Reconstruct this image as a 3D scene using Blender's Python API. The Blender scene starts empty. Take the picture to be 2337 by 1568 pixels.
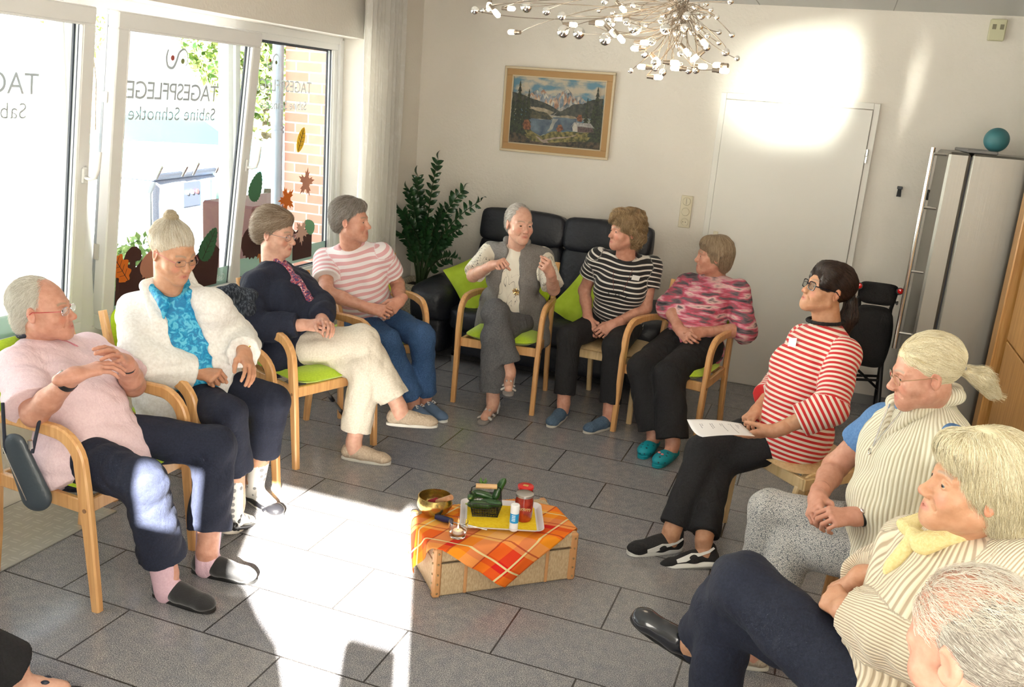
import bpy, math, random
import numpy as np
from mathutils import Vector, Matrix
S = bpy.context.scene
COL = S.collection
PI = math.pi
# ---------------------------------------------------------------- camera
def V(*a): return np.array(a, float)
CAM = V(0, 0, 1.9)
YAW, PITCH, ROLL, FPX = -0.3262, 0.26176, 0.0820, 2073.7
_f = V(math.sin(YAW)*math.cos(PITCH), math.cos(YAW)*math.cos(PITCH), -math.sin(PITCH))
_r = V(math.cos(YAW), -math.sin(YAW), 0); _u = np.cross(_r, _f)
_r, _u = math.cos(ROLL)*_r+math.sin(ROLL)*_u, -math.sin(ROLL)*_r+math.cos(ROLL)*_u
cd = bpy.data.cameras.new('camera'); cam = bpy.data.objects.new('camera', cd); COL.objects.link(cam)
cd.sensor_width = 36; cd.lens = FPX*36/2337; cd.clip_start = .05; cd.clip_end = 300
M = Matrix.Identity(4)
for i in range(3):
    M[i][0], M[i][1], M[i][2], M[i][3] = _r[i], _u[i], -_f[i], CAM[i]
cam.matrix_world = M
S.camera = cam
# ---------------------------------------------------------------- light
S.view_settings.view_transform = 'Standard'; S.view_settings.look = 'None'
S.view_settings.gamma = 1; S.view_settings.exposure = 1.15
W = bpy.data.worlds.new('world'); S.world = W; W.use_nodes = True
wn = W.node_tree.nodes; wl = W.node_tree.links
bg = wn['Background']; bg.inputs['Strength'].default_value = 1.0
tc = wn.new('ShaderNodeTexCoord'); sx = wn.new('ShaderNodeSeparateXYZ'); cr = wn.new('ShaderNodeValToRGB')
wl.new(tc.outputs['Generated'], sx.inputs[0]); wl.new(sx.outputs['Z'], cr.inputs[0]); wl.new(cr.outputs[0], bg.inputs[0])
cr.color_ramp.elements[0].position = .0; cr.color_ramp.elements[0].color = (.75, .72, .68, 1)
cr.color_ramp.elements[1].position = .6; cr.color_ramp.elements[1].color = (.95, 1.0, 1.12, 1)
bg.inputs['Strength'].default_value = 1.15
def lamp(name, kind, loc, direction, energy, color=(1, 1, 1), **kw):
    d = bpy.data.lights.new(name, kind); o = bpy.data.objects.new(name, d); COL.objects.link(o)
    o.location = loc; o.rotation_euler = Vector(direction).to_track_quat('-Z', 'Y').to_euler()
    d.energy = energy; d.color = color
    for k, v in kw.items(): setattr(d, k, v)
    return o
SUN = (-.46, 1, -.52)
lamp('sun', 'SUN', (5, -10, 8), SUN, 60, (1, .95, .86), angle=math.radians(.6))
# added area lamp behind the camera, soft daylight fill for the right side
lamp('front_fill_light', 'AREA', (.6, -.68, 1.5), (-.25, 1, -.2), 45, (1, .94, .82), shape='RECTANGLE', size=1.5, size_y=1.4)
# added lamp outside the window, makes the bright patch above the door
lamp('door_patch_lamp', 'AREA', (-9.5, -1.9, .75), (9.25, 8.62, 1.40), 3.2, (1, .97, .86), shape='RECTANGLE', size=.42, size_y=.40, spread=math.radians(3.2))
# ---------------------------------------------------------------- materials
MATS = {}
def node_mat(name):
    m = bpy.data.materials.new(name); m.use_nodes = True
    return m, m.node_tree.nodes, m.node_tree.links, m.node_tree.nodes['Principled BSDF']
def rgba(c): return (c[0], c[1], c[2], 1)
def mat(name, col, rough=.6, metal=0, col2=None, scale=30, detail=4, bump=0, bscale=None, stretch=(1, 1, 1), spec=.5, sheen=0, emit=None, trans=0, coat=0, lo=.35, hi=.65, sss=0, ior=None, alpha=1, coord='Object'):
    if name in MATS: return MATS[name]
    m, n, l, p = node_mat(name)
    p.inputs['Base Color'].default_value = rgba(col); p.inputs['Roughness'].default_value = rough
    p.inputs['Metallic'].default_value = metal; p.inputs['Specular IOR Level'].default_value = spec
    p.inputs['Sheen Weight'].default_value = sheen; p.inputs['Coat Weight'].default_value = coat
    p.inputs['Transmission Weight'].default_value = trans
    if ior: p.inputs['IOR'].default_value = ior
    if alpha < 1: p.inputs['Alpha'].default_value = alpha
    if emit: p.inputs['Emission Color'].default_value = rgba(emit[:3]); p.inputs['Emission Strength'].default_value = emit[3]
    t = n.new('ShaderNodeTexCoord'); mp = n.new('ShaderNodeMapping'); l.new(t.outputs[coord], mp.inputs[0])
    mp.inputs['Scale'].default_value = stretch
    if col2 is not None:
        nz = n.new('ShaderNodeTexNoise'); nz.inputs['Scale'].default_value = scale; nz.inputs['Detail'].default_value = detail
        l.new(mp.outputs[0], nz.inputs['Vector'])
        r = n.new('ShaderNodeValToRGB'); l.new(nz.outputs['Fac'], r.inputs[0]); l.new(r.outputs[0], p.inputs['Base Color'])
        r.color_ramp.elements[0].color = rgba(col); r.color_ramp.elements[0].position = lo
        r.color_ramp.elements[1].color = rgba(col2); r.color_ramp.elements[1].position = hi
    if bump:
        nb = n.new('ShaderNodeTexNoise'); nb.inputs['Scale'].default_value = bscale or scale; nb.inputs['Detail'].default_value = 3
        l.new(mp.outputs[0], nb.inputs['Vector'])
        b = n.new('ShaderNodeBump'); b.inputs['Strength'].default_value = min(1, bump); b.inputs['Distance'].default_value = .01*max(1, bump)
        l.new(nb.outputs['Fac'], b.inputs['Height']); l.new(b.outputs[0], p.inputs['Normal'])
    MATS[name] = m
    return m
class NB:                                                    # tiny node-graph helper
    def __init__(s, name):
        s.m, s.n, s.l, s.p = node_mat(name); MATS[name] = s.m
    def new(s, t, **kw):
        o = s.n.new(t)
        for k, v in kw.items():
            setattr(o, k, v)
        return o
    def lk(s, a, b): s.l.new(a, b)
    def math(s, op, a, b=None, c=None):
        o = s.n.new('ShaderNodeMath'); o.operation = op
        for i, v in enumerate((a, b, c)):
            if v is None: continue
            if isinstance(v, (int, float)): o.inputs[i].default_value = v
            else: s.l.new(v, o.inputs[i])
        return o.outputs[0]
    def attr(s, name): 
        o = s.n.new('ShaderNodeAttribute'); o.attribute_name = name; return o.outputs['Fac']
    def ramp(s, fac, stops, interp='LINEAR'):
        r = s.n.new('ShaderNodeValToRGB'); s.l.new(fac, r.inputs[0]); r.color_ramp.interpolation = interp
        e = r.color_ramp.elements
        while len(e) < len(stops): e.new(.5)
        for k, (pp, c) in enumerate(stops): e[k].position = pp; e[k].color = rgba(c)
        return r.outputs[0]
    def noise(s, scale, vec=None, detail=3, dist=0):
        o = s.n.new('ShaderNodeTexNoise'); o.inputs['Scale'].default_value = scale; o.inputs['Detail'].default_value = detail
        o.inputs['Distortion'].default_value = dist
        if vec is not None: s.l.new(vec, o.inputs['Vector'])
        return o.outputs['Fac']
    def obj(s, scale=(1, 1, 1), rot=(0, 0, 0), coord='Object'):
        t = s.n.new('ShaderNodeTexCoord'); mp = s.n.new('ShaderNodeMapping'); s.l.new(t.outputs[coord], mp.inputs[0])
        mp.inputs['Scale'].default_value = scale; mp.inputs['Rotation'].default_value = rot
        return mp.outputs[0]
    def mix(s, f, a, b, mode='MIX'):
        o = s.n.new('ShaderNodeMix'); o.data_type = 'RGBA'; o.blend_type = mode
        for i, v in ((0, f), (6, a), (7, b)):
            if isinstance(v, (int, float)): o.inputs[i].default_value = v
            elif isinstance(v, tuple): o.inputs[i].default_value = rgba(v)
            else: s.l.new(v, o.inputs[i])
        return o.outputs[2]
    def bump(s, h, strength=.5, dist=.01):
        b = s.n.new('ShaderNodeBump'); b.inputs['Strength'].default_value = strength; b.inputs['Distance'].default_value = dist
        s.l.new(h, b.inputs['Height']); s.l.new(b.outputs[0], s.p.inputs['Normal'])
    def base(s, c): s.l.new(c, s.p.inputs['Base Color'])
    def set(s, **kw):
        for k, v in kw.items(): s.p.inputs[k.replace('_', ' ')].default_value = v
# ---------------------------------------------------------------- mesh helpers
def tag(o, label=None, cat=None, group=None, kind=None):
    for k, v in (('label', label), ('category', cat), ('group', group), ('kind', kind)):
        if v: o[k] = v
    return o
def empty(name, loc=(0, 0, 0), rz=0, label=None, cat=None, group=None):
    o = bpy.data.objects.new(name, None); COL.objects.link(o); o.location = loc; o.rotation_euler = (0, 0, rz)
    o.empty_display_size = .05
    return tag(o, label, cat, group)
def mesh_obj(name, verts, faces, mats, parent=None, smooth=True, midx=None, attrs=None, loc=None):
    me = bpy.data.meshes.new(name)
    verts = np.asarray(verts, float)
    me.from_pydata(verts.tolist() if len(verts) < 50 else [], [], faces if len(verts) < 50 else []) if len(verts) < 50 else fast_mesh(me, verts, faces)
    me.update()
    if not isinstance(mats, (list, tuple)): mats = [mats]
    for m in mats: me.materials.append(m)
    if smooth: me.polygons.foreach_set('use_smooth', [True]*len(me.polygons))
    if midx is not None: me.polygons.foreach_set('material_index', midx)
    for k, v in (attrs or {}).items():
        a = me.attributes.new(k, 'FLOAT', 'POINT'); a.data.foreach_set('value', np.asarray(v, np.float32))
    o = bpy.data.objects.new(name, me); COL.objects.link(o)
    if parent is not None: o.parent = parent
    if loc is not None: o.location = loc
    return o
def fast_mesh(me, verts, faces):
    if isinstance(faces, np.ndarray):
        nf, k = faces.shape; idx = faces.ravel(); tot = np.full(nf, k)
    else:
        tot = np.array([len(f) for f in faces]); idx = np.fromiter((i for f in faces for i in f), int); nf = len(faces)
    me.vertices.add(len(verts)); me.vertices.foreach_set('co', verts.astype(np.float32).ravel())
    me.loops.add(len(idx)); me.loops.foreach_set('vertex_index', idx.astype(np.int32))
    me.polygons.add(nf); st = np.concatenate([[0], np.cumsum(tot)[:-1]])
    me.polygons.foreach_set('loop_start', st.astype(np.int32)); me.polygons.foreach_set('loop_total', tot.astype(np.int32))
    me.update(calc_edges=True); me.validate()
class MB:
    """collects shapes into one mesh"""
    def __init__(s): s.v = []; s.f = []; s.mi = []; s.sm = []; s.cur = 0; s.T = None
    def add(s, vs, fs):
        n = len(s.v)
        for p in vs:
            p = Vector(p)
            if s.T is not None: p = s.T @ p
            s.v.append(tuple(p))
        for f in fs: s.f.append(tuple(i+n for i in f)); s.mi.append(s.cur)
        return s
    def box(s, c, d, rz=0, b=0, R=None):
        x, y, z = [k/2 for k in d]
        R = R or Matrix.Rotation(rz, 3, 'Z'); c = Vector(c)
        if b <= 0:
            vs = [c+R@Vector((i*x, j*y, k*z)) for k in (-1, 1) for j in (-1, 1) for i in (-1, 1)]
            fs = [(0, 2, 3, 1), (4, 5, 7, 6), (0, 1, 5, 4), (2, 6, 7, 3), (0, 4, 6, 2), (1, 3, 7, 5)]
            return s.add(vs, fs)
        b = min(b, x*.99, y*.99, z*.99)
        vs = []; ids = {}
        for i in (-1, 1):
            for j in (-1, 1):
                for k in (-1, 1):
                    for a in range(3):
                        q = [i*(x-b), j*(y-b), k*(z-b)]; q[a] = (i*x, j*y, k*z)[a]
                        ids[(i, j, k, a)] = len(vs); vs.append(c+R@Vector(q))
        fs = []
        for a in range(3):
            o = [t for t in range(3) if t != a]
            for sg in (-1, 1):
                q = []
                for (u, w) in ((-1, -1), (1, -1), (1, 1), (-1, 1)):
                    t = [0, 0, 0]; t[a] = sg; t[o[0]] = u; t[o[1]] = w; q.append(ids[(*t, a)])
                if (sg > 0) == (a == 1): q.reverse()
                fs.append(q)
            for u in (-1, 1):
                for w in (-1, 1):
                    t0 = [0, 0, 0]; t0[o[0]] = u; t0[o[1]] = w; t1 = list(t0); t0[a] = -1; t1[a] = 1
                    q = [ids[(*t0, o[0])], ids[(*t1, o[0])], ids[(*t1, o[1])], ids[(*t0, o[1])]]
                    if (u*w > 0) == (a == 1): q.reverse()
                    fs.append(q)
        for i in (-1, 1):
            for j in (-1, 1):
                for k in (-1, 1):
                    q = [ids[(i, j, k, 0)], ids[(i, j, k, 1)], ids[(i, j, k, 2)]]
                    if i*j*k < 0: q.reverse()
                    fs.append(q)
        return s.add(vs, fs)
    def tube(s, pts, r, n=8, caps=True, close=False):
        pts = [Vector(p) for p in pts]; N = len(pts)
        rs = r if hasattr(r, '__len__') else [r]*N
        nrm = None; rings = []
        for i in range(N):
            if close: t = (pts[(i+1) % N]-pts[i-1])
            else: t = pts[min(i+1, N-1)]-pts[max(i-1, 0)]
            t.normalize()
            if nrm is None: nrm = t.orthogonal().normalized()
            else:
                nrm = nrm-t*nrm.dot(t)
                nrm = nrm.normalized() if nrm.length > 1e-6 else t.orthogonal().normalized()
            bb = t.cross(nrm)
            rings.append([pts[i]+(nrm*math.cos(2*PI*k/n)+bb*math.sin(2*PI*k/n))*rs[i] for k in range(n)])
        vs = [p for R_ in rings for p in R_]; fs = []
        for i in range(N if close else N-1):
            j = (i+1) % N
            for k in range(n):
                fs.append((i*n+k, i*n+(k+1) % n, j*n+(k+1) % n, j*n+k))
        if caps and not close: fs.append(tuple(range(n))[::-1]); fs.append(tuple((N-1)*n+k for k in range(n)))
        return s.add(vs, fs)
    def sweep(s, pts, ws, hs, side, b=.004):
        """rectangular section; side = fixed lateral axis, ws along side, hs across"""
        pts = [Vector(p) for p in pts]; N = len(pts); side = Vector(side).normalized(); vs = []; fs = []
        ws = ws if hasattr(ws, '__len__') else [ws]*N; hs = hs if hasattr(hs, '__len__') else [hs]*N
        for i in range(N):
            t = (pts[min(i+1, N-1)]-pts[max(i-1, 0)]).normalized(); sd = (side-t*side.dot(t)).normalized(); u = t.cross(sd)
            w, h = ws[i]/2, hs[i]/2
            for (a, c) in ((-w+b, -h), (w-b, -h), (w, -h+b), (w, h-b), (w-b, h), (-w+b, h), (-w, h-b), (-w, -h+b)):
                vs.append(pts[i]+sd*a+u*c)
        for i in range(N-1):
            for k in range(8): fs.append((i*8+k, (i+1)*8+k, (i+1)*8+(k+1) % 8, i*8+(k+1) % 8))
        fs.append(tuple(range(8))); fs.append(tuple((N-1)*8+k for k in range(8))[::-1])
        return s.add(vs, fs)
    def lathe(s, prof, c=(0, 0, 0), n=24, R=None):
        c = Vector(c); vs = []; fs = []; m = len(prof)
        for k in range(n):
            a = 2*PI*k/n
            for (r, z) in prof:
                p = Vector((r*math.cos(a), r*math.sin(a), z)); vs.append(c+(R@p if R else p))
        for k in range(n):
            j = (k+1) % n
            for i in range(m-1): fs.append((k*m+i, j*m+i, j*m+i+1, k*m+i+1))
        return s.add(vs, fs)
    def sphere(s, c, r, n=12, sc=(1, 1, 1)):
        prof = [(max(1e-5, r*math.sin(PI*i/n)), -r*math.cos(PI*i/n)) for i in range(n+1)]
        T = s.T; vs = []; fs = []; c = Vector(c); m = len(prof); nn = n*2 if n < 16 else n
        for k in range(nn):
            a = 2*PI*k/nn
            for (q, z) in prof: vs.append(c+Vector((q*math.cos(a)*sc[0], q*math.sin(a)*sc[1], z*sc[2])))
        for k in range(nn):
            j = (k+1) % nn
            for i in range(m-1): fs.append((k*m+i, j*m+i, j*m+i+1, k*m+i+1))
        return s.add(vs, fs)
    def prism(s, poly, lift, off=(0, 0, 0), R=None):
        """2-d outline extruded along z by lift, placed by R and off"""
        n = len(poly); off = Vector(off)
        g = lambda p: off+(R@Vector(p) if R else Vector(p))
        vs = [g((x, y, 0)) for x, y in poly]+[g((x, y, lift)) for x, y in poly]
        fs = [tuple(range(n))[::-1], tuple(range(n, 2*n))]+[(i, (i+1) % n, n+(i+1) % n, n+i) for i in range(n)]
        return s.add(vs, fs)
    def build(s, name, m, parent=None, smooth=False, loc=None):
        ms = m if isinstance(m, (list, tuple)) else [m]
        me = bpy.data.meshes.new(name); me.from_pydata(s.v, [], s.f); me.update()
        for q in ms: me.materials.append(q)
        if len(ms) > 1: me.polygons.foreach_set('material_index', s.mi)
        o = bpy.data.objects.new(name, me); COL.objects.link(o)
        if smooth:
            me.polygons.foreach_set('use_smooth', [True]*len(me.polygons)); me.set_sharp_from_angle(angle=math.radians(40))
        if parent is not None: o.parent = parent
        if loc is not None: o.location = loc
        return o
def copy_tree(o, parent=None):
    c = o.copy(); COL.objects.link(c); c.parent = parent
    for ch in o.children: copy_tree(ch, c)
    return c
def arc(c, r, a0, a1, n, ax=0, ay=1):
    out = []
    for i in range(n+1):
        a = a0+(a1-a0)*i/n; p = list(c); p[ax] += r*math.cos(a); p[ay] += r*math.sin(a); out.append(tuple(p))
    return out
# ---------------------------------------------------------------- implicit surface modelling (numpy surface nets)
def unit(a):
    a = np.asarray(a, float); return a/(np.linalg.norm(a)+1e-12)
def smin(a, b, k):
    if k <= 0: return np.minimum(a, b)
    h = np.maximum(k-np.abs(a-b), 0)/k
    return np.minimum(a, b)-h*h*k*.25
class Cone:                                                   # rounded cone a->b; sq squashes along direction (dir, factor)
    def __init__(s, a, b, ra, rb, k=.02, sq=None):
        s.a = np.asarray(a, float); s.b = np.asarray(b, float); s.ra, s.rb, s.k = ra, rb, k
        s.sq = None
        m = max(ra, rb)
        if sq is not None:
            s.sq = (unit(sq[0]), sq[1]); m *= max(1, 1/sq[1]) if sq[1] < 1 else 1
            m = max(ra, rb)*max(1, sq[1])
        s.lo = np.minimum(s.a, s.b)-m-k; s.hi = np.maximum(s.a, s.b)+m+k
    def d(s, p):
        ba = s.b-s.a; q = p-s.a
        if s.sq is not None:
            dr, fc = s.sq; bal = ba@dr
            # offset from axis along dr is divided by fc
            t = np.clip((q@ba)/(ba@ba+1e-12), 0, 1); o = q-t[:, None]*ba; c = o@dr
            o = o-c[:, None]*dr*(1-1/fc)
            return (np.sqrt((o*o).sum(1))-(s.ra+(s.rb-s.ra)*t))*min(1, fc)
        t = np.clip((q@ba)/(ba@ba+1e-12), 0, 1); o = q-t[:, None]*ba
        return np.sqrt((o*o).sum(1))-(s.ra+(s.rb-s.ra)*t)
class Ell:
    def __init__(s, c, r, R=None, k=.02, pw=2):
        s.c = np.asarray(c, float); s.r = np.asarray(r, float); s.R = np.eye(3) if R is None else np.asarray(R); s.k = k; s.pw = pw
        ext = np.sqrt(((s.R*s.r[None, :])**2).sum(1)) if pw == 2 else np.abs(s.R)@s.r
        s.lo = s.c-ext-k; s.hi = s.c+ext+k
    def d(s, p):
        q = (p-s.c)@s.R
        if s.pw == 2:
            k0 = np.sqrt(((q/s.r)**2).sum(1)); k1 = np.sqrt(((q/(s.r*s.r))**2).sum(1))+1e-9
            return k0*(k0-1)/k1
        k0 = (np.abs(q/s.r)**s.pw).sum(1)**(1/s.pw)
        return (k0-1)*s.r.min()
class Group:                                                  # smooth union of prims, then cuts by planes / shapes
    def __init__(s, prims, cuts=(), sub=(), axis=None, gid=0, k=.02, disp=None):
        s.p = list(prims); s.cuts = [(np.asarray(o, float), unit(n)) for o, n in cuts]; s.sub = list(sub)
        s.axis = None if axis is None else (np.asarray(axis[0], float), unit(axis[1]))
        s.gid = gid; s.k = k; s.disp = disp
        s.lo = np.min([q.lo for q in s.p], 0)-k; s.hi = np.max([q.hi for q in s.p], 0)+k
    def d(s, p, margin=.05):
        out = np.full(len(p), .2)
        for q in s.p:
            m = ((p > q.lo-margin) & (p < q.hi+margin)).all(1)
            if not m.any(): continue
            i = np.nonzero(m)[0]; dd = q.d(p[i]); o = out[i]
            out[i] = smin(o, dd, q.k)
        for q in s.sub:
            m = ((p > q.lo-margin) & (p < q.hi+margin)).all(1)
            if m.any():
                i = np.nonzero(m)[0]; out[i] = -smin(-out[i], q.d(p[i]), q.k)
        for o, n in s.cuts: out = np.maximum(out, (p-o)@n)
        if s.disp is not None: out = out+s.disp(p)
        return out
def field(groups, p, margin=.05):
    out = np.full(len(p), .2); near = np.full(len(p), -1)
    for i, g in enumerate(groups):
        m = ((p > g.lo-margin) & (p < g.hi+margin)).all(1)
        if not m.any(): continue
        j = np.nonzero(m)[0]; dd = g.d(p[j], margin); o = out[j]
        near[j] = np.where(dd < o, i, near[j]); out[j] = smin(o, dd, g.k)
    return out, near
def sdf_mesh(groups, h=.005, clip=None, post=None):
    """surface nets over the bounding box; post(p,d)->d applied last. returns verts, quads, nearest group"""
    lo = np.min([g.lo for g in groups], 0)-2*h; hi = np.max([g.hi for g in groups], 0)+2*h
    if clip is not None: lo = np.maximum(lo, clip[0]); hi = np.minimum(hi, clip[1])
    B = 6; n = (np.ceil((hi-lo)/h/B).astype(int)+1)*B
    nb = n//B
    bi = np.stack(np.meshgrid(*[np.arange(k) for k in nb], indexing='ij'), -1).reshape(-1, 3)
    bc = lo+(bi*B+B/2)*h
    f, _ = field(groups, bc, margin=B*h*1.5)
    if post is not None: f = post(bc, f)
    act = np.abs(f) < B*h*1.35
    D = np.repeat(np.repeat(np.repeat(f.reshape(nb), B, 0), B, 1), B, 2).astype(np.float32)
    ab = bi[act]; g3 = np.stack(np.meshgrid(*[np.arange(B)]*3, indexing='ij'), -1).reshape(-1, 3)
    idx = (ab[:, None, :]*B+g3[None]).reshape(-1, 3)
    for s0 in range(0, len(idx), 400000):
        ii = idx[s0:s0+400000]; p = lo+ii*h
        v, _ = field(groups, p)
        if post is not None: v = post(p, v)
        D[ii[:, 0], ii[:, 1], ii[:, 2]] = v
    ins = D < 0
    # cells with mixed corners
    def sl(a, o): return a[o[0]:a.shape[0]-1+o[0], o[1]:a.shape[1]-1+o[1], o[2]:a.shape[2]-1+o[2]]
    offs = [(i, j, k) for i in (0, 1) for j in (0, 1) for k in (0, 1)]
    cnt = sum(sl(ins, o).astype(np.int8) for o in offs)
    cell = (cnt > 0) & (cnt < 8); ci = np.argwhere(cell)
    if len(ci) == 0: return np.zeros((0, 3)), np.zeros((0, 4), int), np.zeros(0, int)
    vid = np.full(cell.shape, -1, np.int64); vid[cell] = np.arange(len(ci))
    dv = np.stack([D[ci[:, 0]+o[0], ci[:, 1]+o[1], ci[:, 2]+o[2]] for o in offs], 1)
    acc = np.zeros((len(ci), 3)); num = np.zeros(len(ci))
    for a in range(8):
        for b in range(a+1, 8):
            oa, ob = np.array(offs[a]), np.array(offs[b])
            if np.abs(oa-ob).sum() != 1: continue
            va, vb = dv[:, a], dv[:, b]; m = (va < 0) != (vb < 0)
            t = va[m]/(va[m]-vb[m]); acc[m] += oa+(ob-oa)*t[:, None]; num[m] += 1
    verts = lo+(ci+acc/num[:, None])*h
    quads = []
    for ax in range(3):
        u, w = (ax+1) % 3, (ax+2) % 3
        s1 = [slice(None)]*3; s2 = [slice(None)]*3; s1[ax] = slice(0, -1); s2[ax] = slice(1, None)
        e = ins[tuple(s1)] != ins[tuple(s2)]; q = np.argwhere(e)
        q = q[(q[:, u] > 0) & (q[:, w] > 0) & (q[:, u] < cell.shape[u]) & (q[:, w] < cell.shape[w])]
        du = np.zeros(3, int); du[u] = 1; dw = np.zeros(3, int); dw[w] = 1
        g = lambda x: vid[x[:, 0], x[:, 1], x[:, 2]]
        a, b, c, d_ = g(q-du-dw), g(q-dw), g(q), g(q-du)
        inside = ins[q[:, 0], q[:, 1], q[:, 2]]
        quads.append(np.where(inside[:, None], np.stack([a, b, c, d_], 1), np.stack([d_, c, b, a], 1)))
    quads = np.concatenate(quads); quads = quads[(quads >= 0).all(1)]
    _, near = field(groups, verts)
    return verts, quads, near
def smooth_verts(v, q, it=1, lam=.5):
    for _ in range(it):
        acc = np.zeros_like(v); n = np.zeros(len(v))
        for a, b in ((0, 1), (1, 2), (2, 3), (3, 0)):
            np.add.at(acc, q[:, a], v[q[:, b]]); np.add.at(acc, q[:, b], v[q[:, a]]); np.add.at(n, q[:, a], 1); np.add.at(n, q[:, b], 1)
        v = v+(acc/np.maximum(n, 1)[:, None]-v)*lam
    return v
def wrinkle(amp, freq, seed=0, dirs=3):
    rg = np.random.RandomState(seed); K = rg.normal(size=(dirs*2, 3))*freq; ph = rg.rand(dirs*2)*6.28
    def f(p):
        w = np.sin(p@(K[0]*.4)+ph[0])*1.5
        out = 0
        for i in range(dirs*2): out = out+(1-2*np.abs(np.sin((p@K[i]+ph[i]+w)*.5)))
        return out*amp/dirs/1.2
    return f
def sdf_obj(name, groups, h, mats, parent, root, clip=None, post=None, sm=1, attrs=True, midx=None, extra=None):
    """mesh made in world space, stored relative to root location"""
    v, q, near = sdf_mesh(groups, h, clip, post)
    if sm: v = smooth_verts(v, q, sm)
    at = {}
    if attrs:
        sa = np.zeros(len(v)); sr = np.zeros(len(v)); 
        for i, g in enumerate(groups):
            if g.axis is None: continue
            m = near == i; o, d = g.axis
            pv = v[m]-o; sa[m] = pv@d
            x = np.cross(d, V(0, 0, 1) if abs(d[2]) < .9 else V(0, 1, 0)); x = unit(x); y = np.cross(d, x)
            sr[m] = np.arctan2(pv@x, pv@y)
        at = {'sa': sa, 'sr': sr, 'gid': np.array([groups[i].gid if i >= 0 else 0 for i in near], float)}
    if extra: at.update(extra(v))
    mi = midx(v, q) if midx else None
    return mesh_obj(name, v-np.asarray(root), q, mats, parent, True, mi, at)
# ---------------------------------------------------------------- room materials
YB, XL, XF, ZC = 6.716, -3.204, -3.45, 2.65
def m_wall():
    b = NB('woodchip_paint'); v = b.obj(); n = b.noise(55, v, 5)
    b.base(b.ramp(b.noise(2, v), [(.3, (.77, .725, .655)), (.7, (.80, .755, .685))])); b.set(Roughness=.85)
    b.bump(n, .5, .006); return b.m
M_WALL = m_wall()
def m_floor():
    b = NB('granite_tile'); v = b.obj()
    sp = b.noise(290, v, 3); c = b.ramp(sp, [(.30, (.055, .055, .065)), (.44, (.185, .19, .205)), (.56, (.31, .31, .315)), (.70, (.60, .60, .59))])
    big = b.ramp(b.noise(26, v, 3), [(.3, (.80, .80, .84)), (.7, (1.06, 1.03, 1.0))])
    c = b.mix(1.0, c, big, 'MULTIPLY')
    br = b.new('ShaderNodeTexBrick'); mp = b.n.new('ShaderNodeMapping'); t = b.n.new('ShaderNodeTexCoord')
    b.lk(t.outputs['Object'], mp.inputs[0]); mp.inputs['Location'].default_value = (.256, -.316, 0); b.lk(mp.outputs[0], br.inputs['Vector'])
    br.inputs['Scale'].default_value = 1; br.inputs['Mortar Size'].default_value = .0035; br.inputs['Mortar Smooth'].default_value = .1
    br.inputs['Brick Width'].default_value = .6390; br.inputs['Row Height'].default_value = .3380; br.offset = .5; br.inputs['Bias'].default_value = 0
    br.inputs['Color1'].default_value = (.95, .95, .97, 1); br.inputs['Color2'].default_value = (1.08, 1.06, 1.03, 1); br.inputs['Mortar'].default_value = (.2, .19, .18, 1)
    c = b.mix(1.0, c, br.outputs['Color'], 'MULTIPLY'); b.base(c)
    b.lk(b.ramp(sp, [(.3, (.12,)*3), (.8, (.24,)*3)]), b.p.inputs['Roughness'])
    b.bump(b.math('ADD', b.math('MULTIPLY', br.outputs['Fac'], -1.0), b.math('MULTIPLY', b.noise(8, v, 3), .15)), .35, .004); return b.m
M_FLOOR = m_floor()
M_CEIL = mat('ceiling_paint', (.66, .66, .64), .8, bump=.15, scale=60)
M_PVC = mat('white_pvc', (.80, .80, .79), .3, coat=.2)
M_SEAL = mat('rubber_seal', (.03, .035, .05), .6)
M_ALU = mat('grey_aluminium', (.42, .46, .50), .4, .6)
M_DOOR = mat('door_white', (.80, .78, .73), .42)
M_METAL = mat('chrome', (.75, .74, .72), .12, 1)
M_BRUSHED = mat('brushed_steel', (.27, .26, .235), .42, 1, bump=.05, scale=80, stretch=(1, 1, .02))
M_BLACK = mat('black_plastic', (.012, .012, .014), .4)
def m_glass():
    b = NB('window_glass'); tr = b.new('ShaderNodeBsdfTransparent'); gl = b.new('ShaderNodeBsdfGlossy'); gl.inputs['Roughness'].default_value = .02
    fr = b.new('ShaderNodeLayerWeight'); fr.inputs['Blend'].default_value = .12; mx = b.new('ShaderNodeMixShader')
    tr.inputs[0].default_value = (.93, .96, .96, 1)
    b.lk(b.math('MULTIPLY', fr.outputs['Fresnel'], .5), mx.inputs[0]); b.lk(tr.outputs[0], mx.inputs[1]); b.lk(gl.outputs[0], mx.inputs[2])
    b.lk(mx.outputs[0], b.n['Material Output'].inputs[0]); return b.m
M_GLASS = m_glass()
# ---------------------------------------------------------------- shell
def struct(mb, name, m, **kw): return tag(mb.build(name, m, **kw), kind='structure')
Y0 = -.93
struct(MB().box((-.3, 2.2, -.05), (6.6, 9.8, .1)), 'floor', M_FLOOR)
struct(MB().box((-.6, YB+.1, 1.35), (5.4, .2, 2.9)), 'wall_back', M_WALL)
wl_ = MB(); YW1 = 5.86; YW0 = -.55; ZB, ZT = .56, 2.215
wl_.box((XL-.15, (YW1+YB+.2)/2, 1.35), (.3, YB+.2-YW1, 2.9))
wl_.box((XL-.15, (YW0+YW1)/2, (ZT+2.8)/2), (.3, YW1-YW0, 2.8-ZT))
wl_.box((XL-.15, (YW0+YW1)/2, (ZB-.1)/2), (.3, YW1-YW0, ZB+.1))
wl_.box((XL-.15, (Y0+YW0)/2, 1.35), (.3, YW0-Y0, 2.9))
struct(wl_, 'wall_left', M_WALL)
cl = MB(); cl.box((-.6, 2.98, ZC+.1), (5.8, 7.84, .2))
struct(cl, 'ceiling', M_CEIL)
g = MB()
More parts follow.
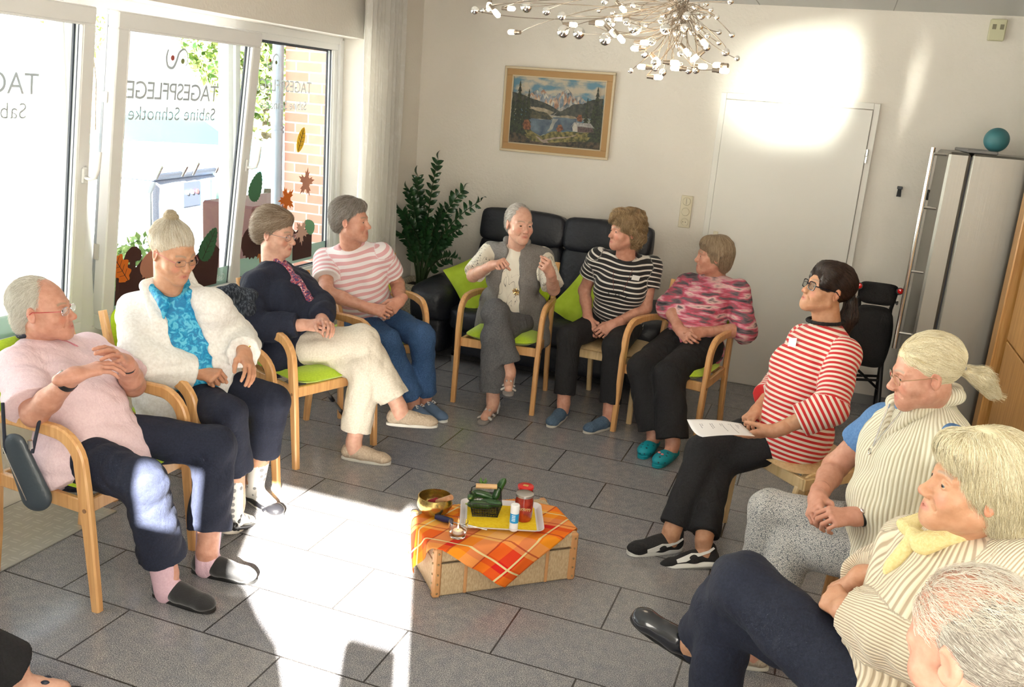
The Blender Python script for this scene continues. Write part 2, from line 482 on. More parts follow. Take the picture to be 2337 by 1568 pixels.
for x in (-2.4, -1.55, -.7, .15, 1.0): g.box((x, 2.95, ZC-.0005), (.006, 7.5, .003))
for y in (1, 2.2, 3.4, 4.6, 5.8): g.box((-.6, y, ZC-.0005), (5.4, .006, .003))
struct(g, 'trim_1', mat('joint_grey', (.40, .40, .39), .8))
wr = MB(); wr.box((1.68, 2.95, 1.35), (.1, 7.6, 2.9)); struct(wr, 'wall_right', M_WALL)
wf = MB()                                                   # front wall behind the camera: open door lets the sun in; added post and stepped panels shape its patch
wf.box((-2.05, -.85, 1.35), (2.74, .16, 2.9)).box((1.08, -.85, 1.35), (1.28, .16, 2.9)).box((-.15, -.85, 2.58), (1.06, .16, .56)).box((-.43, -.85, 1.15), (.11, .08, 2.3)).box((.265, -.85, .88), (.19, .06, 1.76)).prism([(-.39, 0), (-.02, 0), (-.02, 1.56), (-.10, 1.68), (-.20, 1.74), (-.30, 1.82), (-.39, 1.85)], .06, (0, -.82, 0), Matrix.Rotation(PI/2, 3, 'X')).box((-.58, -.85, 1.0), (.22, .08, 2.0))
struct(wf, 'wall_front_sun_blockers', M_WALL)
sill = MB(); sill.box((XL-.10, 2.65, ZB+.012), (.29, 6.4, .025), b=.004); struct(sill, 'trim_2', M_PVC)
struct(MB().box((-.30, YB-.006, .035), (.01, .012, .07)).box((-2.06, YB-.006, .035), (2.28, .012, .07)).box((.9, YB-.006, .035), (1.4, .012, .07)), 'baseboard_back', mat('base_stone', (.3, .3, .3), .5))
# ---------------------------------------------------------------- windows
def frame_ring(mb, y0, y1, z0, z1, w, x, d, b=.004):
    mb.box((x, (y0+y1)/2, z0+w/2), (d, y1-y0, w), b=b); mb.box((x, (y0+y1)/2, z1-w/2), (d, y1-y0, w), b=b)
    mb.box((x, y0+w/2, (z0+z1)/2), (d, w, z1-z0-2*w), b=b); mb.box((x, y1-w/2, (z0+z1)/2), (d, w, z1-z0-2*w), b=b)
    return mb
TILT = {}
def window(n, y0, y1, tilt, handle):
    root = empty('window_%d' % n, (XF, (y0+y1)/2, .58)); root['kind'] = 'structure'
    fr = MB(); frame_ring(fr, -(y1-y0)/2, (y1-y0)/2, 0, 1.60, .05, 0, .07); fr.build('window_frame', M_PVC, root)
    h = (y1-y0)/2-.025
    sash = MB()
    if tilt:
        frame_ring(sash, -h, h, 0, 1.545, .075, 0, .065, .006); frame_ring(sash, -h+.07, h-.07, .07, 1.475, .012, .022, .02, .004)
    else: frame_ring(sash, -h, h, 0, 1.55, .035, 0, .05)
    T = Matrix.Translation((.045 if tilt else 0, 0, .035)) @ Matrix.Rotation(math.radians(6.6 if tilt else 0), 4, 'Y')
    TILT[n] = Matrix.Translation((XF, (y0+y1)/2, .58)) @ T
    w = .075 if tilt else .035
    so = sash.build('sash', M_PVC, root); so.matrix_local = T
    sl = MB(); frame_ring(sl, -h+w-.004, h-w+.004, w-.004, 1.545-w+.004, .006, .010, .012, 0); frame_ring(sl, -h+w-.002, h-w+.002, w-.002, 1.545-w+.002, .012, -.016, .01, 0)
    sl.build('rubber_seal', M_SEAL, so)
    MB().box((0, 0, 1.545/2), (.006, 2*(h-w)+.01, 1.545-2*w+.01)).build('glass_pane', M_GLASS, so)
    if tilt:
        e = MB(); e.box((-.034, 0, 1.545/2), (.008, 2*h-.01, 1.53)); 
        e = MB()
        for sy in (-1, 1): e.box((-.038, sy*(h-.008), .77), (.014, .012, 1.5))
        e.box((-.038, 0, 1.537), (.014, 2*h-.02, .012)); e.build('seal_edge', M_ALU, so)
        for sy in (-1, 1): MB().box((-.02, sy*(h+.004), 1.15), (.03, .006, .05)).box((-.02, sy*(h+.004), .4), (.03, .006, .08)).build('latch', M_METAL, so)
    if handle:
        hd = MB(); hd.box((.040, h-.038, .80), (.014, .032, .075), b=.006)
        hd.tube([(.045, h-.038, .79), (.075, h-.038, .79), (.095, h-.030, .80), (.10, h-.02, .84), (.10, h-.012, .92)], [.009, .009, .010, .010, .008], 10)
        hd.build('handle', M_PVC, so, smooth=True)
    return root
window(1, 2.20, 3.40, True, True); window(2, 3.48, 4.64, True, True); window(3, 4.66, 5.82, False, False); window(4, .98, 2.16, False, False); window(5, -.52, .94, False, False)
mu = MB(); mu.box((XF+.0, .96, 1.38), (.09, .05, 1.64), b=.004).box((XF+.0, 3.44, 1.38), (.09, .085, 1.64), b=.004).box((XF+.0, 2.18, 1.38), (.09, .05, 1.64), b=.004).box((XF, 2.65, 2.195), (.10, 6.4, .05)).box((XF+.01, 5.84, 1.38), (.09, .05, 1.64)); struct(mu, 'trim_3', M_PVC)
# dusty slab tread plate in the floor by the window
def m_tread():
    b = NB('tread_plate'); t = b.new('ShaderNodeTexCoord'); 
    sxyz = b.new('ShaderNodeSeparateXYZ'); b.lk(t.outputs['Object'], sxyz.inputs[0])
    u = b.math('MULTIPLY', sxyz.outputs[0], 18); v = b.math('MULTIPLY', sxyz.outputs[1], 18)
    fu = b.math('SUBTRACT', b.math('FRACT', u), .5); fv = b.math('SUBTRACT', b.math('FRACT', v), .5)
    par = b.math('MODULO', b.math('ADD', b.math('FLOOR', u), b.math('FLOOR', v)), 2)
    par = b.math('ABSOLUTE', par)
    def bars(a, c):
        d1 = b.math('ADD', b.math('POWER', b.math('DIVIDE', b.math('SUBTRACT', b.math('ABSOLUTE', a), .15), .09), 2), b.math('POWER', b.math('DIVIDE', c, .38), 2))
        return b.math('LESS_THAN', d1, 1)
    hh = b.math('ADD', b.math('MULTIPLY', bars(fu, fv), par), b.math('MULTIPLY', bars(fv, fu), b.math('SUBTRACT', 1, par)))
    b.base(b.mix(hh, (.62, .62, .60), (.74, .74, .72))); b.set(Metallic=.85, Roughness=.3); b.bump(hh, .8, .003); return b.m
struct(MB().box((-2.98, 2.62, .003), (.42, .62, .006), b=.002), 'trim_4', m_tread())
# ---------------------------------------------------------------- door in the back wall
dr = empty('door_1', (-.35, YB, 0)); dr['kind'] = 'structure'
f = MB(); f.box((-.505, -.012, 1.03), (.04, .03, 2.068), b=.003).box((.505, -.012, 1.03), (.04, .03, 2.068), b=.003).box((0, -.012, 2.045), (.970, .028, .042), b=.003)
f.build('door_frame', M_DOOR, dr)
MB().box((0, -.018, 1.01), (.965, .04, 2.018), b=.003).build('door_leaf', M_DOOR, dr)
MB().box((.0, -.004, 1.01), (.985, .01, 2.02)).build('seal', mat('door_shadow_gap', (.35, .33, .29), .8), dr)
hg = MB()
for z in (1.72, .25): hg.tube([(.492, -.045, z-.045), (.492, -.045, z-.003)], .010, 10).tube([(.492, -.045, z+.003), (.492, -.045, z+.045)], .010, 10)
hg.build('hinge', M_METAL, dr, smooth=True)
hd = MB(); hd.box((-.43, -.042, 1.0), (.035, .008, .20), b=.004).tube([(-.43, -.045, 1.05), (-.43, -.085, 1.05), (-.40, -.095, 1.05), (-.31, -.09, 1.048)], [.010, .010, .010, .008], 10)
hd.build('door_handle', mat('cream_plastic', (.74, .69, .55), .35), dr, smooth=True)
# ---------------------------------------------------------------- curtain
def curtain():
    vs = []; fs = []; nz, ns = 40, 170; L = .54
    for j in range(nz+1):
        z = .06+(2.62-.06)*j/nz; k = .75+.25*j/nz
        for i in range(ns+1):
            s = i/ns; y = 5.60+L*s+.012*math.sin(j*.3)*(1-k)
            x = -3.09+.030*math.sin(s*2*PI*8.5+.35*math.sin(j*.16))+.014*math.sin(s*2*PI*19+1+j*.05)
            vs.append((x, y, z))
    for j in range(nz):
        for i in range(ns): a = j*(ns+1)+i; fs.append((a, a+1, a+ns+2, a+ns+1))
    b = NB('sheer_curtain'); v = b.obj(); p = b.p
    wv = b.noise(9, b.obj((1, 1, .5)), 2, .8); leaf = b.ramp(wv, [(.50, (.0,)*3), (.53, (1,)*3), (.56, (0,)*3)])
    b.base(b.mix(leaf, (.84, .82, .78), (.93, .92, .90))); b.set(Roughness=.9)
    tl = b.new('ShaderNodeBsdfTranslucent'); tl.inputs[0].default_value = (.9, .88, .84, 1); ms = b.new('ShaderNodeMixShader'); ms.inputs[0].default_value = .5
    b.lk(p.outputs[0], ms.inputs[1]); b.lk(tl.outputs[0], ms.inputs[2]); b.lk(ms.outputs[0], b.n['Material Output'].inputs[0])
    o = mesh_obj('curtain', vs, fs, b.m, None); tag(o, 'sheer off-white curtain with leaf pattern hanging beside the window in the corner', 'curtain')
    md = o.modifiers.new('s', 'SOLIDIFY'); md.thickness = .0015
    r = MB(); r.box((-3.09, 3.6, 2.632), (.05, 5.6, .03)); return r
struct(curtain(), 'trim_5', M_PVC)
# ---------------------------------------------------------------- chairs
def m_wood(name, c1, c2, c3, axis=2):
    b = NB(name); st = [1, 1, 1]; st[axis] = .06
    v = b.obj(tuple(st)); n = b.noise(60, v, 4, .6); n2 = b.noise(9, v, 2)
    c = b.ramp(n, [(.3, c1), (.55, c2), (.75, c3)]); b.base(b.mix(b.math('MULTIPLY', n2, .35), c, c1)); b.set(Roughness=.38, Coat_Weight=.25); b.p.inputs['Coat Roughness'].default_value = .25
    return b.m
M_BEECH = m_wood('beech_wood', (.58, .29, .105), (.71, .40, .16), (.79, .48, .22))
M_BIRCH = m_wood('birch_wood', (.60, .42, .20), (.74, .55, .30), (.80, .62, .37))
M_LIME = mat('lime_fabric', (.42, .62, .01), .85, col2=(.50, .70, .02), scale=120, bump=.25, bscale=500, sheen=.3)
M_GREYFAB = mat('grey_fabric', (.09, .095, .10), .9, bump=.2, bscale=400)
def cushion(mb, w0, w1, d, th, z, y0, tiltx=0, n=14):
    """rounded pad, width w0 at front (y0) to w1 at back"""
    vs = []; fs = []
    def P(u, v, s):
        # superellipse outline
        a = max(abs(u), abs(v)); 
        r = (abs(u)**5+abs(v)**5)**(1/5); k = 1 if r < 1e-9 else a/r
        x, y = u*k, v*k
        w = w0+(w1-w0)*(y+1)/2; e = 1-max(abs(x), abs(y))**4 if False else 1-(min(1, r*k))**6
        return (x*w/2, y0+(y+1)/2*d, z+s*th/2*(max(0, e)**.5)+(.3*th*(1-max(abs(x), abs(y))**2) if s > 0 else 0))
    for s in (1, -1):
        o = len(vs)
        for j in range(n+1):
            for i in range(n+1): vs.append(P(-1+2*i/n, -1+2*j/n, s))
        for j in range(n):
            for i in range(n):
                q = (o+j*(n+1)+i, o+j*(n+1)+i+1, o+(j+1)*(n+1)+i+1, o+(j+1)*(n+1)+i); fs.append(q if s > 0 else q[::-1])
    return mb.add(vs, fs)
def side_path(sx):
    fx, bx = .262*sx, .222*sx
    pts = [(fx, -.262, 0), (fx, -.255, .12), (fx, -.243, .30), (fx*1.01, -.232, .46), (fx*1.01, -.222, .55)]
    for i in range(1, 7):
        a = (i/6)*math.radians(80); pts.append((fx*1.01, -.222+.115*(1-math.cos(a)), .55+.115*math.sin(a)))
    e = pts[-1]; pts += [(fx*1.0, -.03, .668), (fx*.97, .08, .664), (fx*.93, .17, .655), (bx*1.02, .222, .642)]
    hs = [.036, .040, .046, .052, .052]+[.050]*6+[.044, .040, .038, .036]
    return pts, hs
def build_armchair(wood, fab, arms=True):
    root = empty('armchair' if arms else 'stool')
    if arms:
        for sx in (-1, 1):
            pts, hs = side_path(sx)
            MB().sweep(pts, .030, hs, (1, 0, 0), .006).build('armrest', wood, root, smooth=True)
            MB().tube([(sx*.279, -.240, .395), (sx*.2815, -.240, .395)], .008, 10).build('dowel_cap', mat('dowel', (.25, .13, .06), .5), root)
    else:
        for sx in (-1, 1):
            pts = [(sx*.215, -.235, 0), (sx*.215, -.225, .2), (sx*.215, -.215, .34)]
            pts += [(sx*.215, -.215+.08*(1-math.cos(a)), .34+.08*math.sin(a)) for a in [i*PI/12 for i in range(1, 7)]]+[(sx*.2, .05, .421), (sx*.2, .2, .415)]
            MB().sweep(pts, .032, [.034, .038, .042]+[.038]*6+[.032, .03], (1, 0, 0), .006).build('front_leg', wood, root, smooth=True)
    for sx in (-1, 1):
        x = .218*sx
        MB().sweep([(x, .275, 0), (x, .250, .18), (x, .232, .40), (x, .236, .56), (x, .262, .72), (x, .300, .885)][:None if arms else 3], .030, [.034, .042, .048, .046, .040, .032][:None if arms else 3], (1, 0, 0), .006).build('rear_leg', wood, root, smooth=True)
    fr = MB(); fr.box((0, -.215, .392), (.49, .024, .055), b=.004).box((0, .215, .392), (.42, .024, .055), b=.004)
    for sx in (-1, 1): fr.sweep([(sx*.245, -.22, .392), (sx*.21, .22, .392)], .022, .055, (1, 0, 0), .004)
    fr.build('seat_frame', wood, root)
    cushion(MB(), .475, .43, .475, .055 if arms else .02, .447 if arms else .432, -.262).build('seat_pad', fab, root, smooth=True)
    if not arms: return root
    bk = MB(); bk.T = Matrix.Translation((0, .262, .745)) @ Matrix.Rotation(math.radians(-12), 4, 'X') @ Matrix.Rotation(math.radians(90), 4, 'X')
    cushion(bk, .395, .395, .30, .045, 0, -.15); bk.T = None
    bk.build('backrest', fab, root, smooth=True)
    MB().sweep([(-.21, .245, .62), (0, .256, .62), (.21, .245, .62)], .03, .02, (0, 0, 1), .004).build('back_rail', wood, root)
    return root
CH = build_armchair(M_BEECH, M_LIME); CS = build_armchair(M_BIRCH, M_BIRCH, False)
def place(proto, x, y, ang, label, first):
    o = proto if first else copy_tree(proto)
    o.location = (x, y, 0); o.rotation_euler = (0, 0, math.radians(ang+90))         # ang = facing direction, degrees from +X
    tag(o, label, 'stool' if 'stool' in label else 'chair'); return o
CHAIRS = [(-2.53, 2.55, 0, 'beech armchair with lime seat under the person in the pink polo shirt'),
 (-2.58, 3.22, -2, 'beech armchair with lime back behind the person in the white jacket'),
 (-2.52, 4.06, -20, 'beech armchair with lime seat under the person in cream trousers'),
 (-2.56, 4.86, -44, 'beech armchair with lime back holding the person in the pink striped t-shirt'),
 (-1.86, 5.41, -86, 'beech armchair in front of the sofa, under the person in the grey waistcoat'),
 (-.74, 5.36, -103, 'beech armchair with lime seat in front of the white door'),
 (.48, 3.15, 184, 'beech armchair under the person in the cream ribbed sleeveless pullover'),
 (.46, 2.12, 172, 'beech armchair with lime seat under the person in the beige ribbed cardigan'),
 (.44, 1.32, 158, 'beech armchair under the short-haired person in the near right corner')]
for i, (x, y, a, l) in enumerate(CHAIRS): place(CH, x, y, a, l, i == 0)['group'] = 'beech armchairs in the circle'
place(CS, -1.20, 5.60, -93, 'pale birch stool under the person in the black and white striped top', True)
place(CS, .05, 4.22, -136, 'pale birch stool under the person in the red and white striped top', False)
# ---------------------------------------------------------------- people
NOISE_SEED = [0]
def m_skin(name, a, b_, lip=(.50, .17, .14)):
    b = NB(name); v = b.obj(); n = b.noise(45, v, 4)
    c = b.ramp(n, [(.3, a), (.7, b_)])
    c = b.mix(b.math('MULTIPLY', b.attr('red'), .55), c, (.62, .22, .15)); c = b.mix(b.math('MULTIPLY', b.attr('lip'), .75), c, lip)
    c = b.mix(b.math('MULTIPLY', b.attr('brow'), .8), c, (.30, .22, .16)); b.base(c)
    b.set(Roughness=.5, Subsurface_Weight=.12); b.p.inputs['Subsurface Radius'].default_value = (.012, .005, .003)
    b.bump(b.math('ADD', b.noise(220, v, 4), b.noise(60, b.obj((1, 1, 2.2)), 3)), .28, .002); return b.m
SK1 = m_skin('skin_fair', (.56, .30, .215), (.66, .39, .29)); SK2 = m_skin('skin_ruddy', (.50, .235, .16), (.61, .32, .23)); SK3 = m_skin('skin_tan', (.47, .235, .13), (.57, .31, .19))
def m_hair(name, c1, c2, c3):
    b = NB(name); r = b.attr('rnd'); c = b.ramp(r, [(0, c1), (.5, c2), (1, c3)]); b.base(c); b.set(Roughness=.42, Specular_IOR_Level=.4)
    b.bump(b.noise(160, b.obj((1, 1, .25)), 3), .6, .003)
    return b.m
M_EYE = mat('eye_white', (.72, .68, .64), .15); M_IRIS = mat('iris', (.10, .13, .14), .1); M_PUP = mat('pupil', (.005, .005, .005), .05)
class Fr:                                                     # local frame -> world
    def __init__(s, o, x, y, z, sc=1): s.o = np.asarray(o, float); s.R = np.stack([unit(x), unit(y), unit(z)], 1); s.s = sc
    def p(s, *a): return s.o+s.R@(np.array(a, float)*s.s)
    def pts(s, A): return s.o+(np.asarray(A, float)*s.s)@s.R.T
    def inv(s, P): return ((P-s.o)@s.R)/s.s
    def M4(s):
        M = Matrix.Identity(4)
        for i in range(3):
            for j in range(3): M[i][j] = s.R[i, j]*s.s
            M[i][3] = s.o[i]
        return M
def frame_yz(o, y, z, sc=1):
    y = unit(y); z = unit(np.asarray(z, float)-y*np.dot(z, y)); return Fr(o, np.cross(y, z), y, z, sc)
def head_groups(H, neck, jaw=1, nose=1, neckr=.052, fat=1):
    s = H.s; C_ = lambda a, b, ra, rb, k=.02, sq=None: Cone(H.p(*a), H.p(*b), ra*s, rb*s, k*s, sq)
    E_ = lambda c, r, k=.02: Ell(H.p(*c), np.array(r)*s, H.R, k*s)
    g = [E_((0, -.018, .035), (.073, .093, .083), .02), E_((0, .022, -.022), (.060*fat, .064, .086), .035),
         C_((-.045*jaw*fat, .0, -.055), (-.012, .066, -.090), .022, .020, .03), C_((.045*jaw*fat, .0, -.055), (.012, .066, -.090), .022, .020, .03),
         E_((0, .0745, -.096), (.021, .018, .018), .02), E_((0, .064, -.062), (.036, .0265, .034), .03)]
    for x in (-1, 1):
        g += [E_((x*.040*fat, .056, -.030), (.026, .024, .024), .025), C_((x*.012, .082, .020), (x*.046, .066, .018), .009, .008, .016)]
    g += [C_((0, .078, .016), (0, .098*nose, -.026), .0080, .0105, .014), E_((0, .1005*nose, -.031), (.0125, .0115, .0105), .010)]
    for x in (-1, 1): g.append(E_((x*.0125, .098, -.036), (.0085, .011, .0075), .008))
    g += [C_((-.024, .0785, -.0628), (0, .0900, -.0590), .0040, .0062, .004), C_((.024, .0785, -.0628), (0, .0900, -.0590), .0040, .0062, .004),
          C_((-.020, .0795, -.0690), (0, .0895, -.0718), .0042, .0066, .004), C_((.020, .0795, -.0690), (0, .0895, -.0718), .0042, .0066, .004)]
    lids = []
    for x in (-1, 1):                                          # eyelid bulge, ear
        lids.append(E_((x*.031, .0695, .0002), (.0172, .0158, .0142), .003))
        g += [Ell(H.p(x*.077, -.012, -.008), np.array((.008, .019, .031))*s, H.R@np.array(Matrix.Rotation(-x*.35, 3, 'Z') @ Matrix.Rotation(.2, 3, 'X')), .008*s)]
    sub = [C_((-.025, .0850, -.0655), (0, .0965, -.0648), .0013, .0018, .003), C_((.025, .0850, -.0655), (0, .0965, -.0648), .0013, .0018, .003)]
    for x in (-1, 1):
        sub += [E_((x*.030, .099, .004), (.019, .020, .0125), .014), C_((x*.018, .088, -.009), (x*.040, .084, -.011), .0012, .0012, .006),
                E_((x*.086, -.006, -.006), (.009, .011, .019), .006), C_((x*.019, .096, -.038), (x*.032, .080, -.060), .0012, .0012, .009),
                E_((x*.006, .104, -.043), (.0035, .006, .0035), .003)]
    # subtraction happens before the eyelids are raised again, so add them as a second group
    head = Group(g, sub=sub, k=.012*s); lidg = Group(lids, sub=[E_((x*.031, .0875, -.0010), (.0138, .010, .0034), .0012) for x in (-1, 1)], k=.003*s)
    nb = np.asarray(neck, float)
    top = H.p(0, -.022, -.055)
    ng = Group([Cone(top, nb, neckr*s*.98, neckr*1.12, .02), Cone(H.p(0, .02, -.075), nb+(H.p(0, .03, 0)-H.o), .030*s, .040, .03)], k=.022)
    return [head, lidg, ng]
def head_attrs(H, v):
    q = H.inv(v)
    lip = ((q[:, 0]/.024)**2+((q[:, 2]+.0655)/.0105)**2 < 1) & (q[:, 1] > .076)
    lip = np.where((q[:, 1] > .07), np.clip(1.4-((q[:, 0]/.023)**2+((q[:, 2]+.0655)/.0095)**2), 0, 1), 0)
    ax = np.abs(q[:, 0]); bz = .0235+.004*np.sin((ax-.012)/.036*PI)
    brow = np.where((q[:, 1] > .055) & (ax > .011) & (ax < .05), np.clip(1.3-np.abs(q[:, 2]-bz)/.0045, 0, 1), 0)
    red = np.clip(1-(((ax-.042)/.022)**2+((q[:, 2]+.032)/.022)**2), 0, 1)*(q[:, 1] > .03)
    red = red+np.clip(1-((q[:, 0]/.014)**2+((q[:, 2]+.034)/.016)**2), 0, 1)*(q[:, 1] > .09)+.5*(ax > .074)*(np.abs(q[:, 2]+.005) < .04)
    nearh = np.linalg.norm(q, axis=1) < .16
    return {'lip': lip*nearh, 'brow': brow*nearh, 'red': np.clip(red, 0, 1)*nearh}
CURL = {'relaxed': (25, 32, 20, 12), 'clasp': (42, 55, 30, 25), 'fist': (78, 92, 55, 35), 'flat': (6, 10, 6, 5), 'grip': (50, 45, 30, 30), 'drape': (18, 22, 14, 8)}
def hand_group(w, d, back, right, pose='relaxed', sc=1, spread=1.0):
    y = unit(d); z = unit(np.asarray(back)-y*np.dot(back, y)); x = np.cross(z, y) if right else np.cross(y, z)
    # x points to the thumb side
    o = np.asarray(w, float); R = np.stack([x, y, z], 1); P = lambda *a: o+R@(np.array(a)*sc)
    c1, c2, c3, th = CURL[pose]; pr = []
    kn = [(.031, .086, .002), (.011, .090, .005), (-.010, .086, .004), (-.028, .078, 0)]
    ln = [(.041, .025, .020), (.046, .029, .021), (.042, .027, .021), (.033, .020, .018)]; rr = [.0088, .0090, .0085, .0076]
    for i in range(4):
        k0 = kn[i]; pr.append(Cone(P(k0[0]*.5, .012, 0), P(k0[0], k0[1], k0[2]-.002), .0135*sc, .0108*sc, .016*sc))
    pr.append(Cone(P(0, -.045, 0), P(0, .015, 0), .0245*sc, .0215*sc, .02*sc, sq=(z, .78)))
    pr.append(Cone(P(.02, .02, -.008), P(.015, .07, -.008), .013*sc, .010*sc, .012*sc))
    for i in range(4):
        p = np.array(kn[i], float); a = 0; yaw = math.radians((-6+4.*i)*-spread*.8)
        for j, (L, cu) in enumerate(zip(ln[i], (c1, c2, c3))):
            a += math.radians(cu*(1+.07*(i-1)))
            dv = np.array([-math.sin(yaw)*math.cos(a)*-1, math.cos(yaw)*math.cos(a), -math.sin(a)]); q = p+dv*L
            r0 = rr[i]*(1-.09*j); pr.append(Cone(P(*p), P(*q), r0*sc, r0*.90*sc, .0030*sc)); p = q
    t0 = np.array([.016, .016, -.006]); a = math.radians(th)
    t1 = t0+.046*unit([.62, .72, -.28-.4*a]); t2 = t1+.034*unit([.30-.6*a, .86, -.25-.9*a]); t3 = t2+.027*unit([.10-.9*a, .9, -.25-1.1*a])
    pr += [Cone(P(*t0), P(*t1), .0155*sc, .0115*sc, .018*sc), Cone(P(*t1), P(*t2), .0108*sc, .0100*sc, .006*sc), Cone(P(*t2), P(*t3), .0102*sc, .0080*sc, .004*sc)]
    return Group(pr, k=.004), Fr(o, x, y, z, sc)
def merge(parts):
    """join (verts, quads, attrs) into one"""
    vs, qs, n, at = [], [], 0, {}
    keys = set(k for p in parts for k in p[2])
    for v, q, a in parts:
        vs.append(v); qs.append(q+n); n += len(v)
        for k in keys: at.setdefault(k, []).append(np.asarray(a.get(k, np.zeros(len(v)))))
    return np.concatenate(vs), np.concatenate(qs), {k: np.concatenate(x) for k, x in at.items()}
class Person:
    def __init__(s, J, head, label, skin=SK1, group='people sitting in the circle', near=False, w=1, belly=1, bust=1, fat=1, hs=1, neckr=.05, nose=1, hand=None, handsc=1, legr=1, armr=1, has_eyes=True):
        s.J = {k: np.array(v, float) for k, v in J.items()}; J = s.J
        s.U = unit(J['neck']-J['pel']); lat = unit(J['shR']-J['shL'])+unit(J['hipR']-J['hipL'])
        s.Rt = unit(lat-s.U*np.dot(lat, s.U)); s.F = np.cross(s.U, s.Rt); s.w = w; s.belly = belly; s.bust = bust; s.skin = skin; s.near = near
        s.base = np.array([J['pel'][0], J['pel'][1], 0.]); s.root = empty('person', s.base, 0, label, 'person', group)
        y, p, r = [math.radians(a) for a in head]              # yaw of face, pitch up, roll
        f = V(math.cos(y)*math.cos(p), math.sin(y)*math.cos(p), math.sin(p)); up = V(0, 0, 1); rt = unit(np.cross(f, up)); up = np.cross(rt, f)
        rt, up = rt*math.cos(r)+up*math.sin(r), up*math.cos(r)-rt*math.sin(r)
        s.H = Fr(J['head'], rt, f, up, hs); s.fat = fat; s.nose = nose; s.neckr = neckr; s.hand = hand or {}; s.handsc = handsc; s.legr = legr; s.armr = armr
        s.hh = .0021 if near else .0026
        s.hf = {}
        s.make_body(has_eyes)
    def at(s, r, u, f): return s.J['pel']+s.Rt*r+s.U*u+s.F*f
    def torso(s, g=0, k=.04):
        """torso prims inflated by g"""
        J, w, U, F, Rt = s.J, s.w, s.U, s.F, s.Rt; R = np.stack([Rt, F, U], 1); L = np.linalg.norm(J['neck']-J['pel'])
        P = [Ell(s.at(0, .01, -.02), (.165*w+g, .125*s.belly**.5+g, .13+g), R, k), Ell(s.at(0, L*.32, .025*s.belly), (.142*w+g, .112*s.belly+g, .15+g), R, k),
             Ell(s.at(0, L*.66, -.0), (.148*w**.7+g, .108+g, .15+g), R, k), Ell(s.at(0, L*.82, -.02), (.125+g, .072+g, .070+g), R, k)]
        if s.bust:
            for x in (-1, 1): P.append(Ell(s.at(x*.072, L*.58, .075), (.068*s.bust+g, .060*s.bust+g, .068*s.bust+g), R, .045))
        for q in ('shR', 'shL'):
            P += [Cone(J['neck']-U*.026, J[q]-U*.022, .038+g, .036+g, .05), Cone(s.at(0, L*.72, 0), J[q]-U*.05, .07+g, .042+g, .05)]
        return P
    def arm(s, c, g=0, frac=1.0, ru=.047, re=.039, rw=.028, k=.02):
        J = s.J; sh, el, wr = J['sh'+c], J['el'+c], J['wr'+c]; a = s.armr
        P = [Cone(sh-s.U*.018, el, ru*a+g, re*a+g, k)]
        if frac > 0:
            m = el+(wr-el)*.35; P += [Cone(el, m, re*a+g, .037*a+g, k), Cone(m, wr, .037*a+g, rw+g, k)]
        return P
    def leg(s, c, g=0, k=.025, rt=.083, rk=.058, ra=.040, calf=.056):
        J = s.J; h, kn, an = J['hip'+c], J['kn'+c], J['an'+c]; l = s.legr; back = -s.F
        m = kn+(an-kn)*.33+unit(np.cross(np.cross(an-kn, kn-h), an-kn))*0
        return [Cone(h, kn, rt*l+g, rk*l**.6+g, k), Cone(kn, m, rk*l**.6+g, calf*l**.6+g, k), Cone(m, an, calf*l**.6+g, ra+g, k)]
    def foot_frame(s, c):
        J = s.J; d = J['toe'+c]-J['an'+c]; lat = np.cross(d, J['kn'+c]-J['an'+c]); lat = unit(lat)
        M = Matrix.Rotation(math.radians(22.5), 3, Vector(lat)); y = np.array(M @ Vector(unit(d)))
        if abs(y[2]) < .16: y[2] = 0; y = unit(y)
        z = np.cross(lat, y)
        if z[2] < 0 and abs(J['an'+c][2]-.1) < .05: z = -z
        if abs(y[2]) < 1e-6: z = V(0, 0, 1)
        o = J['an'+c]-z*.095
        if J['an'+c][2] < .15: o[2] = 0.0
        return frame_yz(o, y, z)
    def make_body(s, has_eyes):
        J = s.J; H = s.H; parts = []
        hg = head_groups(H, J['neck'], nose=s.nose, neckr=s.neckr, fat=s.fat)
        cutn = J['neck']+(H.o-J['neck'])*.06; nd = unit(H.o-J['neck'])
        hg2 = [hg[0], Group(hg[2].p, cuts=[(cutn, -nd)], k=.02), hg[1]]
        v, q, _ = sdf_mesh(hg2, s.hh); v = smooth_verts(v, q, 1, .35); parts.append((v, q, head_attrs(H, v)))
        tp = s.torso(-.014); tp.append(Cone(J['neck']-s.U*.06, J['neck']+nd*.03, .06, s.neckr*1.10, .03))
        ff = {c: s.foot_frame(c) for c in 'RL'}; s.ff = ff
        gs = [Group(tp, k=.03)]
        for c in 'RL':
            gs.append(Group(s.arm(c), k=.03)); gs.append(Group(s.leg(c), k=.03))
            f = ff[c]; gs.append(Group([Cone(f.p(0, -.005, .10), f.p(0, -.012, .04), .036, .030, .02), Cone(f.p(0, .0, .06), f.p(0, .13, .028), .033, .027, .02)], k=.02))
        v, q, _ = sdf_mesh(gs, .0075); v = smooth_verts(v, q, 1); parts.append((v, q, {}))
        for c in 'RL':
            ho = s.hand.get(c, {}); wr = J['wr'+c]; d = J['tip'+c]-wr
            back = ho.get('back'); back = V(*back) if back is not None else unit(V(0, 0, 1)+s.F*.4+s.Rt*(.35 if c == 'R' else -.35))
            hgp, hf = hand_group(wr, ho.get('dir', d) if 'dir' not in ho else V(*ho['dir']), back, c == 'R', ho.get('pose', 'clasp'), s.handsc)
            s.hf[c] = hf; fd = unit(wr-J['el'+c])
            fore = Group([Cone(wr-fd*.05, wr, .0305*s.armr, .0275, .02)], k=.02)
            hv, hq, _ = sdf_mesh([hgp, fore], .0021 if s.near else .0025); parts.append((hv, hq, {'red': np.full(len(hv), .22)}))
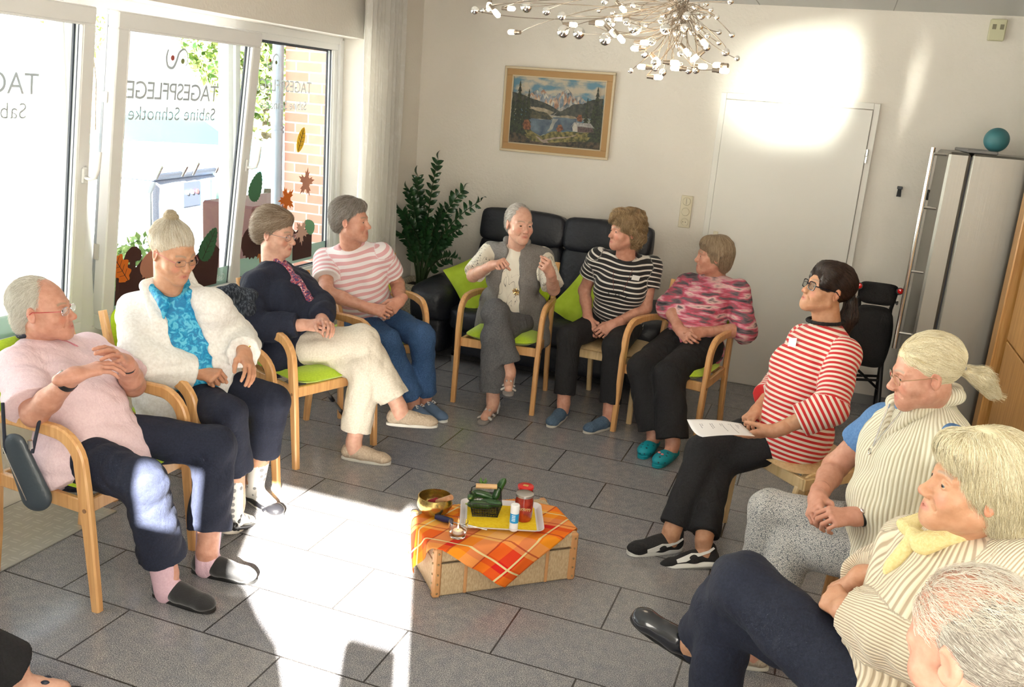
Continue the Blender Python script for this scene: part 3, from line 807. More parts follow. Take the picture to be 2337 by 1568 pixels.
        v, q, at = merge(parts)
        for k in ('lip', 'brow', 'red'): at.setdefault(k, np.zeros(len(v)))
        mesh_obj('body', v-s.base, q, s.skin, s.root, True, None, at)
        if has_eyes:
            for x in (-1, 1):
                e = MB(); T = H.M4(); cc = Vector((x*.031, .0712, -.001)); n = 14; vs = []; fs = []
                rings = [(math.cos(t), math.sin(t)) for t in [PI*i/n for i in range(n+1)]]; m = 16
                for (cz, sz) in rings:
                    for k in range(m): vs.append(cc+Vector((sz*math.cos(2*PI*k/m), cz, sz*math.sin(2*PI*k/m)))*.0127)
                e.T = Matrix.Translation(-Vector(s.base)) @ T
                for i in range(n):
                    e.cur = 2 if i < 2 else (1 if i < 4 else 0)
                    e.add([] if i else vs, [])
                    for k in range(m): e.f.append((i*m+k, i*m+(k+1) % m, (i+1)*m+(k+1) % m, (i+1)*m+k)); e.mi.append(e.cur)
                e.build('eye', [M_EYE, M_IRIS, M_PUP], s.root, smooth=True)
    # ------------------------------------------------ clothing
    def cloth(s, name, groups, m, h=.0055, sm=1, parent=None, amp=0, freq=45, **kw):
        if amp:
            NOISE_SEED[0] += 1; f = wrinkle(amp, freq, NOISE_SEED[0])
            old = kw.pop('post', None)
            kw['post'] = (lambda p, d: old(p, d+f(p))) if old else (lambda p, d: d+f(p))
        return sdf_obj(name, groups, h, m, parent or s.root, s.base, sm=sm, **kw)
    def top(s, name, m, sleeve=.5, g=.012, loose=.012, neck=(.075, .06, .05), hem=-.03, amp=.004, freq=38, vest=False, sub=(), extra=(), flare=0, neck_f=.03, neck_u=.035, cuffr=1.0, h=.0055):
        """sleeve: 0..1 along the upper arm, 1..2 along the forearm"""
        J = s.J; U = s.U; L = np.linalg.norm(J['neck']-J['pel']); R = np.stack([s.Rt, s.F, U], 1)
        cut = Ell(J['neck']+U*neck_u+s.F*neck_f, neck, R, .006)
        cuts = [(s.at(0, hem, 0), -U-s.F*.15)]
        T = Group(s.torso(g)+list(extra), cuts=cuts, sub=[cut]+list(sub), axis=(J['pel'], U), gid=0, k=.03); gs = [T]
        if not vest:
            for c in 'RL':
                sh, el, wr = J['sh'+c], J['el'+c], J['wr'+c]; gg = g+loose
                if sleeve <= 1: o = sh+(el-sh)*sleeve; d = el-sh; P = [Cone(sh-U*.018, el, .046*s.armr+g, .044*s.armr+gg+.004, .03)]
                else:
                    o = el+(wr-el)*(sleeve-1); d = wr-el
                    P = [Cone(sh-U*.018, el, .046*s.armr+g, .041*s.armr+gg, .03), Cone(el, el+(wr-el)*.5, .043*s.armr+gg, .040*cuffr+gg, .03), Cone(el+(wr-el)*.5, wr, .040*cuffr+gg, .033*cuffr+gg*.8, .02)]
                gs.append(Group(P, cuts=[(o, d)], axis=(sh, d if sleeve <= 1 else el-sh), gid=1 if sleeve <= 1 else 1, k=.03, sub=[cut]))
                if sleeve > 1:                                  # forearm stripe coordinate runs on along the forearm
                    gs[-1] = Group(P[:1], axis=(sh, el-sh), gid=1, k=.03, sub=[cut]); gs.append(Group(P[1:], cuts=[(o, d)], axis=(el-unit(d)*np.linalg.norm(el-sh), d), gid=2, k=.03))
        return s.cloth(name, gs, m, h, amp=amp, freq=freq)
    def trousers(s, name, m, g=.012, hem=.96, flare=.0, amp=.005, freq=34, knee=1.0, rt=.088, h=.0055):
        J = s.J; R = np.stack([s.Rt, s.F, s.U], 1)
        g0 = g; g = .004; gs = [Group([Ell(s.at(0, .0, -.015), (.165*s.w+g, .125*s.belly**.5+g, .125+g), R, .04)], cuts=[(s.at(0, .12, 0), s.U)], axis=(J['pel'], s.U), gid=0, k=.05)]
        g = g0
        for c in 'RL':
            h_, kn, an = J['hip'+c], J['kn'+c], J['an'+c]; l = s.legr; o = kn+(an-kn)*hem; end = kn+(an-kn)*max(1.0, hem+.02)
            P = [Cone(h_, kn, rt*l+g*.5, (.062*l**.6+g)*knee, .03), Cone(kn, end, (.060*l**.6+g)*knee, (.050+g+flare), .03)]
            gs.append(Group(P, cuts=[(o, an-kn)], axis=(kn, an-kn), gid=3, k=.025))
        return s.cloth(name, gs, m, h, amp=amp, freq=freq)
    def shoes(s, name, m, m_sole, style='loafer', only='RL', m2=None):
        for c in only:
            f = s.ff[c]; P = [Cone(f.p(0, -.030, .040), f.p(0, .05, .042), .031, .034, .02), Cone(f.p(0, .05, .040), f.p(0, .150, .030), .034, .032, .02, sq=(f.R[:, 0], 1.15)), Ell(f.p(0, .165, .028), (.037, .040, .022), f.R, .02)]
            sub = [Ell(f.p(0, -.004, .096), (.029, .046, .034), f.R, .006)]
            if style == 'loafer': P += [Cone(f.p(0, -.038, .045), f.p(0, -.036, .062), .026, .024, .02), Cone(f.p(0, .05, .055), f.p(0, .085, .05), .026, .024, .02)]
            if style == 'sneaker': P += [Cone(f.p(0, -.035, .055), f.p(0, -.03, .09), .026, .030, .02), Cone(f.p(0, .03, .07), f.p(0, .09, .055), .022, .022, .02)]; sub = [Ell(f.p(0, -.005, .115), (.026, .04, .034), f.R, .006)]
            if style == 'clog': P = [Ell(f.p(0, .115, .035), (.048, .085, .036), f.R, .02), Cone(f.p(0, -.03, .03), f.p(0, .08, .03), .034, .040, .02)]; sub = [Ell(f.p(0, -.02, .075), (.032, .065, .040), f.R, .006)]
            if style == 'sandal':
                P = [Cone(f.p(-.036, .055, .022), f.p(.012, .085, .062), .007, .008, .004, sq=(f.R[:, 1], 2)), Cone(f.p(.036, .055, .022), f.p(-.012, .085, .062), .007, .008, .004, sq=(f.R[:, 1], 2)),
                     Cone(f.p(-.042, .13, .02), f.p(0, .125, .046), .006, .007, .004, sq=(f.R[:, 1], 2.2)), Cone(f.p(.042, .13, .02), f.p(0, .125, .046), .006, .007, .004, sq=(f.R[:, 1], 2.2)),
                     Cone(f.p(-.034, -.01, .02), f.p(-.036, -.02, .085), .006, .007, .004, sq=(f.R[:, 1], 2)), Cone(f.p(.034, -.01, .02), f.p(.036, -.02, .085), .006, .007, .004, sq=(f.R[:, 1], 2)),
                     Cone(f.p(-.036, -.02, .085), f.p(0, .03, .088), .006, .006, .006), Cone(f.p(.036, -.02, .085), f.p(0, .03, .088), .006, .006, .006), Cone(f.p(-.034, -.025, .06), f.p(0, -.05, .06), .008, .008, .01), Cone(f.p(.034, -.025, .06), f.p(0, -.05, .06), .008, .008, .01)]; sub = []
            o = s.cloth(name, [Group(P, cuts=[(f.p(0, 0, .012), -f.R[:, 2])], sub=sub, axis=(f.o, f.R[:, 1]), k=.01)], m, .0032, sm=1)
            sole = MB(); sole.T = Matrix.Translation(-Vector(s.base)) @ f.M4()
            out = []
            for i in range(40):
                a = 2*PI*i/40; y = .068+.136*math.sin(a)*1.0; wv = .036+.008*math.sin(a)-.004*math.cos(2*a); x = math.cos(a)*wv*(1+.0*a); x = math.copysign(abs(math.cos(a))**.75, math.cos(a))*wv; out.append((x, y))
            th = .022 if style in ('clog', 'sneaker') else .016
            n = len(out); vs = [(x*k, .068+(y-.068)*k, z) for (k, z) in ((.94, 0), (1.0, .003), (1.0, th-.003), (.96, th)) for x, y in out]
            fs = [(r*n+i, r*n+(i+1) % n, (r+1)*n+(i+1) % n, (r+1)*n+i) for r in range(3) for i in range(n)]+[tuple(range(n))[::-1], tuple(range(3*n, 4*n))]
            sole.add(vs, fs); so = sole.build('sole', m_sole, o, smooth=True)
            s.last_shoe = (o, f)
    # ------------------------------------------------ hair
    def hair(s, m, cap, flow, n=1500, L=.06, cutf=None, wild=.15, rad=.0009, up=.003, name='hair', seed=1, h=.0045, tie=None, extra_groups=(), fringe=None, clump=.0022, nocap=False, cuts=()):
        """cap: prims in head space; flow(q)->direction in head space; strands follow the cap surface"""
        H = s.H; rg = np.random.RandomState(seed)
        mk = lambda P: [Cone(H.p(*a[1]), H.p(*a[2]), a[3]*H.s, a[4]*H.s, a[5]*H.s) if a[0] == 'c' else Ell(H.p(*a[1]), np.array(a[2])*H.s, H.R, a[3]*H.s) for a in P]
        subs = mk(cuts)
        G = [Group(mk(cap), sub=subs, k=.01, disp=wrinkle(clump, 75, seed))]+list(extra_groups)
        v, q, _ = sdf_mesh(G, h); v = smooth_verts(v, q, 1)
        e1 = v[q[:, 1]]-v[q[:, 0]]; e2 = v[q[:, 3]]-v[q[:, 0]]; cr_ = np.cross(e1, e2); ar = np.linalg.norm(cr_, axis=1)
        ql = H.inv(v[q[:, 0]])
        ok = np.ones(len(q), bool) if cutf is None else cutf(ql)
        pr = ar*ok; pr = pr/pr.sum(); pick = rg.choice(len(q), n, p=pr)
        wgt = rg.rand(n, 2); p = v[q[pick, 0]]+e1[pick]*wgt[:, :1]+e2[pick]*wgt[:, 1:]
        def F_(x): return field(G, x)[0]
        def grad(x):
            e = .002; o = np.zeros_like(x)
            for k in range(3):
                d = np.zeros(3); d[k] = e; o[:, k] = F_(x+d)-F_(x-d)
            return o/(np.linalg.norm(o, axis=1)[:, None]+1e-9)
        T = 8; Ls = L*(.7+.6*rg.rand(n)); pts = [p-grad(p)*.002]; cur = p.copy(); off = up*rg.rand(n)
        bias = rg.normal(size=(n, 3))*wild
        for t in range(1, T):
            gd = grad(cur); dq = flow(H.inv(cur)); dv = dq@H.R.T; dv = dv/(np.linalg.norm(dv, axis=1)[:, None]+1e-9)+bias
            dv = dv-gd*(dv*gd).sum(1)[:, None]*(1 if t < T-2 else .4); dv /= (np.linalg.norm(dv, axis=1)[:, None]+1e-9)
            cur = cur+dv*(Ls/(T-1))[:, None]; f0 = F_(cur); tgt = off*(t/T)+.0008
            m_ = f0 < .03
            cur = np.where(m_[:, None], cur+gd*(tgt-f0)[:, None]*(1.0 if t < T-2 else .5), cur)
            pts.append(cur.copy())
        P = np.stack(pts, 1)                                   # n,T,3
        tan = np.gradient(P, axis=1); tan /= np.linalg.norm(tan, axis=2)[:, :, None]+1e-9
        a = np.cross(tan, H.R[:, 2]+.01); a /= np.linalg.norm(a, axis=2)[:, :, None]+1e-9; b = np.cross(tan, a)
        rr = (rad*H.s*(.7+.6*rg.rand(n)))[:, None]*np.linspace(1, .25, T)[None, :]
        V_ = np.stack([P+(a*math.cos(k*2*PI/3)+b*math.sin(k*2*PI/3))*rr[:, :, None] for k in range(3)], 2)   # n,T,3,3
        base = (np.arange(n)*T*3)[:, None, None]+(np.arange(T-1)*3)[None, :, None]; k = np.arange(3)[None, None, :]
        Q = np.stack([base+k, base+(k+1) % 3, base+(k+1) % 3+3, base+k+3], -1).reshape(-1, 4)
        rnd = np.repeat(rg.rand(n), T*3)
        cn = wrinkle(.5, 90, seed)(v)
        sv = V_.reshape(-1, 3)
        V2, Q2, at = merge(([] if nocap else [(v, q, {'rnd': np.clip(.35+cn*.5, 0, 1)})])+[(sv, Q, {'rnd': rnd})])
        return mesh_obj(name, V2-s.base, Q2, m, s.root, True, None, at)
    def mbH(s):
        mb = MB(); mb.T = Matrix.Translation(-Vector(s.base)) @ s.H.M4(); return mb
    def mbF(s, F): 
        mb = MB(); mb.T = Matrix.Translation(-Vector(s.base)) @ F.M4(); return mb
    def glasses(s, m_frame, lens=True, w=.023, hgt=.017, thick=.0012, temple=None, square=.6):
        mb = s.mbH(); y = .097
        for x in (-1, 1):
            ring = []
            for i in range(20):
                a = 2*PI*i/20; c, d = math.cos(a), math.sin(a)
                ring.append((x*.033+math.copysign(abs(c)**square, c)*w, y-abs(x*.033+c*w)*.12, -.002+math.copysign(abs(d)**square, d)*hgt))
            mb.tube(ring, thick, 6, close=True)
        mb.tube([(-.011, y, .002), (0, y+.003, .005), (.011, y, .002)], thick, 6)
        g = mb.build('glasses', m_frame, s.root, smooth=True)
        for x in (-1, 1):
            tm = s.mbH(); tm.tube([(x*.055, y-.008, .002), (x*.068, y-.03, .003), (x*.077, .02, .003), (x*.080, -.005, .004), (x*.080, -.025, -.012)], thick*1.1, 6)
            tm.build('temple_arm', temple or m_frame, g, smooth=True)
        if lens:
            for x in (-1, 1):
                ln = s.mbH(); ring = [(x*.033+math.cos(2*PI*i/16)*w*.97, y-.004, -.002+math.sin(2*PI*i/16)*hgt*.97) for i in range(16)]
                ln.add(ring, [tuple(range(16))]); ln.build('lens', M_GLASS, g)
        return g
    def band(s, c, name, m, t=.10, r=.031, wd=.016, face=None, faced=.017):
        """ring round the forearm near the wrist; t = fraction back towards elbow"""
        J = s.J; wr, el = J['wr'+c], J['el'+c]; d = unit(el-wr); o = wr+(el-wr)*t; z = s.hf[c].R[:, 2]; F = frame_yz(o, d, z)
        mb = s.mbF(F); n = 24; vs = []; fs = []
        prof = [(r-.001, -wd/2), (r+.0015, -wd/2), (r+.0015, wd/2), (r-.001, wd/2)]
        for k in range(n):
            a = 2*PI*k/n
            for (q, yy) in prof: vs.append((q*math.cos(a), yy, q*.90*math.sin(a)))
        for k in range(n):
            j = (k+1) % n
            for i in range(4): fs.append((k*4+i, k*4+(i+1) % 4, j*4+(i+1) % 4, j*4+i))
        mb.add(vs, fs); o_ = mb.build(name, m, s.root, smooth=True)
        if face:
            fm = s.mbF(F); R_ = Matrix.Identity(3)
            fm.lathe([(0, r*.9), (faced, r*.9), (faced, r*.9+.007), (faced*.85, r*.9+.009), (0, r*.9+.009)], (0, 0, 0), 20); fm.build('watch_case', face[0], o_, smooth=True)
            fm = s.mbF(F); fm.lathe([(0, r*.9+.0095), (faced*.5, r*.9+.0095), (faced*.5, r*.9+.008)], (0, 0, 0), 16); fm.build('watch_dial', face[1], o_, smooth=True)
        return o_
    def surf(s, r, u, g=.022):
        """point on the front of the clothed chest"""
        G = [Group(s.torso(g))]; p = s.at(r, u, .38)
        for _ in range(60):
            d = field(G, p[None])[0][0]
            if d < .002: break
            p = p-s.F*max(d, .001)*.9
        return p
    def badge(s, r, u, rz=.1, w=.045, hgt=.030):
        """paper name badge on the chest at torso coordinates"""
        J = s.J; L = np.linalg.norm(J['neck']-J['pel']); g = [Group(s.torso(.022))]
        p = s.at(r, u, .35); 
        for _ in range(60):
            d = field(g, p[None])[0][0]
            if d < .002: break
            p = p-s.F*max(d, .001)*.9
        e = .004; n = np.array([field(g, (p+np.eye(3)[k]*e)[None])[0][0]-field(g, (p-np.eye(3)[k]*e)[None])[0][0] for k in range(3)]); n = unit(n)
        y = unit(s.U*math.cos(rz)+s.Rt*math.sin(rz)); F = frame_yz(p+n*.007, y, n)
        mb = s.mbF(F); mb.box((0, 0, 0), (w, hgt, .0015), b=.0005); mb.build('name_badge', mat('white_card', (.88, .88, .87), .4), s.root); return F
def flow_down(crown=(0, -.03, .12), g=.8, back=0.0, fwd=0.0):
    cx = np.array(crown)
    def f(q):
        d = q-cx; d = d/(np.linalg.norm(d, axis=1)[:, None]+1e-6); return d*(1-g)+np.array([0, -back+fwd, -g])
    return f
def flow_to(T, g=.0):
    T = np.array(T)
    def f(q): d = T-q; return d/(np.linalg.norm(d, axis=1)[:, None]+1e-6)+np.array([0, 0, -g])
    return f
def stripes(name, base, line, period, width, attr='sa', gids=None, phase=0, rough=.8, bumpv=.3, wave=.0):
    b = NB(name); u = b.attr(attr)
    t = b.math('FRACT', b.math('ADD', b.math('DIVIDE', u, period), 10+phase)); k = b.math('LESS_THAN', t, width)
    c = b.mix(k, base, line); b.base(c); b.set(Roughness=rough, Sheen_Weight=.15); b.bump(b.math('ADD', b.noise(500, b.obj(), 2), b.math('MULTIPLY', b.noise(16, b.obj(), 4), 3.0)), bumpv, .004); return b.m
def fabric(name, c1, c2=None, rough=.85, fold=.6, scale=14, sheen=.0, weave=400):
    b = NB(name); v = b.obj(); c2 = c2 or c1
    b.base(b.ramp(b.noise(weave/3, v, 3), [(.35, c1), (.65, c2)])); b.set(Roughness=rough, Sheen_Weight=sheen)
    b.bump(b.math('ADD', b.math('MULTIPLY', b.noise(weave, v, 2), .4), b.math('MULTIPLY', b.noise(scale, b.obj((1, 1, .6)), 4, 1.2), 3.5)), fold, .006); return b.m
def ribs(name, c1, c2, n, rough=.9, attr='sr', dep=.6):
    b = NB(name); u = b.attr(attr); w = b.math('SINE', b.math('MULTIPLY', u, n)); t = b.math('ADD', b.math('MULTIPLY', w, .5), .5)
    b.base(b.ramp(t, [(.15, c1), (.5, c2)])); b.set(Roughness=rough, Sheen_Weight=.3); b.bump(b.math('ADD', t, b.math('MULTIPLY', b.noise(14, b.obj(), 3), 1.5)), dep, .005); return b.m
JT = {
 'P1': {'pel': (-2.474, 2.505, 0.488), 'neck': (-2.777, 2.584, 0.86), 'head': (-2.698, 2.528, 1.012), 'shR': (-2.722, 2.417, 0.83), 'shL': (-2.725, 2.748, 0.804), 'elR': (-2.506, 2.285, 0.709), 'elL': (-2.461, 2.712, 0.707), 'wrR': (-2.333, 2.294, 0.879), 'wrL': (-2.346, 2.553, 0.858), 'tipR': (-2.254, 2.43, 0.91), 'tipL': (-2.306, 2.435, 0.945), 'knR': (-2.12, 2.373, 0.505), 'knL': (-2.148, 2.802, 0.49), 'anR': (-2.101, 2.461, 0.108), 'anL': (-2.089, 2.674, 0.106), 'toeR': (-1.96, 2.477, 0.032), 'toeL': (-1.922, 2.676, 0.025), 'hipR': (-2.523, 2.42, 0.52), 'hipL': (-2.503, 2.59, 0.525)},
 'P2': {'pel': (-2.555, 3.208, 0.534), 'neck': (-2.593, 3.086, 1.013), 'head': (-2.54, 3.049, 1.181), 'shR': (-2.732, 3.03, 0.918), 'shL': (-2.418, 3.123, 0.974), 'elR': (-2.576, 2.877, 0.743), 'elL': (-2.421, 3.312, 0.766), 'wrR': (-2.416, 3.05, 0.679), 'wrL': (-2.252, 3.135, 0.769), 'tipR': (-2.267, 3.042, 0.679), 'tipL': (-2.144, 3.051, 0.709), 'knR': (-2.222, 2.979, 0.551), 'knL': (-2.209, 3.276, 0.524), 'anR': (-2.222, 3.037, 0.131), 'anL': (-2.308, 3.297, 0.117), 'toeR': (-2.226, 3.16, 0.023), 'toeL': (-2.178, 3.244, 0.036), 'hipR': (-2.597, 3.122, 0.537), 'hipL': (-2.603, 3.294, 0.542)},
 'P3': {'pel': (-2.544, 4.028, 0.511), 'neck': (-2.78, 4.117, 0.936), 'head': (-2.766, 4.124, 1.118), 'shR': (-2.769, 3.942, 0.892), 'shL': (-2.728, 4.274, 0.853), 'elR': (-2.673, 3.785, 0.678), 'elL': (-2.502, 4.146, 0.749), 'wrR': (-2.44, 3.858, 0.716), 'wrL': (-2.365, 3.943, 0.739), 'tipR': (-2.294, 3.888, 0.734), 'tipL': (-2.247, 3.851, 0.742), 'knR': (-2.184, 4.043, 0.635), 'knL': (-2.138, 4.015, 0.499), 'anR': (-1.965, 4.072, 0.3), 'anL': (-2.173, 3.975, 0.103), 'toeR': (-1.794, 4.134, 0.225), 'toeL': (-2.012, 4.002, 0.029), 'hipR': (-2.583, 3.947, 0.538), 'hipL': (-2.538, 4.118, 0.538)},
 'P4': {'pel': (-2.585, 4.859, 0.54), 'neck': (-2.625, 4.668, 0.989), 'head': (-2.591, 4.618, 1.158), 'shR': (-2.782, 4.647, 0.915), 'shL': (-2.463, 4.744, 0.977), 'elR': (-2.65, 4.458, 0.754), 'elL': (-2.427, 4.915, 0.756), 'wrR': (-2.417, 4.548, 0.676), 'wrL': (-2.307, 4.709, 0.706), 'tipR': (-2.265, 4.558, 0.671), 'tipL': (-2.329, 4.574, 0.648), 'knR': (-2.321, 4.599, 0.482), 'knL': (-2.172, 4.749, 0.507), 'anR': (-2.194, 4.731, 0.113), 'anL': (-2.163, 4.828, 0.109), 'toeR': (-2.053, 4.698, 0.034), 'toeL': (-2.024, 4.776, 0.033), 'hipR': (-2.665, 4.811, 0.544), 'hipL': (-2.537, 4.936, 0.542)},
 'P5': {'pel': (-1.861, 5.462, 0.526), 'neck': (-1.849, 5.397, 0.997), 'head': (-1.816, 5.326, 1.159), 'shR': (-2.029, 5.409, 0.967), 'shL': (-1.699, 5.488, 0.967), 'elR': (-2.041, 5.172, 0.825), 'elL': (-1.561, 5.334, 0.781), 'wrR': (-1.872, 5.031, 0.933), 'wrL': (-1.531, 5.131, 0.915), 'tipR': (-1.751, 4.971, 0.999), 'tipL': (-1.552, 5.026, 1.019), 'knR': (-1.842, 5.063, 0.642), 'knL': (-1.828, 5.05, 0.497), 'anR': (-1.716, 5.063, 0.287), 'anL': (-1.793, 5.022, 0.1), 'toeR': (-1.647, 4.936, 0.207), 'toeL': (-1.784, 4.867, 0.03), 'hipR': (-1.951, 5.456, 0.54), 'hipL': (-1.771, 5.464, 0.54)},
 'P6': {'pel': (-1.221, 5.66, 0.546), 'neck': (-1.169, 5.54, 1.01), 'head': (-1.181, 5.482, 1.179), 'shR': (-1.35, 5.551, 0.994), 'shL': (-1.026, 5.64, 0.977), 'elR': (-1.44, 5.631, 0.743), 'elL': (-1.019, 5.571, 0.701), 'wrR': (-1.351, 5.462, 0.589), 'wrL': (-1.169, 5.402, 0.606), 'tipR': (-1.277, 5.353, 0.515), 'tipL': (-1.261, 5.309, 0.533), 'knR': (-1.414, 5.269, 0.511), 'knL': (-1.113, 5.24, 0.509), 'anR': (-1.39, 5.201, 0.107), 'anL': (-1.096, 5.198, 0.11), 'toeR': (-1.401, 5.049, 0.025), 'toeL': (-1.167, 5.059, 0.022), 'hipR': (-1.31, 5.673, 0.54), 'hipL': (-1.131, 5.657, 0.54)},
 'P7': {'pel': (-0.692, 5.452, 0.529), 'neck': (-0.626, 5.735, 0.912), 'head': (-0.657, 5.657, 1.072), 'shR': (-0.797, 5.749, 0.877), 'shL': (-0.472, 5.643, 0.897), 'elR': (-0.861, 5.513, 0.744), 'elL': (-0.398, 5.476, 0.675), 'wrR': (-0.749, 5.319, 0.649), 'wrL': (-0.619, 5.355, 0.657), 'tipR': (-0.65, 5.215, 0.613), 'tipL': (-0.699, 5.226, 0.639), 'knR': (-0.912, 5.102, 0.442), 'knL': (-0.739, 5.044, 0.448), 'anR': (-0.777, 4.997, 0.091), 'anL': (-0.651, 4.903, 0.094), 'toeR': (-0.772, 4.84, 0.034), 'toeL': (-0.672, 4.747, 0.03), 'hipR': (-0.775, 5.487, 0.54), 'hipL': (-0.605, 5.432, 0.54)},
 'P8': {'pel': (-0.019, 4.197, 0.527), 'neck': (0.059, 4.279, 1.013), 'head': (0.025, 4.27, 1.19), 'shR': (-0.039, 4.41, 0.935), 'shL': (0.143, 4.128, 0.96), 'elR': (-0.118, 4.403, 0.67), 'elL': (0.117, 3.959, 0.737), 'wrR': (-0.186, 4.176, 0.604), 'wrL': (-0.093, 3.913, 0.603), 'tipR': (-0.245, 4.045, 0.559), 'tipL': (-0.222, 3.951, 0.536), 'knR': (-0.387, 3.995, 0.416), 'knL': (-0.319, 4.044, 0.361), 'anR': (-0.454, 3.769, 0.1), 'anL': (-0.308, 3.755, 0.101), 'toeR': (-0.567, 3.649, 0.024), 'toeL': (-0.44, 3.654, 0.026), 'hipR': (-0.081, 4.263, 0.528), 'hipL': (0.047, 4.135, 0.535)},
 'P9': {'pel': (0.403, 3.121, 0.531), 'neck': (0.399, 3.181, 1.037), 'head': (0.35, 3.068, 1.168), 'shR': (0.28, 3.286, 0.937), 'shL': (0.471, 3.016, 0.978), 'elR': (0.152, 3.36, 0.696), 'elL': (0.46, 3.101, 0.715), 'wrR': (0.102, 3.126, 0.655), 'wrL': (0.231, 3.016, 0.659), 'tipR': (0.093, 2.982, 0.623), 'tipL': (0.095, 2.946, 0.656), 'knR': (-0.047, 3.294, 0.495), 'knL': (0.059, 3.232, 0.419), 'anR': (-0.051, 3.279, 0.099), 'anL': (-0.026, 3.032, 0.095), 'toeR': (-0.173, 3.183, 0.03), 'toeL': (-0.175, 2.983, 0.03), 'hipR': (0.371, 3.207, 0.528), 'hipL': (0.41, 3.031, 0.531)},
 'P10': {'pel': (0.363, 2.185, 0.521), 'neck': (0.424, 2.247, 0.998), 'head': (0.393, 2.146, 1.147), 'shR': (0.322, 2.356, 0.904), 'shL': (0.507, 2.104, 1.005), 'elR': (0.318, 2.535, 0.698), 'elL': (0.376, 2.036, 0.77), 'wrR': (0.219, 2.323, 0.787), 'wrL': (0.184, 2.19, 0.748), 'tipR': (0.135, 2.381, 0.688), 'tipL': (0.115, 2.326, 0.731), 'knR': (-0.107, 2.44, 0.544), 'knL': (-0.07, 2.366, 0.661), 'anR': (-0.104, 2.441, 0.119), 'anL': (-0.187, 2.557, 0.331), 'toeR': (-0.248, 2.444, 0.03), 'toeL': (-0.359, 2.595, 0.342), 'hipR': (0.322, 2.291, 0.526), 'hipL': (0.289, 2.128, 0.547)},
 'P11': {'pel': (0.42, 1.22, 0.532), 'neck': (0.341, 1.297, 1.01), 'head': (0.296, 1.365, 1.172), 'shR': (0.427, 1.439, 0.949), 'shL': (0.285, 1.133, 0.975), 'elR': (0.381, 1.477, 0.676), 'elL': (0.229, 1.048, 0.714), 'wrR': (0.139, 1.441, 0.693), 'wrL': (0.066, 1.229, 0.69), 'tipR': (-0.001, 1.399, 0.658), 'tipL': (-0.016, 1.351, 0.659), 'knR': (0.058, 1.447, 0.484), 'knL': (-0.003, 1.278, 0.484), 'anR': (0.036, 1.455, 0.095), 'anL': (-0.025, 1.286, 0.095), 'toeR': (-0.111, 1.509, 0.03), 'toeL': (-0.173, 1.34, 0.03), 'hipR': (0.451, 1.305, 0.53), 'hipL': (0.389, 1.136, 0.53)},
 'P12': {'pel': (-2.62, 1.42, 0.53), 'neck': (-2.624, 1.418, 1.019), 'head': (-2.586, 1.438, 1.194), 'shR': (-2.544, 1.269, 0.969), 'shL': (-2.703, 1.567, 0.969), 'elR': (-2.449, 1.252, 0.707), 'elL': (-2.663, 1.656, 0.707), 'wrR': (-2.313, 1.456, 0.691), 'wrL': (-2.418, 1.654, 0.691), 'tipR': (-2.25, 1.588, 0.658), 'tipL': (-2.274, 1.632, 0.658), 'knR': (-2.258, 1.576, 0.388), 'knL': (-2.294, 1.695, 0.484), 'anR': (-2.121, 1.804, 0.103), 'anL': (-2.273, 1.706, 0.095), 'toeR': (-2.018, 1.898, 0.027), 'toeL': (-2.134, 1.78, 0.03), 'hipR': (-2.577, 1.341, 0.53), 'hipL': (-2.662, 1.499, 0.53)},
}
BLK = fabric('black_cotton', (.005, .005, .006), (.009, .009, .011)); NAVY = fabric('navy_cotton', (.006, .009, .024), (.010, .015, .036), scale=10)
CAP = [('e', (0, -.026, .040), (.0815, .100, .090), .02)]
def ear_cuts(front=.052): return [('e', (x*.086, -.004, -.022), (.022, .026, .040), .008) for x in (-1, 1)]+[('e', (x*.075, front, -.03), (.04, .045, .070), .012) for x in (-1, 1)]
FACE = [('e', (0, .108, -.020), (.064, .060, .078), .012)]
LOW = [('e', (0, .02, -.12), (.09, .07, .085), .01)]
# ---- 1: pink polo, leaning back
p = Person(JT['P1'], (22, 4, 0), 'person with short white hair, glasses and a pale pink polo shirt by the window', SK2, near=True, w=1.02, belly=1.32, bust=.9, fat=1.10, neckr=.058, nose=1.05, armr=1.12, legr=1.0,
           hand={'R': dict(pose='drape', back=(-.2, -.6, .8)), 'L': dict(pose='drape', back=(.5, .2, .8))})
p.trousers('trousers', NAVY, hem=.80, flare=.022, rt=.095, amp=.006)
p.top('polo_shirt', fabric('pale_pink_jersey', (.76, .57, .61), (.82, .64, .67), scale=11), .86, g=.022, loose=.016, hem=-.09, amp=.006, neck=(.068, .062, .045), extra=[Cone(p.at(.05, -.02, .0), p.at(-.05, -.02, .0), .170, .170, .05)])
mb = p.mbH(); 
nb_ = p.J['neck']+(p.H.o-p.J['neck'])*.30+p.F*.002
col = Group([Cone(nb_+p.Rt*math.cos(a)*.070+p.F*math.sin(a)*.076-p.U*(.034*math.sin(a)), nb_+p.Rt*math.cos(a+.3)*.070+p.F*math.sin(a+.3)*.076-p.U*(.034*math.sin(a+.3)), .016, .016, .01) for a in [i*.3 for i in range(21)]], k=.01)
p.cloth('neckerchief', [col], mat('navy_dotted_cloth', (.012, .016, .04), .8, col2=(.5, .5, .55), scale=70, lo=.66, hi=.70), .004)
kn = p.surf(0, .455, .018)
p.cloth('neckerchief_knot', [Group([Cone(kn, kn+p.F*.02-p.U*.005, .016, .014, .01), Cone(kn, kn+p.Rt*.02-p.U*.08+p.F*.02, .008, .016, .01, sq=(p.F, .5)), Cone(kn, kn-p.Rt*.035-p.U*.06+p.F*.02, .008, .018, .01, sq=(p.F, .5))])], fabric('rose_silk', (.62, .20, .27), (.72, .30, .36)), .004)
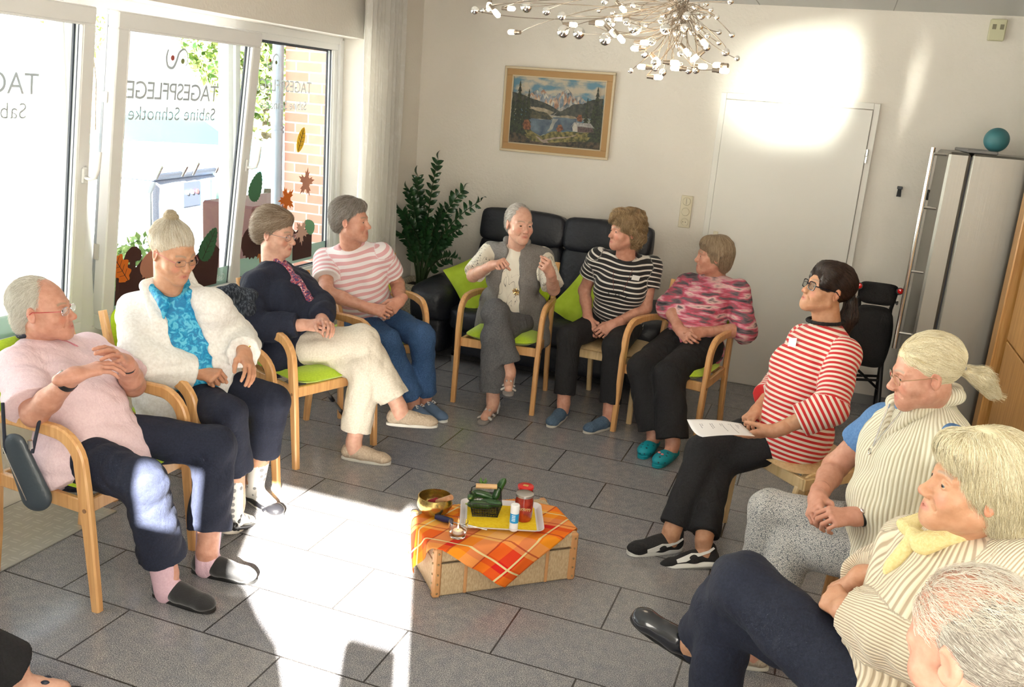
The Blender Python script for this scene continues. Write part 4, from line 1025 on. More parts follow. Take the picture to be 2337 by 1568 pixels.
p.cloth('collar', [Group([Cone(p.J['neck']+p.Rt*.075+p.U*.035, p.J['neck']+p.Rt*.05+p.F*.085-p.U*.02, .016, .026, .01, sq=(p.U, .8)), Cone(p.J['neck']-p.Rt*.075+p.U*.035, p.J['neck']-p.Rt*.05+p.F*.085-p.U*.02, .016, .024, .01)])], MATS['pale_pink_jersey'], .004)
HW = m_hair('hair_white', (.50, .46, .38), (.70, .66, .57), (.85, .82, .75))
p.hair(HW, [('e', (0, -.034, .036), (.0785, .094, .086), .02), ('e', (0, -.075, -.04), (.062, .038, .05), .03)], flow_down((0, .04, .13), .55, .6), 5200, .05, rad=.0007, wild=.22, cuts=ear_cuts(.062)+FACE+[('e', (0, .09, .07), (.06, .06, .06), .02)], cutf=lambda q: q[:, 1] < .055, up=.006, seed=3)
p.glasses(M_METAL, temple=mat('red_acetate', (.45, .02, .03), .3), hgt=.014)
for c in 'RL':
    f = p.ff[c]
    p.cloth('sock', [Group([Cone(f.p(0, -.006, .03), p.J['an'+c]+(p.J['kn'+c]-p.J['an'+c])*.45, .043, .052, .02), Cone(f.p(0, .0, .055), f.p(0, .09, .04), .038, .034, .02)])], fabric('pink_sock', (.66, .44, .52), (.72, .50, .58)), .004)
p.shoes('shoe', mat('black_suede', (.008, .008, .009), .75, sheen=.4, bump=.2, bscale=200), mat('black_rubber', (.01, .01, .01), .5), 'loafer')
p.band('R', 'wristwatch', mat('watch_strap_black', (.015, .015, .018), .5), t=.16, r=.036, wd=.02, face=(mat('silver_case', (.6, .62, .62), .25, .7), mat('grey_dial', (.10, .12, .12), .3)), faced=.021)
p.band('L', 'bracelet', MATS['watch_strap_black'], t=.10, r=.034, wd=.010)
# ---- 2: white jacket, turquoise blouse
p = Person(JT['P2'], (-12, -20, 0), 'person with pale hair in a topknot, open white jacket over a turquoise blouse', SK3, near=True, w=1.15, belly=1.5, bust=1.25, fat=1.12, neckr=.056, armr=1.1, legr=1.02,
           hand={'R': dict(pose='fist', back=(.1, -.5, .8)), 'L': dict(pose='drape', back=(.6, .3, .7))})
p.trousers('capri_trousers', NAVY, hem=.62, flare=.030, rt=.098, amp=.005)
b = NB('turquoise_print'); v = b.obj(); b.base(b.ramp(b.noise(38, v, 2, 1.5), [(.40, (.0, .19, .42)), (.52, (.005, .30, .56)), (.60, (.10, .50, .70))])); b.set(Roughness=.55); b.bump(b.noise(18, v, 3), .5, .006)
p.top('blouse', b.m, 0, g=.013, vest=True, hem=-.07, neck=(.050, .075, .05), neck_f=.05, neck_u=.03)
L_ = np.linalg.norm(p.J['neck']-p.J['pel'])
wedge = [Cone(p.at(.0, L_*1.02, .10), p.at(.05, -.10, .24), .060, .095, .01, sq=(p.F, 3.2))]
p.top('jacket', fabric('white_boucle', (.74, .72, .68), (.84, .83, .80), rough=.95, weave=260, scale=9), 1.9, g=.024, loose=.012, hem=-.16, neck=(.075, .075, .06), amp=.007, sub=wedge, extra=[Cone(p.J['hipR']+p.Rt*.05, p.J['hipR']+p.F*.10-p.U*.10+p.Rt*.06, .13, .13, .04), Cone(p.J['hipL']-p.Rt*.04, p.J['hipL']+p.F*.04-p.U*.06-p.Rt*.05, .12, .11, .04)], cuffr=1.08)
for sg in (-1, 1):
    tipc = .006 if sg > 0 else .012
    a0 = p.J['neck']+p.Rt*sg*.072+p.U*.035-p.F*.02; a1 = p.J['neck']+p.Rt*sg*.040+p.F*.105-p.U*.035
    p.cloth('blouse_collar', [Group([Cone(a0, p.J['neck']+p.Rt*sg*.055+p.F*.095-p.U*.02, .014, .024, .01, sq=(p.F, .6)), Cone(p.J['neck']+p.Rt*sg*.055+p.F*.095-p.U*.02, p.J['neck']+p.Rt*(.075 if sg > 0 else -.045)+p.F*.115-p.U*.075, .022, tipc, .01, sq=(p.F, .6))])], b.m, .004)
    p.cloth('lapel', [Group([Cone(a0+p.Rt*sg*.02-p.U*.005, a1+p.Rt*sg*.055-p.U*.06, .020, .034, .02, sq=(p.F, .5)), Cone(p.J['neck']-p.F*.05+p.U*.03, a0+p.Rt*sg*.01, .022, .022, .02)])], MATS['white_boucle'], .005)
HB = m_hair('hair_pale_blonde', (.46, .38, .27), (.66, .59, .47), (.80, .76, .68))
bun = (0, -.058, .132)
p.hair(HB, CAP+[('e', (0, -.05, .112), (.024, .024, .02), .02)], flow_to(bun), 2600, .09, wild=.07, cuts=ear_cuts(.058)+FACE+LOW, cutf=lambda q: q[:, 2] < .11, up=.003, seed=4)
p.hair(m_hair('hair_bun_blonde', (.40, .30, .18), (.60, .50, .34), (.75, .68, .54)), [('e', bun, (.027, .027, .021), .01), ('e', (.012, -.052, .147), (.018, .016, .012), .01)], lambda q: np.stack([-(q[:, 1]+.058), q[:, 0], q[:, 2]*0], 1), 500, .06, wild=.5, name='hair_bun', up=.005, seed=5, h=.003)
p.glasses(mat('thin_wire', (.25, .2, .2), .3, .8), hgt=.014, thick=.0009, temple=mat('pink_acetate', (.6, .15, .2), .3))
for c in 'RL':
    f = p.ff[c]
    bm = NB('dotted_sock') if 'dotted_sock' not in MATS else None
    if bm:
        vo = bm.new('ShaderNodeTexVoronoi'); vo.inputs['Scale'].default_value = 34; vo.inputs['Randomness'].default_value = .35; bm.lk(bm.obj(), vo.inputs['Vector'])
        bm.base(bm.mix(bm.math('LESS_THAN', vo.outputs['Distance'], .34), (.66, .64, .60), (.22, .22, .22)))
    p.cloth('sock', [Group([Cone(f.p(0, -.012, .05), p.J['an'+c]+(p.J['kn'+c]-p.J['an'+c])*.30, .041, .046, .02), Cone(f.p(0, 0, .06), f.p(0, .12, .035), .037, .032, .02)])], MATS['dotted_sock'], .004)
p.shoes('shoe', mat('black_leather', (.010, .010, .012), .28, coat=.3), mat('cream_rubber', (.6, .56, .48), .6), 'sandal')
for c in 'RL':
    f = p.ff[c]; p.cloth('shoe_upper', [Group([Ell(f.p(0, .155, .026), (.040, .050, .028), f.R, .01), Cone(f.p(-.030, -.035, .03), f.p(-.035, .11, .028), .012, .012, .01), Cone(f.p(.030, -.035, .03), f.p(.035, .11, .028), .012, .012, .01), Cone(f.p(-.030, -.04, .04), f.p(.030, -.04, .04), .014, .014, .02)], sub=[Ell(f.p(0, .11, .055), (.028, .035, .03), f.R, .005)])], MATS['black_leather'], .0035)
p.band('L', 'wristwatch', mat('gold', (.75, .52, .18), .25, 1), t=.14, r=.034, wd=.010, face=(MATS['gold'], mat('cream_dial', (.75, .7, .55), .3)), faced=.012)
# ---- 3: navy cardigan, cream trousers
p = Person(JT['P3'], (4, -8, 0), 'person in a navy cardigan, flowered scarf and cream trousers, legs crossed', SK1, near=True, w=1.05, belly=1.25, bust=1.15, fat=1.10, neckr=.054, nose=1.08, legr=1.0,
           hand={'R': dict(pose='relaxed', back=(0, -.6, .8)), 'L': dict(pose='relaxed', back=(.2, .3, .9))})
p.trousers('trousers', fabric('cream_cotton', (.60, .54, .44), (.70, .64, .54), scale=9), hem=.84, flare=.014, rt=.088, knee=1.05, amp=.007)
p.top('cardigan', NAVY, 1.93, g=.020, loose=.010, hem=-.10, amp=.007, neck=(.068, .068, .05), extra=[Cone(p.J['hipR']+p.Rt*.02, p.J['hipR']-p.U*.04-p.F*.02, .12, .11, .03)])
fl = NB('flowered_silk'); v = fl.obj(); fl.base(fl.ramp(fl.noise(50, v, 2, 2), [(.38, (.02, .04, .14)), (.46, (.35, .03, .05)), (.54, (.55, .20, .22)), (.62, (.65, .60, .60))], 'CONSTANT')); fl.set(Roughness=.5)
q_ = [p.surf(0, u_, .020) for u_ in (.44, .36, .28, .20, .12, .05)]
p.cloth('scarf', [Group([Cone(p.J['neck']+p.F*.05+p.Rt*.03+p.U*.02, q_[0], .014, .017, .01), Cone(p.J['neck']+p.F*.05-p.Rt*.03+p.U*.02, q_[0], .014, .017, .01)]+[Cone(q_[i], q_[i+1]-p.Rt*.006*i, (.016, .026, .022, .026, .028)[i], (.026, .022, .026, .028, .010)[i], .01, sq=(p.F, .6)) for i in range(5)]+[Cone(q_[1], q_[1]+p.Rt*.035-p.U*.02, .014, .022, .01, sq=(p.F, .6))])], fl.m, .004, amp=.003, freq=60)
HBr = m_hair('hair_ash_brown', (.14, .09, .055), (.27, .19, .125), (.50, .42, .33))
p.hair(HBr, [('e', (0, -.032, .046), (.088, .104, .096), .02), ('e', (0, -.075, .00), (.080, .058, .080), .03), ('e', (0, .025, .088), (.066, .056, .042), .02)], flow_down((0, .05, .12), .35, 1.0), 3200, .08, wild=.2, cuts=ear_cuts(.060)[2:]+[('e', (x*.088, .004, -.02), (.018, .022, .032), .006) for x in (-1, 1)]+FACE+LOW, up=.006, seed=6)
p.glasses(MATS['thin_wire'], hgt=.016)
p.shoes('shoe', fabric('beige_suede', (.42, .33, .24), (.50, .41, .31), scale=40), mat('pale_rubber', (.62, .60, .54), .6), 'loafer')
# ---- 4: pink striped t-shirt, jeans
p = Person(JT['P4'], (8, 0, 0), 'person in a pink and white striped t-shirt and blue jeans with folded hands', SK2, near=True, w=1.02, belly=1.3, bust=1.05, fat=1.05, neckr=.052, nose=1.05, armr=1.05,
           hand={'R': dict(pose='clasp', back=(.2, -.7, .6)), 'L': dict(pose='clasp', back=(.8, .1, .6))})
DEN = fabric('blue_denim', (.018, .055, .15), (.04, .10, .23), weave=500)
p.trousers('jeans', DEN, hem=.93, flare=.004, rt=.088, amp=.006)
p.top('striped_t_shirt', stripes('pink_white_stripe', (.82, .77, .77), (.70, .38, .40), .036, .5), .62, g=.019, loose=.014, hem=-.07, amp=.004, neck=(.066, .066, .035))
p.hair(m_hair('hair_grey_brown', (.13, .11, .09), (.24, .20, .17), (.46, .43, .40)), [('e', (0, -.032, .044), (.086, .102, .094), .02), ('e', (0, -.070, -.01), (.076, .052, .068), .03), ('e', (0, .028, .086), (.064, .055, .036), .02)], flow_down((0, .0, .13), .5, .5), 3000, .055, wild=.26, cuts=ear_cuts()+FACE+LOW, up=.006, seed=7)
p.shoes('trainer', mat('blue_canvas', (.10, .16, .26), .8), mat('white_rubber', (.75, .75, .73), .5), 'sneaker')
for c in 'RL':
    f = p.ff[c]; lc = p.mbF(f)
    for i in range(4): lc.tube([(-.022, .06+.018*i, .066-.006*i), (0, .064+.018*i, .078-.007*i), (.022, .068+.018*i, .066-.006*i)], .003, 6)
    lc.tube([(0, .06, .08), (-.02, .05, .095), (-.03, .065, .085), (0, .06, .08), (.025, .05, .095), (.03, .07, .082), (0, .06, .08)], .003, 6)
    lc.build('shoelace', MATS['white_rubber'], p.root)
p.band('L', 'bracelet', BLK, t=.05, r=.031, wd=.006)
# ---- 5: grey waistcoat
p = Person(JT['P5'], (-45, 0, 3), 'person in a long grey waistcoat with both fists raised, in front of the sofa', SK1, near=True, w=1.0, belly=1.15, bust=1.0, neckr=.050, nose=1.05, armr=.95, legr=.92,
           hand={'R': dict(pose='fist', back=(-.1, -.3, .95)), 'L': dict(pose='fist', back=(.5, -.7, .3))})
GT = fabric('grey_linen', (.075, .075, .080), (.12, .12, .125), scale=9)
p.trousers('trousers', GT, hem=.84, flare=.022, amp=.006, knee=1.08)
tp_ = NB('cream_print'); v = tp_.obj((1, 1, .35), (0, .6, .35)); w_ = tp_.noise(16, v, 1, 2.2); ln_ = tp_.ramp(w_, [(.485, (0,)*3), (.495, (1,)*3), (.505, (1,)*3), (.515, (0,)*3)])
v2 = tp_.obj((1, .2, 1)); msk = tp_.ramp(tp_.noise(7, v2, 0), [(.46, (0,)*3), (.52, (1,)*3)])
tp_.base(tp_.mix(tp_.math('MULTIPLY', ln_, msk), (.72, .68, .58), (.03, .03, .035))); tp_.set(Roughness=.85); tp_.bump(tp_.noise(16, tp_.obj(), 3), .4, .005)
p.top('t_shirt', tp_.m, .9, g=.014, loose=.010, hem=-.045, amp=.004, neck=(.060, .056, .032))
L_ = np.linalg.norm(p.J['neck']-p.J['pel'])
wedge = [Cone(p.at(0, L_*1.0, .10), p.at(.0, -.02, .22), .042, .095, .01, sq=(p.F, 3.2))]
p.top('waistcoat', fabric('grey_twill', (.16, .15, .14), (.22, .21, .20), scale=8), 0, vest=True, g=.024, hem=-.16, amp=.006, neck=(.06, .06, .05), sub=wedge, extra=[Cone(p.J['hipR']+p.Rt*.07+p.U*.1, p.J['hipR']+p.Rt*.10-p.U*.14-p.F*.02, .06, .07, .04), Cone(p.J['hipL']-p.Rt*.07+p.U*.1, p.J['hipL']-p.Rt*.10-p.U*.14-p.F*.02, .06, .07, .04)])
for sg in (-1, 1):
    a0 = p.J['neck']+p.Rt*sg*.066+p.U*.045-p.F*.01; p.cloth('waistcoat_collar', [Group([Cone(p.J['neck']-p.F*.055+p.U*.04, a0, .016, .018, .02), Cone(a0, p.J['neck']+p.Rt*sg*.075+p.F*.075-p.U*.10, .018, .028, .02, sq=(p.F, .55))])], MATS['grey_twill'], .0045)
br = p.mbF(Fr(p.at(-.045, L_*.50, .150), p.Rt, p.F, p.U))
for i in range(10): a = i*PI/5; br.tube([(0, 0, 0), (math.cos(a)*.018, .006, math.sin(a)*.018), (math.cos(a+.3)*.026, 0, math.sin(a+.3)*.026), (math.cos(a+.5)*.014, .004, math.sin(a+.5)*.014)], .0022, 5)
br.build('flower_brooch', MATS['gold'], p.root, smooth=True)
p.hair(m_hair('hair_grey_thin', (.30, .27, .24), (.48, .44, .40), (.68, .65, .61)), [('e', (0, -.030, .036), (.0785, .095, .087), .02), ('e', (0, -.065, -.02), (.062, .045, .055), .03)], flow_down((0, .05, .12), .4, .9), 1900, .06, wild=.16, cuts=ear_cuts(.058)+FACE+LOW+[('e', (0, .085, .06), (.05, .05, .045), .02)], up=.005, seed=8)
p.shoes('sandal', fabric('silver_leather', (.42, .40, .38), (.52, .50, .48)), mat('taupe_sole', (.25, .23, .22), .6), 'sandal')
# ---- 6: black and white striped top
p = Person(JT['P6'], (-140, -2, 0), 'person with wavy blonde hair in a black and white striped top, hands folded', SK2, near=True, w=.98, belly=1.05, bust=1.1, neckr=.048, armr=1.0,
           hand={'R': dict(pose='clasp', back=(-.6, -.5, .6)), 'L': dict(pose='clasp', back=(.5, -.6, .6))})
p.trousers('trousers', BLK, hem=.86, flare=.002, rt=.084, amp=.004)
p.top('striped_top', stripes('black_white_stripe', (.010, .010, .012), (.68, .65, .60), .0285, .30), .55, g=.018, loose=.016, hem=-.05, amp=.005, neck=(.085, .080, .042), neck_f=.035)
p.badge(-.085, .40, -.15, .050, .034)
cord = p.mbF(Fr(p.at(0, .49, 0), p.Rt, p.F, p.U)); L_ = .49
cord.tube([(.05, -.04, .03), (.065, .04, -.01), (.05, .125, -.10), (.028, .158, -.175)], .0016, 6).tube([(-.05, -.04, .03), (-.065, .04, -.01), (-.045, .125, -.10), (-.03, .158, -.175)], .0016, 6)
cord.build('glasses_cord', mat('dark_red_cord', (.12, .02, .02), .6), p.root, smooth=True)
gl = p.mbF(Fr(p.at(0, .30, .170), p.Rt, p.F, p.U))
for x in (-1, 1): gl.tube([(x*.033+.023*math.cos(2*PI*i/16), .004*math.cos(i), .018*math.sin(2*PI*i/16)) for i in range(16)], .0022, 6, close=True)
gl.tube([(-.011, 0, .004), (.011, 0, .004)], .002, 6); gl.build('reading_glasses', M_BLACK, p.root, smooth=True)
def curly(q):
    d = flow_down((0, -.01, .13), .75)(q); return d+.6*np.stack([np.sin(q[:, 2]*75+q[:, 1]*40), np.cos(q[:, 2]*70+q[:, 0]*40), 0*q[:, 0]], 1)
p.hair(m_hair('hair_honey_blonde', (.17, .10, .05), (.38, .25, .12), (.66, .50, .30)), [('e', (0, -.026, .044), (.086, .103, .092), .02), ('e', (0, -.055, -.03), (.086, .066, .072), .04), ('e', (.02, .04, .088), (.06, .05, .035), .03)], curly, 6000, .095, wild=.15, rad=.0008, clump=.010, cuts=[('e', (0, .115, -.035), (.066, .066, .088), .014), ('e', (0, .0, -.14), (.07, .06, .07), .02)], up=.010, seed=9)
p.shoes('moccasin', fabric('blue_suede', (.06, .11, .18), (.09, .15, .23), scale=60), mat('pale_sole', (.55, .52, .46), .6), 'loafer')
# ---- 7: marbled pink top
p = Person(JT['P7'], (197, -4, 0), 'person with a straight bob in a pink and grey marbled top and teal clogs', SK2, near=True, w=1.08, belly=1.35, bust=1.1, neckr=.052, armr=1.08, legr=1.05,
           hand={'R': dict(pose='clasp', back=(-.7, -.5, .5)), 'L': dict(pose='clasp', back=(.3, -.8, .5))})
p.trousers('trousers', BLK, hem=.93, flare=.028, rt=.098, knee=1.12, amp=.005)
b = NB('pink_grey_marbled'); v = b.obj((1, 1, 5.0)); b.base(b.ramp(b.noise(6.0, v, 5, .25), [(.34, (.03, .025, .035)), (.43, (.16, .12, .14)), (.49, (.50, .07, .12)), (.54, (.62, .22, .30)), (.60, (.74, .50, .48)), (.68, (.13, .10, .12))])); b.set(Roughness=.8); b.bump(b.noise(15, b.obj(), 3), .4, .005)
p.top('marbled_top', b.m, 1.05, g=.018, loose=.012, hem=-.06, amp=.005, neck=(.062, .075, .062), neck_f=.045, neck_u=.02)
p.hair(m_hair('hair_ash_blonde', (.22, .15, .09), (.38, .28, .18), (.56, .45, .31)), CAP+[('e', (0, -.035, .0), (.088, .088, .080), .03), ('e', (0, .035, .075), (.066, .050, .045), .02), ('e', (0, -.07, -.05), (.068, .040, .05), .03)], flow_down((0, .0, .13), .85), 3000, .10, wild=.05, cuts=[('e', (0, .122, -.045), (.074, .062, .090), .010), ('e', (0, .03, -.125), (.09, .08, .075), .02)], up=.003, seed=10)
b = NB('teal_foam'); vo = b.new('ShaderNodeTexVoronoi'); vo.inputs['Scale'].default_value = 32; vo.inputs['Randomness'].default_value = .2; b.lk(b.obj(), vo.inputs['Vector'])
b.base(b.mix(b.math('LESS_THAN', vo.outputs['Distance'], .20), (.0, .27, .34), (.01, .05, .08))); b.set(Roughness=.55)
p.shoes('clog', b.m, mat('teal_sole', (.0, .24, .30), .6), 'clog')
ch = p.mbF(p.ff['L'])
for x, y in ((-.012, .15), (.014, .135)): ch.sphere((x, y, .072), .009, 8, (1, 1, .5))
ch.build('shoe_charm', mat('pink_rubber', (.75, .25, .25), .4), p.root, smooth=True)
# ---- 8: red and white striped top
p = Person(JT['P8'], (207, 12, 0), 'person with dark ponytail in a red and white striped top holding a paper', SK3, near=True, w=.98, belly=1.15, bust=1.2, neckr=.050, armr=1.05,
           hand={'R': dict(pose='grip', back=(-.2, .2, .95)), 'L': dict(pose='flat', back=(-.1, -.5, -.8))})
p.trousers('trousers', fabric('charcoal_denim', (.006, .006, .008), (.012, .013, .016)), hem=.92, flare=.0, rt=.086, amp=.005)
p.top('striped_top', stripes('red_white_stripe', (.80, .72, .64), (.58, .018, .022), .0225, .52), 1.55, g=.018, loose=.010, hem=-.10, amp=.004, neck=(.074, .074, .04), neck_f=.03, extra=[Cone(p.at(.05, -.03, .03), p.at(-.05, -.03, .03), .15, .15, .04)])
co = []
for i in range(26):
    a = 2*PI*i/26; q = p.J['neck']+p.U*.028+p.F*.03+p.Rt*math.cos(a)*.073+p.F*math.sin(a)*.078-p.U*(.022*math.sin(a)); co.append(q)
p.cloth('neckline_trim', [Group([Cone(co[i], co[(i+1) % 26], .008, .008, .004) for i in range(26)], k=.004)], BLK, .004)
p.badge(.035, .385, .25, .045, .048)
HD = m_hair('hair_dark_brown', (.012, .007, .006), (.028, .016, .012), (.075, .042, .028))
p.hair(HD, CAP+[('e', (.0, .025, .080), (.074, .058, .045), .02), ('e', (-.055, .045, .035), (.022, .03, .045), .02), ('e', (.055, .045, .035), (.022, .03, .045), .02)], flow_to((0, -.115, -.015)), 2800, .10, wild=.05, cuts=[('e', (0, .118, -.030), (.058, .060, .082), .010)]+[('e', (x*.088, .006, -.022), (.022, .028, .034), .006) for x in (-1, 1)]+[('e', (x*.07, .06, -.06), (.04, .05, .05), .01) for x in (-1, 1)]+LOW, up=.003, seed=11)
p.cloth('scrunchie', [Group([Ell(p.H.p(0, -.120, -.012), (.026, .018, .034), p.H.R, .01)])], BLK, .004, amp=.003, freq=120)
p.hair(HD, [('c', (0, -.128, -.02), (0, -.150, -.09), .026, .034, .02), ('c', (0, -.150, -.09), (0, -.135, -.20), .034, .022, .02), ('c', (0, -.135, -.20), (0, -.12, -.25), .022, .006, .02)], lambda q: np.stack([q[:, 0]*0, -.2+q[:, 2]*0, q[:, 2]*0-1], 1), 1200, .14, wild=.06, name='ponytail', up=.006, seed=12)
p.glasses(mat('black_acetate', (.010, .011, .02), .2), thick=.0024, w=.025, hgt=.018, square=.5)
p.shoes('trainer', fabric('black_mesh', (.008, .008, .009), (.02, .02, .022), weave=700), MATS['white_rubber'], 'sneaker')
for c in 'RL':
    f = p.ff[c]
    for x in (-1, 1):
        st = p.mbF(f); pts = [(x*.0375, .125, .030), (x*.039, .09, .036), (x*.0385, .055, .050), (x*.037, .02, .052), (x*.036, -.02, .062), (x*.034, -.045, .078)]
        st.sweep(pts, [.003]*6, [.016, .026, .024, .014, .012, .010], (1, 0, 0), .001); st.build('side_stripe', MATS['white_rubber'], p.root)
p.band('R', 'bracelet', M_METAL, t=.06, r=.030, wd=.006)
# ---- 9: cream ribbed pullover
p = Person(JT['P9'], (192, -16, 0), 'person with a pale ponytail in a cream ribbed sleeveless pullover over blue sleeves', SK2, near=True, w=1.08, belly=1.35, bust=1.25, fat=1.05, neckr=.054, nose=1.06, armr=1.12, legr=1.02,
           hand={'R': dict(pose='clasp', back=(-.6, .5, .6)), 'L': dict(pose='clasp', back=(-.3, -.6, .7))})
b = NB('grey_patterned_weave'); vo = b.new('ShaderNodeTexVoronoi'); vo.feature = 'DISTANCE_TO_EDGE'; vo.inputs['Scale'].default_value = 230; b.lk(b.obj((1, 1, .7)), vo.inputs['Vector'])
b.base(b.ramp(vo.outputs['Distance'], [(.06, (.13, .14, .16)), (.16, (.62, .61, .58))])); b.set(Roughness=.9); b.bump(b.noise(12, b.obj(), 3), .5, .006)
p.trousers('trousers', b.m, hem=.93, flare=.006, rt=.098, amp=.005)
p.top('blue_t_shirt', fabric('mid_blue_cotton', (.08, .19, .42), (.11, .24, .49)), .50, g=.012, loose=.016, hem=.1, neck=(.066, .066, .05))
p.top('pullover', ribs('cream_rib_knit', (.52, .46, .32), (.80, .76, .62), 84), 0, vest=True, g=.024, hem=-.10, amp=.005, neck=(.080, .080, .055), neck_f=.035, neck_u=.03, extra=[Cone(p.at(.05, -.03, .04), p.at(-.05, -.03, .04), .15, .15, .04)])
nk = p.J['neck']; cr_ = []
for sg in (-1, 1):
    pr = []
    for i in range(9):
        a = PI*(.5+i/8); x_ = math.cos(a-PI/2)*0
    pr = [Cone(nk-p.F*.07+p.U*.055, nk+p.Rt*sg*.085-p.F*.02+p.U*.050, .032, .034, .02, sq=(p.U, .8)), Cone(nk+p.Rt*sg*.085-p.F*.02+p.U*.05, nk+p.Rt*sg*.070+p.F*.085-p.U*.015, .032, .026, .02, sq=(p.U, .8)), Cone(nk+p.Rt*sg*.070+p.F*.085-p.U*.015, nk+p.Rt*sg*.012+p.F*.135-p.U*.12, .022, .010, .02)]
    p.cloth('knit_collar', [Group(pr, sub=[Ell(nk+p.U*.04+p.F*.03, (.062, .062, .07), np.stack([p.Rt, p.F, p.U], 1), .01)], axis=(nk, p.U))], MATS['cream_rib_knit'], .0045)
p.cloth('blue_collar', [Group([Cone(nk+p.Rt*sg*.062+p.U*.052-p.F*.01, nk+p.Rt*sg*.030+p.F*.085-p.U*.02, .012, .018, .01) for sg in (-1, 1)]+[Cone(nk-p.F*.05+p.U*.055, nk+p.Rt*sg*.062+p.U*.052-p.F*.01, .012, .012, .01) for sg in (-1, 1)])], MATS['mid_blue_cotton'], .004)
zp = p.mbF(Fr(nk, p.Rt, p.F, p.U)); zp.tube([(.045, .115, -.02), (.012, .155, -.12), (.0, .170, -.16)], .003, 6).tube([(-.045, .115, -.02), (-.012, .155, -.12), (0, .170, -.16)], .003, 6).tube([(.008*math.cos(i*PI/6), .178, -.178+.010*math.sin(i*PI/6)) for i in range(12)], .0018, 6, close=True)
zp.build('zip', M_METAL, p.root, smooth=True)
HP = m_hair('hair_cream_blonde', (.52, .42, .23), (.74, .65, .44), (.86, .81, .65))
p.hair(HP, CAP, flow_to((0, -.115, -.01)), 6500, .09, rad=.0007, wild=.07, cuts=ear_cuts(.062)+FACE+LOW, up=.003, seed=13)
p.hair(HP, [('c', (0, -.115, -.01), (-.01, -.165, -.04), .018, .026, .02), ('c', (-.01, -.165, -.04), (0, -.19, -.10), .026, .014, .02)], lambda q: np.stack([q[:, 0]*0, -.8+q[:, 2]*3, q[:, 2]*0-.7], 1), 900, .09, wild=.22, name='ponytail', up=.012, seed=14)
p.cloth('hair_tie', [Group([Ell(p.H.p(0, -.118, -.010), (.020, .010, .020), p.H.R, .01)])], mat('grey_elastic', (.25, .25, .28), .6), .003)
p.glasses(mat('gold_wire', (.55, .38, .22), .3, .9), hgt=.015, thick=.001)
p.band('L', 'wristwatch', MATS['watch_strap_black'], t=.08, r=.034, wd=.018, face=(M_METAL, mat('dark_dial', (.03, .03, .03), .2)), faced=.013)
p.shoes('shoe', MATS['beige_suede'], MATS['pale_rubber'], 'loafer')
# ---- 10: beige ribbed cardigan
p = Person(JT['P10'], (194, 4, 0), 'person in a beige ribbed cardigan with a yellow collar, legs crossed, near right', SK3, near=True, w=1.05, belly=1.2, bust=1.1, neckr=.052, nose=1.05, armr=1.05, legr=1.0,
           hand={'R': dict(pose='clasp', back=(-.5, .3, .8)), 'L': dict(pose='clasp', back=(-.4, -.6, .7))})
p.hh = .0018
p.trousers('trousers', NAVY, hem=.86, flare=.010, rt=.100, knee=1.15, amp=.005)
p.top('ribbed_cardigan', ribs('beige_rib_knit', (.46, .36, .25), (.80, .70, .54), 60), 1.92, g=.022, loose=.010, hem=-.16, amp=.006, neck=(.072, .080, .055), neck_f=.04, neck_u=.03, extra=[Cone(p.at(.06, -.04, .06), p.at(-.10, -.06, .05), .16, .16, .05)], cuffr=1.1)
nk = p.J['neck']
YC = fabric('pale_yellow_cotton', (.72, .60, .27), (.80, .68, .36), scale=20)
p.cloth('yellow_collar', [Group([Cone(nk-p.F*.07+p.U*.05, nk+p.Rt*sg*.085+p.U*.045, .018, .020, .01) for sg in (-1, 1)]+[Cone(nk+p.Rt*sg*.085+p.U*.045, nk+p.Rt*sg*.055+p.F*.115-p.U*.045, .018, .030, .012, sq=(p.U, .7)) for sg in (-1, 1)]+[Cone(nk+p.F*.11-p.U*.05, nk+p.F*.15-p.U*.15, .022, .012, .02)], sub=[Ell(nk+p.U*.045+p.F*.03, (.058, .058, .07), np.stack([p.Rt, p.F, p.U], 1), .01)])], YC, .0045, amp=.003, freq=70)
bt = p.mbF(Fr(p.at(.02, .05, .225), p.Rt, p.F, p.U)); bt.lathe([(0, .012), (.011, .012), (.013, .008), (.013, .004), (0, .004)], (0, 0, 0), 16, Matrix.Rotation(-PI/2, 3, 'X')); bt.build('button', mat('cream_button', (.72, .60, .38), .35), p.root, smooth=True)
HX = m_hair('hair_white_blonde', (.50, .41, .24), (.76, .68, .46), (.90, .84, .66))
p.hair(HX, [('e', (0, -.030, .046), (.088, .106, .098), .02), ('e', (0, -.045, .02), (.092, .096, .094), .03), ('e', (0, .045, .080), (.072, .058, .044), .02), ('e', (0, -.075, -.055), (.070, .035, .055), .03)], flow_down((0, .01, .13), .75, .25), 11000, .12, rad=.0007, wild=.15, cuts=[('e', (0, .114, -.035), (.072, .066, .096), .010), ('e', (0, .03, -.125), (.09, .08, .075), .02)]+[('e', (x*.092, .002, -.020), (.020, .024, .030), .006) for x in (-1, 1)]+[('e', (x*.07, .06, -.06), (.04, .045, .05), .01) for x in (-1, 1)], up=.007, seed=15)
p.shoes('shoe', mat('black_polished_leather', (.010, .012, .018), .22, coat=.5), MATS['black_rubber'], 'loafer')
for c in 'RL':
    f = p.ff[c]; p.cloth('sock', [Group([Cone(f.p(0, -.012, .05), p.J['an'+c]+(p.J['kn'+c]-p.J['an'+c])*.20, .040, .040, .02)])], NAVY, .004)
